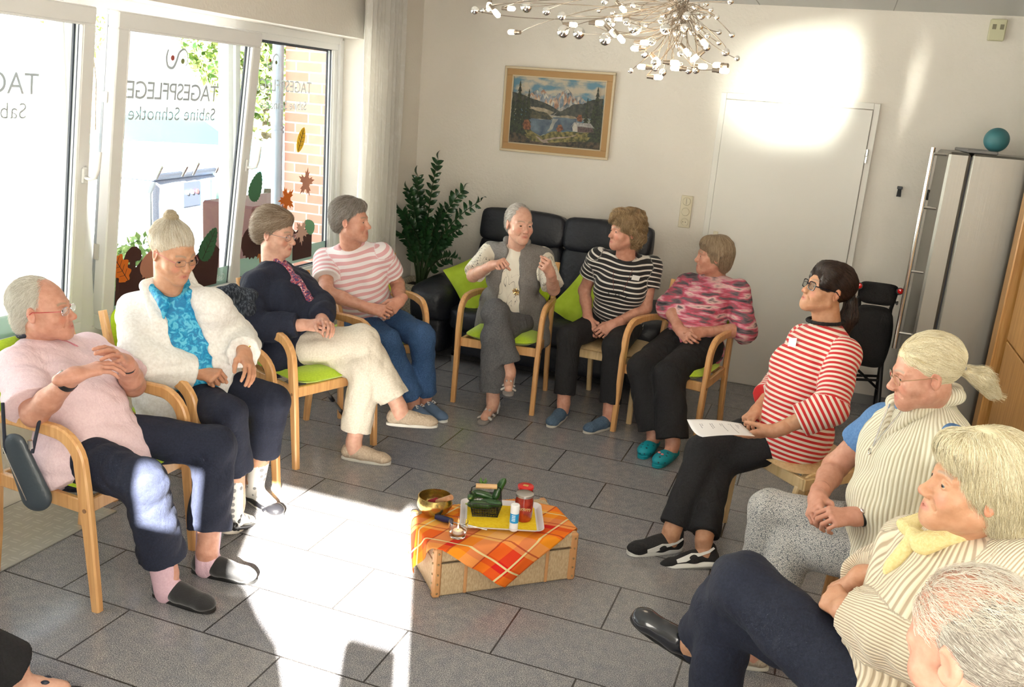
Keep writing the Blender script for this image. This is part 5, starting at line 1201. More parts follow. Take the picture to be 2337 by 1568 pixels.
# ---- 11: near right corner
p = Person(JT['P11'], (140, -26, 0), 'person seen from above with thinning cropped grey hair, in the near right corner', SK2, near=True, w=1.1, belly=1.3, bust=0, fat=1.08, neckr=.060, armr=1.15, legr=1.05)
p.trousers('trousers', GT, hem=.95)
p.top('jumper', fabric('grey_wool', (.14, .14, .15), (.2, .2, .21)), 1.9, g=.02, loose=.02, hem=-.08)
p.hair(m_hair('hair_cropped_grey', (.20, .17, .14), (.42, .38, .33), (.70, .66, .58)), [('e', (0, -.032, .020), (.0775, .090, .080), .02)], flow_down((0, .03, .13), .5, .6), 4200, .032, wild=.16, cuts=ear_cuts(.064)+[('e', (0, .03, .115), (.060, .085, .060), .02), ('e', (0, .11, .0), (.07, .06, .09), .01)]+LOW, up=.004, seed=16, rad=.0006)
p.hair(m_hair('hair_thin_white', (.60, .52, .42), (.75, .68, .58), (.88, .84, .76)), [('e', (0, -.019, .035), (.0738, .094, .0840), .02)], flow_down((0, .06, .12), .1, 1), 3200, .045, wild=.25, name='thin_top_hair', nocap=True, up=.010, seed=17, cuts=[('e', (0, 0, -.05), (.12, .14, .10), .01), ('e', (0, .085, .03), (.09, .035, .06), .01)], rad=.0005)
p.shoes('shoe', MATS['black_leather'], MATS['black_rubber'], 'loafer')
# ---- 12: only a foot shows
p = Person(JT['P12'], (35, 0, 0), 'person of whom only a dark trouser leg and sandal show, bottom left edge', SK1, w=1.05, belly=1.2)
p.trousers('trousers', BLK, hem=.97, flare=.02); p.top('jumper', MATS['grey_wool'], 1.9, g=.018, loose=.02, hem=-.06)
p.hair(HBr, CAP+[('e', (0, -.05, .0), (.078, .07, .08), .03)], flow_down(), 900, .07, cuts=FACE+LOW, seed=18)
p.shoes('sandal', mat('dark_blue_leather', (.012, .018, .035), .4), MATS['black_rubber'], 'sandal')
# ---------------------------------------------------------------- camera-ray helper: the point where pixel (x, y) of the photo meets a plane
def ray(x, y): return _f*FPX+_r*(x-1168.5)-_u*(y-784)
def onY(x, y, Y): d = ray(x, y); return CAM+d*Y/d[1]
def onX(x, y, X): d = ray(x, y); return CAM+d*X/d[0]
def onZ(x, y, Z): d = ray(x, y); return CAM+d*(Z-1.9)/d[2]
def thing(mb, name, m, label, cat, group=None, smooth=False, **kw): return tag(mb.build(name, m, smooth=smooth, **kw), label, cat, group)
# ---------------------------------------------------------------- picture
PAINT = [
 ('hillL', [(-0.003, 0.24), (0.085, 0.263), (0.181, 0.297), (0.262, 0.331), (0.358, 0.364), (0.456, 0.417), (0.539, 0.477), (0.465, 0.541), (0.321, 0.514), (0.191, 0.465), (0.003, 0.505)]),
 ('hillR', [(0.457, 0.542), (0.539, 0.477), (0.614, 0.412), (0.688, 0.354), (0.782, 0.345), (0.856, 0.287), (0.99, 0.245), (0.988, 0.549), (0.72, 0.556), (0.561, 0.552)]),
 ('field', [(0.189, 0.428), (0.269, 0.446), (0.364, 0.447), (0.478, 0.498), (0.441, 0.544), (0.32, 0.504), (0.207, 0.473)]),
 ('field2', [(0.552, 0.543), (0.622, 0.525), (0.719, 0.546), (0.72, 0.567), (0.484, 0.591)]),
 ('shore', [(0.183, 0.465), (0.271, 0.488), (0.4, 0.517), (0.468, 0.593), (0.454, 0.615), (0.2, 0.611)]),
 ('lake', [(0.192, 0.612), (0.454, 0.615), (0.483, 0.571), (0.728, 0.566), (0.695, 0.755), (0.498, 0.787), (0.344, 0.868), (0.228, 0.808)]),
 ('glare', [(0.468, 0.593), (0.531, 0.586), (0.479, 0.737), (0.419, 0.796), (0.445, 0.71)]),
 ('meadow', [(0.139, 0.797), (0.226, 0.787), (0.336, 0.869), (0.458, 0.792), (0.704, 0.764), (1.005, 0.741), (1.004, 0.994), (0.352, 0.992), (0.088, 0.888)]),
 ('fore', [(0, .84), (.13, .86), (.27, .96), (.42, .965), (.65, .93), (.83, .90), (1, .89), (1, 1), (0, 1)]),
 ('path', [(0.296, 0.874), (0.32, 0.881), (0.372, 0.927), (0.504, 0.87), (0.662, 0.841), (0.739, 0.801), (0.732, 0.822), (0.624, 0.866), (0.506, 0.895), (0.42, 0.932), (0.481, 0.992), (0.416, 0.99), (0.348, 0.941)]),
 ('redL', [(0.154, 0.648), (0.201, 0.632), (0.234, 0.723), (0.226, 0.787), (0.155, 0.79), (0.143, 0.723)]),
 ('redM', [(0.518, 0.733), (0.538, 0.679), (0.57, 0.675), (0.589, 0.725), (0.577, 0.778), (0.53, 0.784)]),
 ('redR', [(0.731, 0.555), (0.747, 0.502), (0.774, 0.499), (0.787, 0.56), (0.779, 0.612), (0.735, 0.596)]),
 ('house', [(0.69, 0.693), (0.716, 0.618), (0.75, 0.687), (0.751, 0.759), (0.7, 0.759)]),
 ('house2', [(0.745, 0.677), (0.904, 0.675), (0.926, 0.749), (0.752, 0.764)]),
 ('roof', [(0.675, 0.695), (0.705, 0.62), (0.884, 0.621), (0.929, 0.688), (0.745, 0.679), (0.717, 0.624)]),
]

def _ridge():
    rg = random.Random(8); R_ = [(.17, .30), (.22, .22), (.26, .18), (.30, .21), (.34, .165), (.38, .23), (.42, .25), (.46, .28), (.50, .21), (.53, .20), (.56, .17), (.60, .135), (.64, .19), (.69, .26), (.74, .23), (.79, .29), (.84, .31), (.90, .35)]
    out = [('mtn_grey', R_+[(.90, .55), (.17, .55)])]; k = 0
    for i, (u, v) in enumerate(R_[1:-1]):
        for t in range(3):
            d = .06+.05*t; a = (u+rg.uniform(-.015, .01), v+.03*t+.004); w = rg.uniform(.018, .04)
            out.append((('mtn_pink', 'mtn_snow', 'mtn_blue')[(i+t) % 3], [a, (a[0]+w, a[1]+d*.8), (a[0]+w*.2-.02, a[1]+d*1.3), (a[0]-w*.6, a[1]+d*.6)]))
    return out
def _spruce(u, top, base, w):
    n = 11; L = []; R_ = []
    for i in range(n):
        t = (i+1)/n; y = top+(base-top)*t; h = w*t**.8
        L += [(u-h, y), (u-h*.45, y+.002)]; R_ += [(u+h, y), (u+h*.45, y+.002)]
    return ('spruce', [(u, top)]+R_+L[::-1])
PAINT = _ridge()+PAINT+[_spruce(*a) for a in ((.02, .28, .95, .07), (.085, .055, .97, .085), (.145, .26, .92, .06), (.19, .17, .80, .055), (.83, .24, .72, .04), (.90, .32, .80, .05), (.93, .07, .90, .08), (.985, .24, .92, .06))]+[q for q in PAINT if q[0] in ('redL', 'fore', 'house', 'house2', 'roof')]
def painting():
    w, h = .855, .625; root = empty('framed_painting', (-2.065, YB, 1.830), 0, 'framed oil painting of a mountain lake on the wall above the sofa', 'painting')
    root.rotation_euler = (0, math.radians(-.3), 0)
    fo = MB()
    def ring(w, h, b, y, d, mb, bev=.003):
        mb.box((0, y, h/2-b/2), (w, d, b), b=bev); mb.box((0, y, -h/2+b/2), (w, d, b), b=bev); mb.box((-w/2+b/2, y, 0), (b, d, h-2*b), b=bev); mb.box((w/2-b/2, y, 0), (b, d, h-2*b), b=bev)
    ring(w, h, .018, -.018, .034, fo); fo.build('outer_frame', mat('gilt_cream', (.62, .52, .36), .45, .1), root)
    f2 = MB(); ring(w-.03, h-.03, .050, -.012, .022, f2); f2.build('linen_frame', mat('tan_linen', (.44, .27, .12), .8, bump=.2, bscale=300), root)
    f3 = MB(); ring(w-.122, h-.122, .010, -.016, .022, f3); f3.build('inner_slip', MATS['gilt_cream'], root)
    cw, ch = w-.14, h-.14
    cm = {'sky': mat('p_sky', (.10, .22, .30), .5, col2=(.48, .42, .32), scale=7, stretch=(1, 1, 2.2), lo=.44, hi=.58)}
    def pm(n, a, b_, sc=30, lo=.38, hi=.62): cm[n] = mat('p_'+n, a, .5, col2=b_, scale=sc, lo=lo, hi=hi)
    pm('mtn_grey', (.10, .13, .16), (.42, .38, .34), 22); pm('mtn_pink', (.28, .15, .10), (.58, .40, .28), 26); pm('mtn_snow', (.36, .38, .36), (.60, .54, .44), 24)
    pm('hill', (.018, .022, .020), (.075, .075, .055), 35); pm('field', (.22, .19, .12), (.42, .34, .24), 26); pm('shore', (.02, .022, .015), (.10, .09, .045), 60)
    pm('lake', (.035, .06, .10), (.17, .22, .26), 12, .35, .7); pm('glare', (.22, .23, .22), (.40, .38, .32), 14); pm('meadow', (.05, .055, .015), (.26, .21, .07), 40); pm('fore', (.012, .013, .008), (.10, .07, .04), 45)
    pm('path', (.26, .19, .15), (.40, .31, .25), 40); pm('trees', (.006, .010, .006), (.045, .055, .02), 70); pm('spruce', (.006, .010, .006), (.04, .05, .02), 80); pm('mtn_blue', (.12, .16, .20), (.26, .30, .34), 30); pm('red', (.10, .03, .015), (.30, .12, .05), 60); pm('house', (.45, .42, .36), (.55, .52, .46), 60); pm('house2', (.05, .03, .03), (.14, .09, .08), 60); pm('roof', (.22, .21, .20), (.40, .38, .36), 60)
    names = list(cm); ms = [cm[k] for k in names]; mb = MB(); mb.add([(-cw/2, -.014, ch/2), (cw/2, -.014, ch/2), (cw/2, -.014, -ch/2), (-cw/2, -.014, -ch/2)], [(0, 1, 2, 3)])
    rg = random.Random(4)
    for k, (n, pts) in enumerate(PAINT):
        key = n.rstrip('0123456789LRM') if n not in ('house2',) else n; key = key if key in names else n
        mb.cur = names.index(key if key in names else n); P = []
        for i in range(len(pts)):                              # ragged edges
            a, b_ = pts[i], pts[(i+1) % len(pts)]; m = 1 if n.startswith(('house', 'roof', 'path', 'spruce', 'mtn')) else 4
            for t in range(m):
                j = (rg.uniform(-.008, .008) if t else 0) if not n.startswith('trees') else (rg.uniform(-.014, .014) if t else 0)
                P.append((a[0]+(b_[0]-a[0])*t/m+j, a[1]+(b_[1]-a[1])*t/m+j))
        mb.add([(-cw/2+min(1, max(0, u))*cw, -.0143-.00025*k, ch/2-min(1, max(0, v))*ch) for u, v in P], [tuple(range(len(P)))])
    mb.build('canvas', ms, root)
painting()
# ---------------------------------------------------------------- sofa and cushions
M_LEA = mat('navy_black_leather', (.008, .010, .016), .46, col2=(.014, .016, .024), scale=8, bump=.5, bscale=30)
def pad(name, c, d, parent, m, puff=.03, R=None, n=12, amp=.004, seed=0):
    """puffy upholstered block"""
    vs, fs = [], []; rg = wrinkle(amp, 22, seed+50); x, y, z = [k/2 for k in d]; idx = {}
    G = np.linspace(-1, 1, n+1); R = R or Matrix.Identity(3)
    def P(u, v, w):
        q = np.array([u, v, w], float); r = (abs(q)**8).sum()**(1/8); q = q/r*max(abs(q)); return q
    for ax in range(3):
        for sg in (-1, 1):
            o = [k for k in range(3) if k != ax]
            base = []
            for i in G:
                row = []
                for j in G:
                    q = [0, 0, 0]; q[ax] = sg; q[o[0]] = i; q[o[1]] = j; key = tuple(round(t, 4) for t in q)
                    if key not in idx:
                        p = P(*q); bulge = puff*(1-i*i)*(1-j*j); s3 = [p[0]*x, p[1]*y, p[2]*z]; s3[ax] += sg*bulge
                        idx[key] = len(vs); vs.append(s3)
                    row.append(idx[key])
                base.append(row)
            for i in range(n):
                for j in range(n):
                    f = (base[i][j], base[i+1][j], base[i+1][j+1], base[i][j+1])
                    fs.append(f if (sg > 0) == (ax != 1) else f[::-1])
    vs = np.array(vs); w = rg(vs+np.array(c)); vs = vs*(1+w[:, None]*2.0); vs = vs@np.array(R).T+np.array(c)
    return mesh_obj(name, vs, fs, m, parent)
sf = empty('leather_sofa', (-1.855, 6.25, 0), 0, 'dark navy leather two-seat sofa against the back wall below the painting', 'sofa')
pad('base', (0, .02, .17), (1.30, .74, .22), sf, M_LEA, .01, seed=1)
for sx in (-1, 1):
    pad('seat_cushion', (sx*.325, -.04, .34), (.65, .68, .17), sf, M_LEA, .03, seed=3+sx)
    R_ = Matrix.Rotation(math.radians(-9), 3, 'X')
    pad('back_cushion', (sx*.33, .245, .66), (.655, .17, .46), sf, M_LEA, .018, R_, seed=6+sx, amp=.006)
    pad('head_cushion', (sx*.33, .265, .97), (.655, .15, .25), sf, M_LEA, .012, R_, seed=9+sx, amp=.006)
    pad('armrest', (sx*.80, -.02, .43), (.29, .80, .25), sf, M_LEA, .04, seed=12+sx, amp=.006)
    pad('side_panel', (sx*.80, .0, .20), (.25, .76, .28), sf, M_LEA, .01, seed=15+sx)
ft = MB()
for sx in (-1, 1):
    for y in (-.3, .3): MB().lathe([(0, 0), (.02, 0), (.025, .06), (0, .06)], (sx*.6, y, 0), 12).build('foot', M_METAL, sf, smooth=True)
M_LIMEC = mat('lime_cushion_cloth', (.36, .48, .02), .85, col2=(.44, .58, .04), scale=10, bump=.4, bscale=20)
def pillow(x, y, z, rz, rx, ry, label, s=.42):
    n = 16; vs = []; fs = []; W_ = wrinkle(.006, 25, int(x*10)+70)
    for sg in (1, -1):
        o = len(vs)
        for i in range(n+1):
            for j in range(n+1):
                u, v = -1+2*i/n, -1+2*j/n; th = .075*((1-u*u)*(1-v*v))**.45; pin = 1-.10*(1-abs(u))*abs(v)**2*0-.07*((1-u*u)*v*v+(1-v*v)*u*u)
                vs.append((u*s/2*pin, v*s/2*pin, sg*th))
        for i in range(n):
            for j in range(n):
                q = (o+i*(n+1)+j, o+(i+1)*(n+1)+j, o+(i+1)*(n+1)+j+1, o+i*(n+1)+j+1); fs.append(q if sg > 0 else q[::-1])
    vs = np.array(vs); vs[:, 2] += W_(vs)*np.sign(vs[:, 2])*(np.abs(vs[:, 2]) > .01)
    o = mesh_obj('cushion', vs, fs, M_LIMEC); o.location = (x, y, z); o.rotation_euler = (Matrix.Rotation(rz, 3, 'Z') @ Matrix.Rotation(rx, 3, 'X') @ Matrix.Rotation(ry, 3, 'Z')).to_euler(); tag(o, label, 'cushion', 'lime cushions on the sofa'); return o
pillow(-2.33, 6.08, .60, .35, 1.05, .55, 'lime green square cushion leaning at the left end of the sofa by the plant')
pillow(-1.52, 6.08, .575, -.15, 1.0, -.45, 'lime green square cushion tilted on the sofa right of the person in grey waistcoat')
# ---------------------------------------------------------------- potted plant
def plant():
    cx, cy = -2.97, 6.42; root = empty('potted_plant', (cx, cy, 0), 0, 'tall dark green glossy-leaved plant in a pale woven square planter in the corner', 'plant')
    pm_ = NB('woven_white'); br = pm_.new('ShaderNodeTexChecker'); br.inputs['Scale'].default_value = 55; pm_.lk(pm_.obj(), br.inputs['Vector']); pm_.base(pm_.mix(br.outputs['Fac'], (.66, .60, .48), (.50, .44, .33))); pm_.set(Roughness=.7); pm_.bump(br.outputs['Fac'], .8, .004)
    pot = MB(); w0, w1, H_ = .115, .165, .46
    for k in range(4):
        a = PI/4+k*PI/2; b_ = a+PI/2; c = lambda r, t, z: (r*1.414*math.cos(t), r*1.414*math.sin(t), z)
        pot.add([c(w0, a, 0), c(w0, b_, 0), c(w1, b_, H_), c(w1, a, H_)], [(0, 1, 2, 3)]); pot.add([c(w1, a, H_), c(w1, b_, H_), c(w1-.012, b_, H_), c(w1-.012, a, H_)], [(0, 1, 2, 3)]); pot.add([c(w1-.012, a, H_), c(w1-.012, b_, H_), c(w0, b_, .2), c(w0, a, .2)], [(0, 1, 2, 3)])
    pot.build('planter', pm_.m, root); MB().box((0, 0, .40), (.27, .27, .04)).build('soil', mat('soil', (.02, .014, .01), .95, bump=1, bscale=60), root)
    lm = mat('zz_leaf', (.008, .035, .012), .32, col2=(.02, .075, .022), scale=9, coat=.25); sm_ = mat('zz_stem', (.03, .06, .02), .5)
    rg = random.Random(11)
    tips = [(1000, 362, 6.35, 1), (1098, 458, 6.1, 1), (845, 470, 6.2, 1), (905, 395, 6.45, 1), (925, 430, 6.3, 1), (1060, 430, 6.4, 1), (1055, 520, 6.2, 1), (1040, 590, 6.05, 1), (870, 500, 6.3, 1), (950, 440, 6.5, 1), (1010, 480, 6.3, 1), (890, 455, 6.5, 1), (975, 500, 6.2, 1), (1020, 550, 6.4, 1), (940, 520, 6.1, 1), (900, 530, 6.2, 1)]
    for (px, py, Y, q) in tips:
        tip = Vector(onY(px, py, Y))-Vector((cx, cy, 0)); b0 = Vector((rg.uniform(-.05, .05), rg.uniform(-.05, .05), .41))
        tip.x = max(tip.x, -.09)
        mid = (b0+tip)/2+Vector((-(tip.x-b0.x)*.22, -(tip.y-b0.y)*.2, .13+rg.uniform(0, .06))); mb = MB(); N = 16; pts = []
        for i in range(N+1):
            t = i/N; pts.append(b0*(1-t)**2+mid*2*t*(1-t)+tip*t*t)
        mb.cur = 0; mb.tube(pts, [.008*(1-t/N)+.002 for t in range(N+1)], 6); mb.cur = 1
        for i in range(5, N+1):
            for sd in (-1, 1):
                if i == N and sd > 0: continue
                p0 = pts[i]; T = (pts[min(i+1, N)]-pts[i-1]).normalized(); side = T.cross(Vector((rg.uniform(-.4, .4), -1, rg.uniform(-.2, .4)))).normalized()*sd
                d = (T*.75+side*.85).normalized() if i < N else T; L = rg.uniform(.075, .105)*(1-.25*(i/N)); wv = L*.24; nrm = d.cross(T if i < N else Vector((0, 1, 0))).normalized(); bb = d.cross(nrm).normalized(); nrm = bb.cross(d)
                vs = []; 
                for k in range(6):
                    t = k/5; w_ = wv*math.sin(PI*min(1, t*.93+.05))**.8; c = p0+d*L*t+nrm*(.012*math.sin(t*PI))
                    vs += [c-bb*w_+nrm*.004*w_/wv, c, c+bb*w_+nrm*.004*w_/wv]
                fs = []
                for k in range(5):
                    for u in (0, 1): fs.append((k*3+u, k*3+u+1, k*3+u+4, k*3+u+3))
                mb.add(vs, fs)
        mb.build('frond', [sm_, lm], root, smooth=True)
plant()
# ---------------------------------------------------------------- wall fittings
CR = mat('cream_switch', (.72, .66, .50), .35)
sw = empty('switch_panel', (-1.02, YB, 1.21), 0, 'cream vertical wall plate with two round switches and a socket, left of the door', 'switch')
MB().box((0, -.006, 0), (.085, .012, .235), b=.004).build('plate', CR, sw)
RX = Matrix.Rotation(PI/2, 3, 'X')
for z, k in ((.075, 0), (.0, 0)):
    o = MB().lathe([(0, .021), (.026, .021), (.029, .017), (.030, .012), (0, .012)], (0, 0, z), 20, RX).build('round_switch', CR, sw, smooth=True)
MB().box((0, -.0215, .075), (.003, .002, .045)).build('switch_slit', mat('slit_grey', (.3, .28, .22), .6), sw)
MB().lathe([(.0, .013), (.020, .013), (.021, .018), (.029, .020), (.030, .012)], (0, 0, -.075), 24, RX).build('socket', CR, sw, smooth=True)
MB().lathe([(0, .0145), (.003, .0145), (.003, .013)], (-.0095, 0, -.075), 8, RX).lathe([(0, .0145), (.003, .0145), (.003, .013)], (.0095, 0, -.075), 8, RX).build('socket_hole', M_BLACK, sw)
for i, (x, z, l) in enumerate([(.386, 1.515, 'small dark metal coat hook on the back wall, nearer the door'), (.556, 1.512, 'small dark metal coat hook on the back wall, beside the steel fridge handle')]):
    h = MB(); h.box((0, -.010, .018), (.034, .02, .020), b=.003).sweep([(0, -.006, .02), (0, -.02, -.01), (0, -.03, -.04)], [.020, .026, .030], [.006]*3, (1, 0, 0), .001)
    o = thing(h, 'coat_hook', mat('dark_steel', (.05, .055, .06), .4, .6), l, 'hook', 'coat hooks on the back wall'); o.location = (x, YB, z)
se = empty('wall_sensor', (.776, YB, 2.56), 0, 'small cream plastic sensor box high on the back wall under the ceiling', 'sensor')
MB().box((0, -.02, 0), (.095, .04, .13), b=.006).build('housing', mat('cream_housing', (.62, .60, .40), .45), se)
for x in (-.022, .022): MB().box((x, -.041, .018), (.022, .003, .030)).build('vent', mat('vent_brown', (.22, .20, .13), .6), se)
# ---------------------------------------------------------------- steel fridge
fr = empty('steel_fridge', (.95, 6.16, 0), 0, 'tall brushed stainless steel fridge by the back wall, its long bar handle facing left', 'fridge')
MB().box((.03, 0, .92), (.60, .72, 1.78), b=.012).build('cabinet', M_BRUSHED, fr)
MB().box((-.335, 0, .94), (.115, .72, 1.74), b=.014).build('door', M_BRUSHED, fr)
MB().box((-.273, 0, .94), (.012, .69, 1.70)).build('door_gasket', M_SEAL, fr)
MB().box((-.22, 0, 1.822), (.16, .66, .018), b=.004).build('hinge_cover', mat('grey_plastic', (.18, .18, .18), .5), fr)
hn = MB(); hn.tube([(-.475, -.29, .62), (-.475, -.29, 1.825)], .014, 12)
ho = hn.build('handle', M_METAL, fr, smooth=True)
for z in (.72, 1.10, 1.48, 1.79): MB().tube([(-.475, -.29, z), (-.39, -.29, z)], .009, 8).build('handle_bracket', M_METAL, ho, smooth=True)
thing(MB().sphere((0, 0, 0), .068, 20), 'exercise_ball', mat('teal_rubber', (.045, .18, .21), .5), 'small blue-green rubber ball lying on top of the steel fridge', 'ball', smooth=True).location = (.80, 5.93, 1.895)
# ---------------------------------------------------------------- pine wardrobe at the right
M_PINE = m_wood('pine_wood', (.42, .19, .045), (.60, .31, .09), (.70, .40, .14))
wd = empty('pine_wardrobe', (1.25, 4.50, 0), 0, 'orange-brown pine wardrobe with dark gap along the right edge of the room', 'wardrobe')
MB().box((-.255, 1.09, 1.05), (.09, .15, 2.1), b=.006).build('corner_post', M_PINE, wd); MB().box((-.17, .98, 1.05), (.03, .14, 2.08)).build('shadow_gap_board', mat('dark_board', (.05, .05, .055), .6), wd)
for k, (z0, z1) in enumerate(((.02, .855), (.865, 2.08))): MB().box((-.24, -.03, (z0+z1)/2), (.06, 1.84, z1-z0), b=.004).build('door_panel', M_PINE, wd)
MB().box((-.02, 0, 1.05), (.36, 1.9, 2.08)).build('carcass', M_PINE, wd)
# ---------------------------------------------------------------- folded walker behind the ponytail
wk = empty('rollator', (.34, 6.15, 0), 0, 'folded black walking frame with red reflectors standing by the back wall', 'walking frame')
M_BT = mat('black_tube', (.010, .010, .011), .35, .3)
for sx in (-1, 1):
    x = sx*.10; s_ = MB(); s_.tube([(x*1.25, -.24, .10), (x, -.06, .45), (x*.95, .02, .80), (x*1.1, .0, .92)], .012, 8).tube([(x*1.25, .26, .10), (x, .08, .45), (x, 0, .62)], .012, 8)
    s_.build('side_tube', M_BT, wk, smooth=True)
    g = MB(); g.tube([(x*1.15, .02, .915), (x*1.2, -.11, .945)], [.020, .022], 12).tube([(x*1.1, .02, .86), (x*1.2, -.05, .85), (x*1.15, -.13, .88)], .006, 6); go = g.build('handgrip', M_BLACK, wk, smooth=True)
    MB().lathe([(0, .006), (.012, .004), (.017, 0)], (x*1.2, -.131, .948), 14, RX).build('reflector', mat('red_reflector', (.7, .01, .01), .15, coat=1), go)
    for y in (-.24, .26):
        w_ = MB(); RY = Matrix.Rotation(PI/2, 3, 'Y'); w_.lathe([(.060, -.013), (.092, -.016), (.098, 0), (.092, .016), (.060, .013), (.060, -.013)], (x*1.35, y, .098), 24, RY)
        for k in range(5): a = k*2*PI/5; w_.tube([(x*1.35, y, .098), (x*1.35, y+.062*math.cos(a), .098+.062*math.sin(a))], .006, 5)
        w_.build('wheel', M_BLACK, wk, smooth=True)
    for z in (.55, .72): MB().sphere((x*1.0, -.075, z), .007, 6).build('rivet', M_METAL, wk, smooth=True)
bgm = fabric('black_nylon', (.006, .006, .007), (.012, .012, .013))
sb = MB(); sb.T = Matrix.Translation((0, -.04, .90)) @ Matrix.Rotation(math.radians(80), 4, 'X'); cushion(sb, .20, .24, .14, .05, 0, -.07); sb.T = None; sb.build('back_strap', bgm, wk, smooth=True)
pad('basket_bag', (0, -.03, .62), (.22, .16, .36), wk, bgm, .02, amp=.01, seed=3)
MB().tube([(-.11, -.10, .33), (.11, -.10, .36)], .010, 6).tube([(-.11, .12, .30), (.11, .12, .33)], .010, 6).tube([(-.10, -.05, .44), (.12, .12, .24)], .009, 6).build('cross_brace', M_BT, wk, smooth=True)
# ---------------------------------------------------------------- jacket, cane, bag, paper
jk = sdf_obj('tweed_jacket', [Group([Cone((-2.83, 3.74, .84), (-2.72, 3.82, .84), .035, .04, .03), Cone((-2.78, 3.77, .82), (-2.76, 3.79, .58), .06, .075, .04, sq=((1, -.4, 0), .7)), Cone((-2.69, 3.77, .78), (-2.67, 3.80, .60), .04, .045, .04)])], .006,
    [mat('tweed', (.010, .014, .024), .95, col2=(.12, .14, .17), scale=130, stretch=(1, 1, .25), bump=.4, bscale=160, lo=.45, hi=.72)], None, (0, 0, 0), post=lambda p, d, f=wrinkle(.008, 30, 5): d+f(p))
tag(jk, 'dark blue-grey tweed jacket bunched over the chair back behind the navy cardigan', 'jacket')
cn = empty('walking_stick', (-2.30, 4.33, 0), 0, 'silver folding walking stick with black tip leaning under the chair', 'walking stick')
pa, pb = Vector(onZ(785, 948, .012))-cn.location, Vector(onZ(735, 880, .28))-cn.location
MB().tube([pa+(pb-pa)*.12, pb+(pb-pa)*.3], .009, 10).build('shaft', M_METAL, cn, smooth=True); MB().tube([pa, pa+(pb-pa)*.16], [.014, .012], 10).build('rubber_tip', M_BLACK, cn, smooth=True); MB().tube([pa+(pb-pa)*.52, pa+(pb-pa)*.64], .0125, 10).build('joint_collar', M_BLACK, cn, smooth=True)
M_BAG = mat('slate_leather', (.045, .06, .075), .38, bump=.15, bscale=60, coat=.2)
b3 = onY(60, 1072, 2.235); bo = Vector((b3[0], b3[1], 0)); bg_ = empty('shoulder_bag', tuple(bo), 0, 'small slate-grey leather shoulder bag hanging beside the armchair of the pink shirt', 'bag')
m2 = np.array([0, 0, b3[2]]); rr_ = unit([.92, .30, 0]); 
bd = Group([Cone(m2+rr_*.03+V(0, 0, -.10), m2-rr_*.035+V(0, 0, .09), .055, .042, .02, sq=(np.cross(rr_, [0, 0, 1]), .42))])
v, q, _ = sdf_mesh([bd], .004); mesh_obj('pouch', v, q, M_BAG, bg_)
MB().tube([tuple(m2-rr_*.06+V(0, -.012, .06)), tuple(m2-rr_*.06+V(-.01, 0, .24))], .006, 6).tube([tuple(m2+rr_*.035+V(0, -.012, .07)), tuple(m2+rr_*.045+V(0, .02, .20))], .006, 6).build('strap', mat('strap_navy', (.01, .014, .03), .7), bg_, smooth=True)
MB().tube([tuple(m2+rr_*.037+V(0, -.02, .09)), tuple(m2+rr_*.037+V(0, -.02, .12))], .008, 8).build('clasp', M_METAL, bg_, smooth=True)
zp_ = MB(); zp_.tube([tuple(m2+rr_*(-.05+.012*i)+V(-.008, -.026, .085-.032*i)) for i in range(7)], .002, 5); zp_.build('zip', M_METAL, bg_, smooth=True)
def paper():
    a, b_, c, d = [Vector(onZ(*q)) for q in ((1566, 970, .640), (1694, 966, .615), (1722, 987, .600), (1602, 999, .622))]
    a, b_, c, d = Vector((-.45, 3.74, .640)), Vector((-.235, 3.90, .612)), Vector((-.165, 3.80, .600)), Vector((-.36, 3.60, .625))
    n = 12; vs = []; fs = []; ms = []
    for j in range(n+1):
        for i in range(n+1):
            u, v = i/n, j/n; p = a*(1-u)*(1-v)+b_*u*(1-v)+c*u*v+d*(1-u)*v; p.z += .018*math.sin(v*PI)*(1-u)*-1+.008*math.sin(u*3); vs.append(tuple(p))
    for j in range(n):
        for i in range(n): k = j*(n+1)+i; fs.append((k, k+1, k+n+2, k+n+1))
    o = mesh_obj('paper_sheet', vs, fs, mat('white_paper', (.80, .80, .82), .6)); md = o.modifiers.new('s', 'SOLIDIFY'); md.thickness = .0008
    tag(o, 'white printed sheet of paper held by the person in the red striped top', 'paper')
    tx = MB(); rg = random.Random(3)                           # illegible lines of print
    for col in (.18, .36, .54, .70, .84):
        for r_ in range(2):
            v0 = .18; u = col+r_*.035
            while v0 < .85:
                L = rg.uniform(.03, .09); v1 = min(.88, v0+L); q = []
                for (uu, vv) in ((u, v0), (u+.012, v0), (u+.012, v1), (u, v1)):
                    p = a*(1-uu)*(1-vv)+b_*uu*(1-vv)+c*uu*vv+d*(1-uu)*vv; p.z += .018*math.sin(vv*PI)*(1-uu)*-1+.008*math.sin(uu*3)+.0012; q.append(tuple(p))
                tx.add(q, [(0, 1, 2, 3)]); v0 = v1+.012
                if rg.random() < .25: break
    tx.build('print', mat('print_grey', (.25, .25, .30), .7), o)
paper()
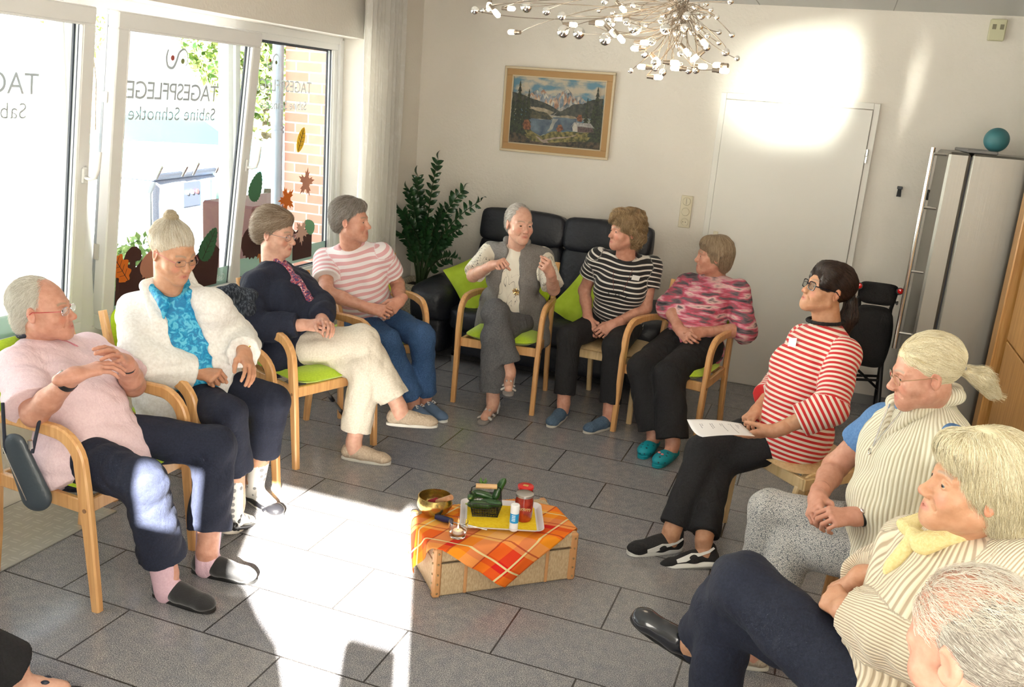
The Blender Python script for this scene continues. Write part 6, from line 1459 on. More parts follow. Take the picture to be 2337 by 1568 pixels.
# ---------------------------------------------------------------- chandelier
def chandelier():
    hub = Vector((-.675, 3.70, 2.30)); root = empty('chandelier', (hub.x, hub.y, ZC), 0, 'sprawling chrome wire chandelier with mirrored balls and lit bulbs below the ceiling', 'chandelier'); O = Vector((hub.x, hub.y, ZC))
    MB().lathe([(0, 0), (.065, 0), (.062, -.02), (.02, -.035), (0, -.035)], (0, 0, 0), 24).build('canopy', M_METAL, root, smooth=True)
    st = MB(); 
    for k in range(7): a = k*2*PI/7; st.tube([(.010*math.cos(a), .010*math.sin(a), -.02), (.012*math.cos(a), .012*math.sin(a), -.36)], .0032, 6)
    st.build('stem', M_METAL, root, smooth=True)
    rg = random.Random(21); S_ = 3.339
    balls = [(145, 78, 28), (205, 80, 18), (540, 50, 42), (692, 85, 30), (808, 122, 30), (820, 240, 44), (940, 252, 42), (1140, 300, 42), (1135, 8, 26), (1092, 80, 16), (1165, 140, 24), (1190, 180, 28), (1195, 97, 16), (1355, 35, 24), (1302, 165, 24), (1365, 215, 46), (1440, 415, 24), (1495, 315, 28), (1450, 195, 18), (1415, 72, 18), (1333, 540, 18), (1522, 515, 26), (1578, 552, 26), (1512, 475, 22), (1600, 220, 38), (1565, 155, 22), (1640, 60, 24), (1585, 118, 26), (1680, 112, 20), (1702, 168, 26), (1683, 250, 24), (1740, 265, 18), (1762, 120, 28), (1830, 45, 28), (1748, 210, 34), (1855, 200, 30), (1872, 118, 28), (1908, 28, 20), (1945, 72, 18), (1990, 130, 18), (1928, 122, 16), (1802, 245, 20), (1920, 272, 20), (1845, 290, 24), (1915, 362, 24), (2008, 245, 18), (2105, 265, 20), (2007, 325, 18), (2058, 398, 26), (2145, 445, 18), (1710, 410, 20), (1712, 500, 22), (1775, 538, 24), (1832, 535, 24), (1690, 325, 20), (1695, 350, 18), (2095, 8, 22)]
    bulbs = [(300, 90, 1, 1), (410, 65, 1, 0), (440, 245, -1, 0), (255, 35, 0, 1), (880, 188, 1, 0), (1080, 175, 1, 0), (1265, 58, 1, 1), (1262, 140, -1, 0), (1190, 240, 1, 1), (1250, 285, 1, 1), (1425, 325, 1, 0), (1385, 370, -1, 0), (1525, 455, 1, 1), (1435, 510, -1, 0), (1525, 587, 1, 0), (1650, 478, 1, 0), (1755, 388, 1, 1), (1868, 505, 1, 0), (1690, 520, -1, 0), (1835, 432, -1, 1), (1885, 318, 1, 1), (2028, 538, 1, 0), (2010, 498, -1, 0)]
    bm = mat('halogen_bulb', (1, .95, .85), .3, emit=(1, .82, .58, 9)); wm = mat('bulb_base', (.75, .68, .5), .4); wirem = mat('silver_wire', (.30, .25, .20), .35, .9)
    def curve(p1, bulge):
        p0 = hub+Vector((rg.uniform(-.03, .03), rg.uniform(-.03, .03), rg.uniform(-.05, .03))); d = p1-p0; L = d.length; sd = Vector((-d.y, d.x, 0)).normalized()*rg.uniform(-.5, .5)*min(L, .5); up = Vector((0, 0, 1))*min(L, .45)*bulge*2.2; c1 = p0+d*.15+up+sd; c2 = p1-d*.15+up*.3-sd*1.1
        return [p0*(1-t)**3+c1*3*t*(1-t)**2+c2*3*t*t*(1-t)+p1*t**3 for t in [i/12 for i in range(13)]]
    for i, (x, y, r) in enumerate(balls):
        px, py = 1040+x/S_, y/S_; far = abs(px-1548); Y = 3.70+rg.uniform(-.30, .30)*min(1, .3+far/300); p = Vector(onY(px, py, Y)); rad = r/S_*(Y/ (2073.7*_f[1]))*.98
        p.z = min(p.z, ZC-.05); pts = curve(p, rg.uniform(.02, .22) if rg.random() < .6 else -rg.uniform(.02, .15))
        MB().tube([q-O for q in pts], .0016, 5).build('wire', wirem, root, smooth=True); MB().sphere(p-O, rad, 14).build('ball', M_METAL, root, smooth=True)
    for i, (x, y, dx, dz) in enumerate(bulbs):
        px, py = 1040+x/S_, y/S_; far = abs(px-1548); Y = 3.70+rg.uniform(-.30, .30)*min(1, .3+far/300); p = Vector(onY(px, py, Y)); dd = Vector((dx*.9, rg.uniform(-.4, .4), -dz*.8)).normalized()
        a = p-dd*.035; pts = curve(a, -rg.uniform(.05, .25) if far < 200 else rg.uniform(-.2, .2)); MB().tube([q-O for q in pts], .0016, 5).build('wire', wirem, root, smooth=True)
        b = MB(); b.tube([a-O, a+dd*.018-O], .0085, 10).tube([a+dd*.018-O, a+dd*.028-O], .010, 10); bo_ = b.build('lamp_holder', wirem, root, smooth=True)
        g = MB(); g.tube([a+dd*.026-O, a+dd*.036-O, a+dd*.056-O, a+dd*.062-O], [.008, .0105, .0100, .004], 12); g.build('bulb', bm, bo_, smooth=True)
    lamp('chandelier_glow', 'POINT', (hub.x-.1, hub.y, 2.12), (0, 0, -1), 5, (1, .80, .55), shadow_soft_size=.25)
chandelier()
# ---------------------------------------------------------------- wicker trunk with cloth and things on it
CA, CC, CHh = math.radians(41.57), (-1.116, 3.257), .21
tk = empty('linen_trunk', (CC[0], CC[1], 0), CA, 'low beige linen trunk with tan leather edges in the middle of the circle', 'trunk')
lin = mat('beige_linen', (.42, .30, .17), .85, col2=(.54, .41, .25), scale=160, bump=.5, bscale=260, stretch=(1, 1, .4)); tan = mat('tan_leather', (.50, .25, .10), .5, bump=.15, bscale=80); brs = mat('antique_brass', (.32, .24, .13), .35, .9)
MB().box((0, 0, .072), (.60, .34, .144), b=.006).build('trunk_body', lin, tk); MB().box((0, 0, .178), (.606, .346, .064), b=.008).build('lid', lin, tk)
for sx in (-1, 1):
    for sy in (-1, 1):
        MB().box((sx*.292, sy*.162, .105), (.034, .034, .214), b=.008).build('leather_corner', tan, tk)
        for z in (.02, .06, .10, .145, .19): MB().sphere((sx*.292, sy*.1795, z), .0045, 5).sphere((sx*.3095, sy*.162, z), .0045, 5).build('rivet', brs, tk, smooth=True)
    MB().box((sx*.175, -.174, .105), (.014, .008, .20), b=.003).build('leather_strap', tan, tk)
MB().box((-.115, -.176, .155), (.05, .008, .03), b=.003).build('latch', M_BLACK, tk)
MB().box((0, -.1735, .146), (.58, .003, .004)).build('lid_seam', mat('seam_brown', (.10, .07, .04), .8), tk)
def cloth():
    F, L_, R_ = np.array([-.02, -.375]), np.array([-.50, -.03]), np.array([.46, -.03]); n = 64; vs = []; cu = []; cv = []; fs = []
    hx, hy = .308, .178
    for j in range(n+1):
        for i in range(n+1):
            s_, t = i/n, j/n; p = F+s_*(L_-F)+t*(R_-F); c = np.array([np.clip(p[0], -hx, hx), np.clip(p[1], -hy, hy)]); e = p-c; d = np.hypot(*e); z = CHh+.0035+.0012*math.sin(p[0]*40)*math.sin(p[1]*33)
            if d > 1e-6:
                u = e/d; fl = .012+.05*(1-math.exp(-d*5))+.012*math.sin((p[0]-p[1])*28)*min(1, d*9); q = c+u*min(d, fl); z = max(.004+.003*math.sin(s_*20), CHh+.003-max(0, d-.008)*.97)
                if z < .01: q = q+u*(d-CHh)*.9 if d > CHh else q
            else: q = c
            vs.append((q[0], q[1], z)); cu.append(s_); cv.append(t)
    for j in range(n):
        for i in range(n): k = j*(n+1)+i; fs.append((k, k+1, k+n+2, k+n+1))
    b = NB('orange_plaid'); u, v = b.attr('cu'), b.attr('cv')
    O_, Y_, R2, P_, D_ = (.92, .20, .005), (.95, .45, .01), (.74, .01, .005), (.90, .50, .16), (.85, .08, .01)
    def band(x, seq): return b.ramp(b.math('FRACT', b.math('MULTIPLY', x, 1.0)), seq, 'CONSTANT')
    seq = [(0, O_), (.10, R2), (.20, O_), (.30, P_), (.42, Y_), (.52, R2), (.58, P_), (.70, O_), (.80, Y_), (.90, R2)]
    seq2 = [(0, O_), (.07, R2), (.14, D_), (.26, P_), (.40, Y_), (.50, O_), (.60, R2), (.66, P_), (.78, Y_), (.90, O_)]
    c = b.mix(.5, band(u, seq), band(v, seq2))
    def line(x, p_, w=.006): return b.math('LESS_THAN', b.math('ABSOLUTE', b.math('SUBTRACT', x, p_)), w)
    for x in (u, v):
        for p_ in (.12, .86): c = b.mix(line(x, p_, .007), c, (.85, .70, .35))
        for p_ in (.30, .52, .70): c = b.mix(b.math('MULTIPLY', line(x, p_, .006), .7), c, (.45, .02, .01))
    b.base(c); b.set(Roughness=.85); b.bump(b.noise(400, b.obj(), 2), .4, .002)
    tl = b.new('ShaderNodeBsdfTranslucent'); b.lk(c, tl.inputs[0]); ms = b.new('ShaderNodeMixShader'); ms.inputs[0].default_value = .2; b.lk(b.p.outputs[0], ms.inputs[1]); b.lk(tl.outputs[0], ms.inputs[2]); b.lk(ms.outputs[0], b.n['Material Output'].inputs[0])
    o = mesh_obj('checked_cloth', vs, fs, b.m, None, True, None, {'cu': cu, 'cv': cv}); o.location = (CC[0], CC[1], 0); o.rotation_euler = (0, 0, CA); md = o.modifiers.new('s', 'SOLIDIFY'); md.thickness = .0022; md.offset = 1
    tag(o, 'orange, red and yellow checked cloth draped cornerwise over the linen trunk', 'cloth')
cloth()
def spot(x, y, z=0): a = CA; return (CC[0]+x*math.cos(a)-y*math.sin(a), CC[1]+x*math.sin(a)+y*math.cos(a), CHh+.008+z)
bw = empty('singing_bowl', spot(-.225, .115), 0, 'round brass singing bowl at the left back of the orange cloth', 'bowl')
MB().lathe([(0, 0), (.035, .001), (.060, .015), (.074, .040), (.074, .060), (.070, .078), (.066, .079), (.066, .072), (.070, .058), (.069, .040), (.055, .018), (.03, .006), (0, .005)], (0, 0, 0), 36).build('bowl_body', mat('brass', (.50, .37, .13), .22, .95, bump=.1, bscale=90), bw, smooth=True)
stk = empty('mallet', spot(-.225, .115, .02), 0, 'wooden mallet with red felt end resting in the brass bowl', 'mallet')
sa, sb_ = Vector((-.02, .0, .018)), Vector((.085, -.028, .082)); MB().tube([sa+(sb_-sa)*.30, sb_], [.0095, .0115], 12).build('handle', m_wood('mallet_wood', (.38, .18, .08), (.50, .26, .13), (.56, .33, .18)), stk, smooth=True)
MB().tube([sa, sa+(sb_-sa)*.32], [.017, .017], 12).build('felt_head', mat('red_felt', (.25, .012, .02), .95), stk, smooth=True)
ty = empty('serving_tray', spot(.035, .01), CA-math.radians(20), 'white plastic tray lined with a yellow napkin on the orange cloth', 'tray')
def rrect(w, h, r, n=6):
    out = []
    for cx, cy, a0 in ((w/2-r, h/2-r, 0), (-w/2+r, h/2-r, PI/2), (-w/2+r, -h/2+r, PI), (w/2-r, -h/2+r, 3*PI/2)):
        for k in range(n+1): a = a0+k*PI/2/n; out.append((cx+r*math.cos(a), cy+r*math.sin(a)))
    return out
t = MB(); rings = [(rrect(.30, .225, .02), 0), (rrect(.33, .255, .03), .014), (rrect(.345, .27, .035), .016), (rrect(.345, .27, .035), .013), (rrect(.325, .25, .03), .011), (rrect(.298, .223, .02), -.0015)]
N_ = len(rings[0][0]); vs = [(x, y, z+.003) for r, z in rings for x, y in r]
t.add(vs, [tuple(range(N_))]+[(k*N_+i, k*N_+(i+1) % N_, (k+1)*N_+(i+1) % N_, (k+1)*N_+i) for k in range(5) for i in range(N_)]+[tuple(range(5*N_, 6*N_))[::-1]]); t.build('tray_body', mat('white_melamine', (.74, .70, .72), .2, coat=.5), ty, smooth=True)
nk_ = MB(); nk_.prism(rrect(.285, .215, .01), .002, (0, 0, .0045)); o = thing(nk_, 'napkin', mat('yellow_napkin', (.80, .52, .0), .9, col2=(.86, .62, .02), scale=90, bump=.4, bscale=120), 'yellow textured paper napkin lying in the white tray', 'napkin'); o.location = ty.location; o.rotation_euler = ty.rotation_euler
# wire basket and cucumbers
M_WIRE = mat('black_wire', (.012, .012, .012), .4, .5)
bk = empty('wire_basket', spot(-.020, .065, .006), CA-math.radians(18), 'black wire basket with a wooden handle, full of cucumbers, on the tray', 'basket')
w = MB(); bx, by, tx_, ty_, H_ = .052, .045, .066, .058, .062
def q4(f, z): return [(-1*(bx+(tx_-bx)*f), -(by+(ty_-by)*f), z), ((bx+(tx_-bx)*f), -(by+(ty_-by)*f), z), ((bx+(tx_-bx)*f), (by+(ty_-by)*f), z), (-(bx+(tx_-bx)*f), (by+(ty_-by)*f), z)]
for k in range(6): w.tube(q4(k/5, H_*k/5+.002), .0022 if k in (0, 5) else .0011, 5, close=True)
for i in range(11):
    t_ = -1+2*i/10
    for sg in (-1, 1): w.tube([(t_*bx, sg*by, .002), (t_*tx_, sg*ty_, H_)], .0010, 4).tube([(sg*bx, t_*by, .002), (sg*tx_, t_*ty_, H_)], .0010, 4)
    w.tube([(t_*bx, -by, .002), (t_*bx, by, .002)], .0010, 4).tube([(-bx, t_*by, .002), (bx, t_*by, .002)], .0010, 4)
w.build('wire_cage', M_WIRE, bk)
MB().tube([(-tx_, 0, H_), (-.060, 0, .11), (-.045, 0, .118), (.045, 0, .118), (.060, 0, .11), (tx_, 0, H_)], .0024, 6).build('bail', M_WIRE, bk)
MB().tube([(-.044, 0, .118), (.044, 0, .118)], .0105, 14).build('wooden_grip', mat('pale_grip_wood', (.62, .38, .18), .45), bk, smooth=True)
def cucumber(first, loc, rz, tilt, L, r, label):
    if first is None:
        m = MB(); n = 14; pts = [Vector((L*(t-.5), .10*L*math.sin(t*PI), 0)) for t in [i/n for i in range(n+1)]]; rs = [max(.003, r*(1-abs(2*i/n-1)**4.5)**.5) for i in range(n+1)]
        m.tube(pts, rs, 14); o = m.build('cucumber', mat('cucumber_skin', (.010, .045, .008), .32, col2=(.03, .10, .018), scale=25, bump=.3, bscale=90, coat=.2), None, smooth=True)
        st = MB().tube([(-L*.49, 0, 0), (-L*.56, .004, 0)], [.004, .003], 6).build('stalk', mat('cut_stalk', (.25, .33, .08), .6), o, smooth=True)
    else: o = copy_tree(first)
    B = Matrix.Rotation(CA-math.radians(18), 4, 'Z'); o.location = Vector(bk.location)+B @ Vector(loc); o.rotation_euler = (0, tilt, CA-math.radians(18)+rz); tag(o, label, 'cucumber', 'cucumbers in the wire basket'); return o
CK = [((-.025, -.030, .045), .15, .12, 'cucumber at the front left of the wire basket'), ((.020, -.022, .050), -.5, -.15, 'cucumber lying across the front right of the basket'), ((-.045, .015, .062), 1.2, .25, 'cucumber with a pale tip sticking out at the left of the basket'), ((.0, .005, .030), .3, 0, 'cucumber at the bottom of the basket'), ((.035, .020, .040), 1.1, -.1, 'cucumber along the right inner side of the basket'), ((-.005, .030, .060), -.2, .2, 'cucumber at the back under the wooden grip')]
ck0 = None
for a in CK:
    c_ = cucumber(ck0, a[0], a[1], a[2], .105, .0165, a[3]); ck0 = ck0 or c_
c_ = cucumber(ck0, (.058, .012, .100), .4, -1.15, .105, .0165, 'long cucumber standing upright at the right of the basket')
lf = MB(); 
for k in range(5): a = k*1.26; lf.add([(0, 0, 0), (.016*math.cos(a)-.006*math.sin(a), .016*math.sin(a)+.006*math.cos(a), .02), (.02*math.cos(a), .02*math.sin(a), .035), (.016*math.cos(a)+.006*math.sin(a), .016*math.sin(a)-.006*math.cos(a), .02)], [(0, 1, 2, 3)])
o = thing(lf, 'herb_sprig', mat('herb_green', (.10, .22, .03), .6), 'small green leaf sprig at the back of the cucumber basket', 'herb'); o.location = Vector(bk.location)+Vector((-.035, .05, .09))
# jars
def jar(loc, r, h, liquid, lidm, label, lab=None):
    root = empty('glass_jar', loc, 0, label, 'jar', 'preserve jars on the tray')
    MB().lathe([(0, .002), (r*.92, .002), (r, .010), (r, h*.78), (r*.90, h*.86), (r*.90, h*.92), (0, h*.92)], (0, 0, 0), 28).build('glass_body', liquid, root, smooth=True)
    MB().lathe([(r*.95, h*.90), (r*.98, h*.905), (r*.98, h*.985), (r*.90, h), (0, h-.001)], (0, 0, 0), 28).build('screw_lid', lidm, root, smooth=True)
    return root
rp = mat('red_preserve', (.22, .010, .006), .12, col2=(.42, .035, .012), scale=40, coat=1)
j1 = jar(spot(.115, -.030, .006), .038, .118, rp, mat('silver_lid', (.58, .55, .53), .3, .9), 'silver-lidded glass jar of red preserve at the front of the tray')
j2 = jar(spot(.150, .045, .006), .035, .115, rp, mat('red_lid', (.62, .012, .012), .3, coat=.4), 'red-lidded jar standing behind the silver-lidded jar')
MB().prism(rrect(.022, .016, .001), .0006, (0, 0, .1152)).build('lid_sticker', mat('gold_sticker', (.62, .42, .12), .4), j2)
def text_mesh(body, size, m, name, parent=None, M4=None, extrude=.0003, shear=0, mirror=False, spacing=1):
    cu = bpy.data.curves.new(name, 'FONT'); cu.body = body; cu.size = size; cu.extrude = extrude; cu.shear = shear; cu.align_x = 'CENTER'; cu.space_character = spacing
    t_ = bpy.data.objects.new(name, cu); COL.objects.link(t_); bpy.context.view_layer.update(); me = bpy.data.meshes.new_from_object(t_.evaluated_get(bpy.context.evaluated_depsgraph_get()))
    bpy.data.objects.remove(t_); me.materials.clear(); me.materials.append(m); me.name = name
    if M4 is not None: me.transform(M4)
    o = bpy.data.objects.new(name, me); COL.objects.link(o)
    if parent: o.parent = parent
    return o
to_cam = math.atan2(-j1.location.y, -j1.location.x)
T_ = Matrix.Rotation(to_cam+PI/2, 4, 'Z') @ Matrix.Translation((0, -.0388, .055)) @ Matrix.Rotation(PI/2, 4, 'X')
text_mesh('hmm', .026, mat('gold_ink', (.65, .50, .20), .4), 'lettering', j1, T_, shear=.3)
# white tube
tb = empty('glue_stick', spot(.040, -.112, .006), 0, 'white round stick tube with a blue label standing at the front of the tray', 'tube')
MB().lathe([(0, 0), (.017, 0), (.018, .004), (.018, .078), (0, .078)], (0, 0, 0), 22).build('tube_body', mat('white_gloss', (.80, .80, .80), .25), tb, smooth=True)
MB().lathe([(.0186, .078), (.0186, .108), (.017, .112), (0, .112), ], (0, 0, 0), 22).build('cap', MATS['white_gloss'], tb, smooth=True)
MB().lathe([(.0184, .036), (.0184, .076)], (0, 0, 0), 22).build('label_band', mat('blue_label', (.02, .30, .62), .35), tb, smooth=True)
ll = MB()
for k in range(4): ll.lathe([(.0186, .044+k*.007), (.0186, .047+k*.007)], (0, 0, 0), 22)
ll2 = MB(); a0 = math.atan2(-tb.location[1], -tb.location[0])
for k in range(4):
    for s_ in range(5): a = a0-.5+s_*.16; ll2.box((.0186*math.cos(a), .0186*math.sin(a), .048+k*.007), (.0006, .0032, .003), rz=a)
ll2.build('label_print', mat('label_white', (.75, .85, .9), .4), tb)
# tea light
GC = mat('clear_glass', (1, 1, 1), .02, trans=1, ior=1.45)
tl_ = empty('tealight_holder', spot(-.195, -.105, .001), 0, 'clear glass tumbler with a burning tea light at the front left of the cloth', 'candle holder')
MB().lathe([(0, 0), (.030, 0), (.034, .006), (.0395, .066), (.0375, .067), (.033, .020), (0, .016)], (0, 0, 0), 28).build('glass_cup', GC, tl_, smooth=True)
MB().lathe([(0, .018), (.019, .018), (.019, .030), (0, .030)], (0, 0, 0), 20).build('candle', mat('wax', (.80, .70, .58), .5), tl_, smooth=True)
MB().tube([(0, 0, .030), (0, 0, .036)], .0008, 5).build('wick', M_BLACK, tl_); MB().lathe([(0, .034), (.0032, .038), (.0025, .044), (0, .052)], (0, 0, 0), 10).build('flame', mat('candle_flame', (1, .7, .3), .5, emit=(1, .60, .25, 9)), tl_, smooth=True)
# peeler
pl = empty('vegetable_peeler', spot(-.20, .02, .012), 0, 'peeler with a dark blue handle and thin steel shaft lying by the tray', 'peeler')
d0 = Vector(spot(-.075, -.115, .02))-Vector(pl.location); h0 = Vector(spot(-.235, .058, .012))-Vector(pl.location)
MB().tube([h0, h0*.3, d0*.12], [.012, .014, .011], 12).build('handle', mat('navy_handle', (.006, .010, .06), .3), pl, smooth=True); MB().tube([d0*.1, d0], [.0032, .0032], 8).build('steel_shaft', M_METAL, pl, smooth=True)
# ---------------------------------------------------------------- writing and paper cut-outs on the panes
M_FROST = mat('frosted_green', (.42, .62, .56), .6, alpha=.75); M_LET = mat('etched_lettering', (.50, .57, .62), .6); M_LET2 = mat('etched_pale', (.72, .82, .88), .6)
def on_pane(n, off=.0052):
    """matrix placing (u=right seen from inside, v=up) on the pane"""
    B = TILT[n] if n != 3 else Matrix.Translation((XF, (4.66+5.82)/2, .615))
    return B @ Matrix(((0, 0, 1, off), (1, 0, 0, 0), (0, 1, 0, 0), (0, 0, 0, 1)))
MIR = Matrix.Scale(-1, 4, (1, 0, 0))
def writing(n, u, v, body, size, m, label, sp=1.0, off=.0045):
    o = text_mesh(body, size, m, 'window_lettering', None, on_pane(n, off) @ Matrix.Translation((u, v, 0)) @ MIR, .0002, spacing=sp); return tag(o, label, 'lettering', 'mirrored lettering on the panes')
writing(2, -.105, 1.152, 'TAGESPFLEGE', .122, M_LET, 'large mirrored grey capital lettering across the middle tilted pane', .90)
writing(2, -.10, 1.050, 'Sabine Schnotke', .095, M_LET, 'smaller mirrored grey lettering under the capitals on the middle pane', 1.05)
writing(1, -.09, 1.152, 'TAGESPFLEGE', .128, M_LET, 'large mirrored grey capital lettering on the left pane', .98)
writing(1, -.09, 1.050, 'Sabine Schnotke', .095, M_LET, 'smaller mirrored grey lettering on the left pane', 1.05)
writing(3, -.03, 1.215, 'TAGESPFLEGE', .105, M_LET2, 'pale mirrored capital lettering on the narrow right pane', 1.0)
writing(3, -.03, 1.105, 'Sabine Schnotke', .08, M_LET2, 'small pale mirrored lettering on the narrow right pane')
def logo(n, u, v, s, m):
    mb = MB(); T = on_pane(n, .006) @ Matrix.Translation((u, v, 0)); mb.T = T; k = s
    path = [(-.075, .04), (-.085, .0), (-.07, -.045), (-.03, -.05), (-.005, -.01), (.01, .03), (.045, .05), (.075, .03), (.08, -.02), (.065, -.035)]
    P = [(x*k, y*k, 0) for x, y in path]
    q = []
    for i in range(len(P)-1):
        for t in range(4):
            p0, p1, p2, p3 = [Vector(P[max(0, min(len(P)-1, i+j))]) for j in (-1, 0, 1, 2)]; t_ = t/4
            q.append(.5*((2*p1)+(-p0+p2)*t_+(2*p0-5*p1+4*p2-p3)*t_*t_+(-p0+3*p1-3*p2+p3)*t_**3))
    mb.sweep(q, .0008, [.004+.010*k*math.sin(PI*min(1, i/len(q)+.15)) for i in range(len(q))], (0, 0, 1), .0001); mb.T = None
    o = mb.build('logo_mark', [m], None); tag(o, 'curved wave logo with two dots above the lettering, pane %s' % {2: 'in the middle', 3: 'on the right'}[n], 'logo', 'wave logos on the panes')
    for (x, y, c) in ((-.038, .0, (.45, .10, .08)), (.043, -.012, (.18, .22, .08))):
        d = MB(); d.T = T; d.prism([(x*k+.014*k*math.cos(a*PI/8), y*k+.014*k*math.sin(a*PI/8)) for a in range(16)], .0006); d.T = None; d.build('logo_dot', mat('dot_%d' % (c[0]*100), c, .6), o)
logo(2, -.11, 1.36, .95, M_LET); logo(3, -.16, 1.40, .8, M_LET2)
for n, w in ((1, 1.0), (2, .98), (3, 1.08)):
    b = MB(); b.T = on_pane(n, .0048); b.box((0, .13, 0), (w, .11, .0006)); b.T = None; tag(b.build('frosted_band', M_FROST, None), 'translucent pale green film strip along the bottom of %s' % {1: 'the left pane', 2: 'the middle pane', 3: 'the right pane'}[n], 'film strip', 'frosted strips on the panes')
writing(2, .30, .105, 'Geborgenheit', .055, mat('band_white', (.70, .80, .77), .6), 'faint pale mirrored word on the green strip of the middle pane', off=.0062)
def outline(kind, s):
    P = []
    if kind == 'serrated':
        for i in range(48): a = 2*PI*i/48; r = .5*abs(math.cos(a/2-PI/4))**0; x = .30*math.sin(a)*(1-.35*math.cos(a)); y = .5*math.cos(a); k = 1+(.07 if i % 2 else -.02); P.append((x*k, y*(k if abs(y) < .45 else 1)))
    elif kind == 'oak':
        for i in range(56): a = 2*PI*i/56; x = .26*math.sin(a); y = .45*math.cos(a); k = 1+.22*math.sin(a*9+(0 if x > 0 else PI)); P.append((x*k, y*(1+.06*math.sin(a*9))))
    elif kind == 'maple':
        for i in range(40):
            a = 2*PI*i/40; lobes = .22+.26*abs(math.cos(2.5*a))**1.5; k = lobes*(1+.18*(-1)**i); P.append((k*math.sin(a), k*math.cos(a)))
    elif kind == 'almond':
        for i in range(36): a = 2*PI*i/36; P.append((.24*math.sin(a)*abs(math.sin(a))**.4, .5*math.cos(a)))
    elif kind == 'mushroom':
        P = [(-.14, -.55), (-.11, -.2), (-.10, 0), (-.30, 0), (-.33, .10), (-.25, .28), (-.08, .40), (.10, .40), (.27, .26), (.32, .08), (.26, 0), (.09, 0), (.12, -.2), (.17, -.55)]
    elif kind == 'ground': P = [(-.5, -.5), (.5, -.5), (.5, .35), (.3, .5), (.1, .32), (-.12, .45), (-.35, .3), (-.5, .42)]
    elif kind == 'hedgehog':
        for i in range(44): a = 2*PI*i/44; k = 1+(.14 if i % 2 and -.3 < a-PI*.0 < PI*1.35 else 0); P.append((.46*math.sin(a)*k, .36*math.cos(a)*k))
    return [(x*s, y*s) for x, y in P]
def cutout(n, u, v, kind, s, rot, name, m, label, veins=None, off=.0075, sx=1):
    mb = MB(); T = on_pane(n, off) @ Matrix.Translation((u, v, 0)) @ Matrix.Rotation(math.radians(rot), 4, 'Z') @ Matrix.Scale(sx, 4, (1, 0, 0)); mb.T = T
    mb.prism(outline(kind, s), .0012); mb.T = None; o = mb.build(name, m, None); tag(o, label, 'window decoration', 'autumn paper cut-outs on the panes')
    if veins:
        vb = MB(); vb.T = T @ Matrix.Translation((0, 0, .0016)); vb.tube([(0, -.45*s, 0), (0, .42*s, 0)], .0018, 4)
        for k in range(4):
            y = (-.25+.16*k)*s
            for q in (-1, 1): vb.tube([(0, y, 0), (q*.15*s, y+.10*s, 0)], .0012, 4)
        vb.T = None; vb.build('vein', veins, o)
    return o
cb = lambda n, c: mat('card_'+n, c, .8, bump=.1, bscale=200)
GRN, BRN, ORG, YEL, TAN, DRK = cb('green', (.035, .13, .055)), cb('brown', (.055, .016, .012)), cb('orange', (.70, .16, .01)), cb('yellow', (.80, .48, .01)), cb('tan', (.50, .22, .15)), mat('ink_dark', (.03, .02, .015), .8)
cutout(2, -.42, .300, 'oak', .20, 38, 'paper_oak_leaf', ORG, 'orange paper oak leaf with dark veins low on the middle pane', DRK, .010)
cutout(2, -.335, .325, 'mushroom', .20, 0, 'paper_mushroom', BRN, 'dark brown paper mushroom behind the topknot, on the middle pane')
cutout(2, -.335, .215, 'ground', .22, 0, 'paper_ground', BRN, 'brown paper earth strip under the paper mushroom', off=.0070, sx=1)
cutout(2, -.19, .295, 'hedgehog', .20, 20, 'paper_hedgehog', TAN, 'reddish spiky paper shape right of the paper mushroom', off=.009)
cutout(2, .270, .345, 'serrated', .21, -30, 'paper_leaf', GRN, 'dark green serrated paper leaf at the right of the middle pane', DRK, .010)
cutout(2, .250, .215, 'ground', .25, 0, 'paper_ground', BRN, 'brown paper block below the dark green leaf on the middle pane')
B3 = 5.24
cutout(3, 4.906-B3, 1.245-.615, 'serrated', .20, -28, 'paper_leaf', cb('mid_green', (.06, .20, .10)), 'mid green paper leaf beside the window handle on the right pane', off=.009)
cutout(3, 5.41-B3, 1.525-.615, 'almond', .18, -25, 'paper_leaf', YEL, 'yellow paper leaf high on the right pane', DRK)
cutout(3, 5.485-B3, 1.235-.615, 'maple', .19, -10, 'paper_maple_leaf', TAN, 'tan paper maple leaf on the right side of the right pane')
cutout(3, 5.25-B3, 1.135-.615, 'maple', .18, 20, 'paper_maple_leaf', ORG, 'orange paper maple leaf above the head in the navy cardigan')
cutout(3, 4.88-B3, .90-.615, 'hedgehog', .28, 10, 'paper_hedgehog', BRN, 'large brown spiky paper hedgehog at the lower left of the right pane', off=.009)
cutout(3, 4.97-B3, .88-.615, 'maple', .26, 30, 'paper_maple_leaf', cb('rust', (.60, .20, .06)), 'rust orange paper maple leaf behind the brown paper hedgehog', off=.0065)
cutout(3, 5.45-B3, .83-.615, 'ground', .24, 0, 'paper_ground', BRN, 'brown paper block at the lower right of the right pane')
cutout(3, 5.53-B3, .93-.615, 'serrated', .15, 60, 'paper_leaf', cb('sage', (.16, .36, .20)), 'small sage green paper leaf at the lower right of the right pane', off=.0095)
cutout(3, 5.43-B3, .90-.615, 'maple', .17, 40, 'paper_maple_leaf', cb('pale_pink', (.62, .38, .30)), 'pale pink paper maple leaf beside the glasses of the person in navy', off=.011)
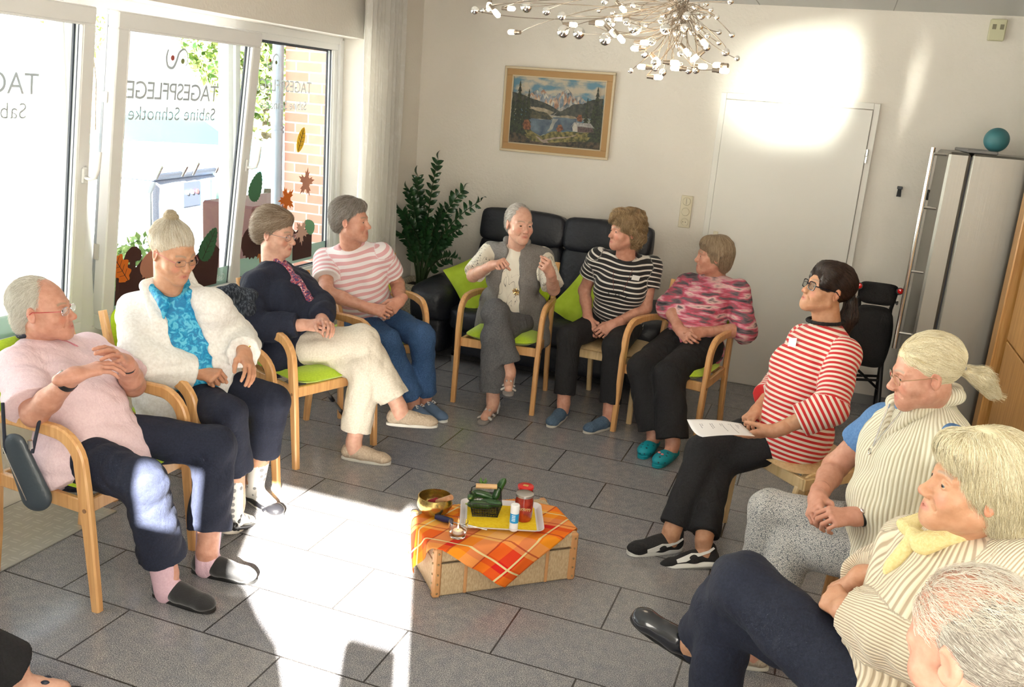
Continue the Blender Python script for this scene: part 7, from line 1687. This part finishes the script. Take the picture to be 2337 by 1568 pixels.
# ---------------------------------------------------------------- outside
M_PAVE = mat('pale_paving', (.55, .54, .52), .85, col2=(.62, .61, .59), scale=3, bump=.2, bscale=40)
struct(MB().box((-13.6, 6, -.13), (20.1, 40, .06)), 'ground', M_PAVE)
def m_brick():
    b = NB('red_brick'); br = b.new('ShaderNodeTexBrick'); b.lk(b.obj((1, 1, 1), (PI/2, 0, 0)), br.inputs['Vector']); br.inputs['Scale'].default_value = 1; br.inputs['Brick Width'].default_value = .22; br.inputs['Row Height'].default_value = .073; br.inputs['Mortar Size'].default_value = .006
    br.inputs['Color1'].default_value = (.50, .20, .14, 1); br.inputs['Color2'].default_value = (.60, .32, .24, 1); br.inputs['Mortar'].default_value = (.68, .63, .58, 1); b.base(b.mix(b.math('MULTIPLY', b.noise(20, b.obj(), 4), .5), br.outputs['Color'], (.60, .38, .30))); b.set(Roughness=.9); b.bump(b.math('MULTIPLY', br.outputs['Fac'], -1.0), .5, .006); return b.m
struct(MB().box((-3.72, 6.42, 1.6), (.44, .9, 3.4)), 'wall_brick_pier', m_brick())
dp = empty('drainpipe', (-3.99, 5.95, -.1), 0, 'grey metal rain pipe running down the brick pier outside the right pane', 'pipe')
MB().tube([(0, 0, 0), (0, 0, 3.2)], .042, 16).build('pipe', mat('zinc', (.24, .28, .34), .4, .5), dp, smooth=True)
for z in (1.62, .6): MB().tube([(0, 0, z), (0, 0, z+.02)], .050, 16).tube([(0, 0, z+.035), (0, 0, z+.05)], .050, 16).build('pipe_bracket', MATS['zinc'], dp, smooth=True)
def foliage(name, c, r, n, leaf, cols, label, cat, seed, trunk=None, group=None):
    root = empty(name, (c[0], c[1], -.1), 0, label, cat, group); rg = np.random.RandomState(seed); P = rg.normal(size=(n, 3)); P /= np.linalg.norm(P, axis=1)[:, None]; P *= (rg.rand(n, 1)**.35)*np.array(r)*(1+.25*np.sin(P*7+seed).sum(1, keepdims=True)/3)
    a, b_ = rg.normal(size=(n, 3)), rg.normal(size=(n, 3)); a /= np.linalg.norm(a, axis=1)[:, None]; b_ -= a*(a*b_).sum(1)[:, None]; b_ /= np.linalg.norm(b_, axis=1)[:, None]; s_ = leaf*(.6+.8*rg.rand(n, 1))
    C0 = P+np.array([0, 0, c[2]+.1]); vs = np.stack([C0-a*s_, C0-b_*s_*.5, C0+a*s_, C0+b_*s_*.5], 1).reshape(-1, 3)
    mesh_obj('foliage', vs, np.arange(4*n).reshape(n, 4), mat(name+'_leaf_%d' % seed, cols[0], .6, col2=cols[1], scale=6, lo=.4, hi=.6), root, False)
    if trunk: MB().tube([(0, 0, 0), (.1, .05, c[2]*.5), (0, 0, c[2]*1.1)], [trunk, trunk*.8, trunk*.5], 10).build('trunk', mat('bark', (.12, .085, .06), .95, col2=(.25, .18, .13), scale=18, bump=1, bscale=20), root, smooth=True)
GRS = [(.06, .13, .02), (.20, .30, .06)]
foliage('autumn_tree', (-9.9, 14.4, 2.7), (1.5, 1.3, 1.7), 6000, .10, [(.08, .16, .03), (.34, .36, .10)], 'leafy tree outside with a few red leaves, seen left of the rain pipe', 'tree', 2, .20)
foliage('street_tree', (-12.5, 12.8, 3.5), (.9, 1.0, 1.6), 2600, .09, [(.24, .32, .12), (.60, .62, .34)], 'pale green street tree outside seen through the middle pane', 'tree', 3, .14)
foliage('hedge_shrub', (-4.6, 5.05, .35), (.35, .55, .42), 3000, .035, [(.10, .20, .05), (.34, .46, .16)], 'low green shrub outside below the middle pane', 'shrub', 4)
# grey bin with steel bars
bn = empty('waste_container', (-6.35, 7.35, -.1), math.radians(8), 'large grey waste container with tubular handles outside the middle pane', 'container')
gp = mat('grey_bin_plastic', (.24, .28, .36), .6, col2=(.34, .38, .46), scale=120)
MB().box((0, 0, .52), (.75, 1.15, 1.0), b=.04).build('bin_body', gp, bn); MB().box((0, 0, 1.06), (.80, 1.2, .08), b=.03).build('lid', gp, bn)
for y in (-.35, .28): MB().tube([(.39, y-.22, 1.04), (.45, y-.22, 1.15), (.45, y+.22, 1.15), (.39, y+.22, 1.04)], .022, 10).build('handle_bar', M_METAL, bn, smooth=True)
MB().tube([(.39, -.60, 1.0), (.42, -.72, .92), (.42, -.72, .55), (.39, -.60, .50)], .022, 10).build('side_handle', MATS['dark_steel'], bn, smooth=True)
MB().box((.378, .06, .85), (.012, .30, .24), b=.003).build('control_plate', mat('plate_dark', (.05, .06, .09), .5), bn); MB().box((.378, .33, .83), (.012, .18, .30), b=.003).build('blue_sticker', mat('sticker_blue', (.10, .28, .60), .5), bn)
for y, c in ((-.03, (.7, .75, .8)), (.06, (.7, .75, .8)), (.15, (.6, .05, .05))): MB().lathe([(0, .012), (.022, .012), (.022, 0)], (.383, y, .87), 12, Matrix.Rotation(PI/2, 3, 'Y')).build('dial', mat('dial_%d' % int(c[1]*100), c, .4), bn)
# car
cr = empty('parked_car', (-10.4, 12.3, -.1), math.radians(36), 'turquoise parked car outside, beyond the rain pipe', 'car')
prof = [(-2.0, .35), (-2.05, .70), (-1.75, .86), (-1.05, .92), (-.55, 1.36), (.65, 1.40), (1.35, .98), (1.95, .88), (2.05, .55), (2.0, .30)]
cb_ = MB(); cb_.prism(prof, 1.6, (0, .8, 0), Matrix.Rotation(PI/2, 3, 'X')); co_ = cb_.build('car_body', mat('turquoise_paint', (.10, .42, .46), .25, coat=.6), cr); 
MB().prism([(-.95, .93), (-.5, 1.31), (.6, 1.34), (1.15, .96)], 1.63, (0, .815, 0), Matrix.Rotation(PI/2, 3, 'X')).build('side_window', mat('dark_window', (.02, .03, .03), .1), cr)
for x in (-1.25, 1.25):
    for y in (-.78, .78): MB().lathe([(0, -.1), (.20, -.1), (.31, -.09), (.32, 0), (.31, .09), (.20, .1), (0, .1)], (x, y, .32), 24, RX).build('wheel', M_BLACK, cr, smooth=True)
# planter box outside, far facade
pbx = thing(MB().box((0, 0, 0), (.5, 1.3, 1.0), b=.02), 'planter_box', mat('rusty_steel', (.085, .032, .026), .8), 'brown metal planter box outside at the left of the rain pipe', 'planter'); pbx.location = (-4.55, 6.75, .42)
fc = empty('far_house', (-21, 8, -.1), 0, 'pale sunlit house front across the street', 'building'); MB().box((0, 0, 3.2), (.5, 30, 6.4)).build('facade', mat('pale_render', (.72, .70, .66), .9), fc)
for y in (-9, -4, 1, 6, 11): MB().box((.27, y, 2.0), (.05, 1.4, 1.5), b=.01).build('house_window', mat('far_glass', (.25, .32, .38), .2), fc)
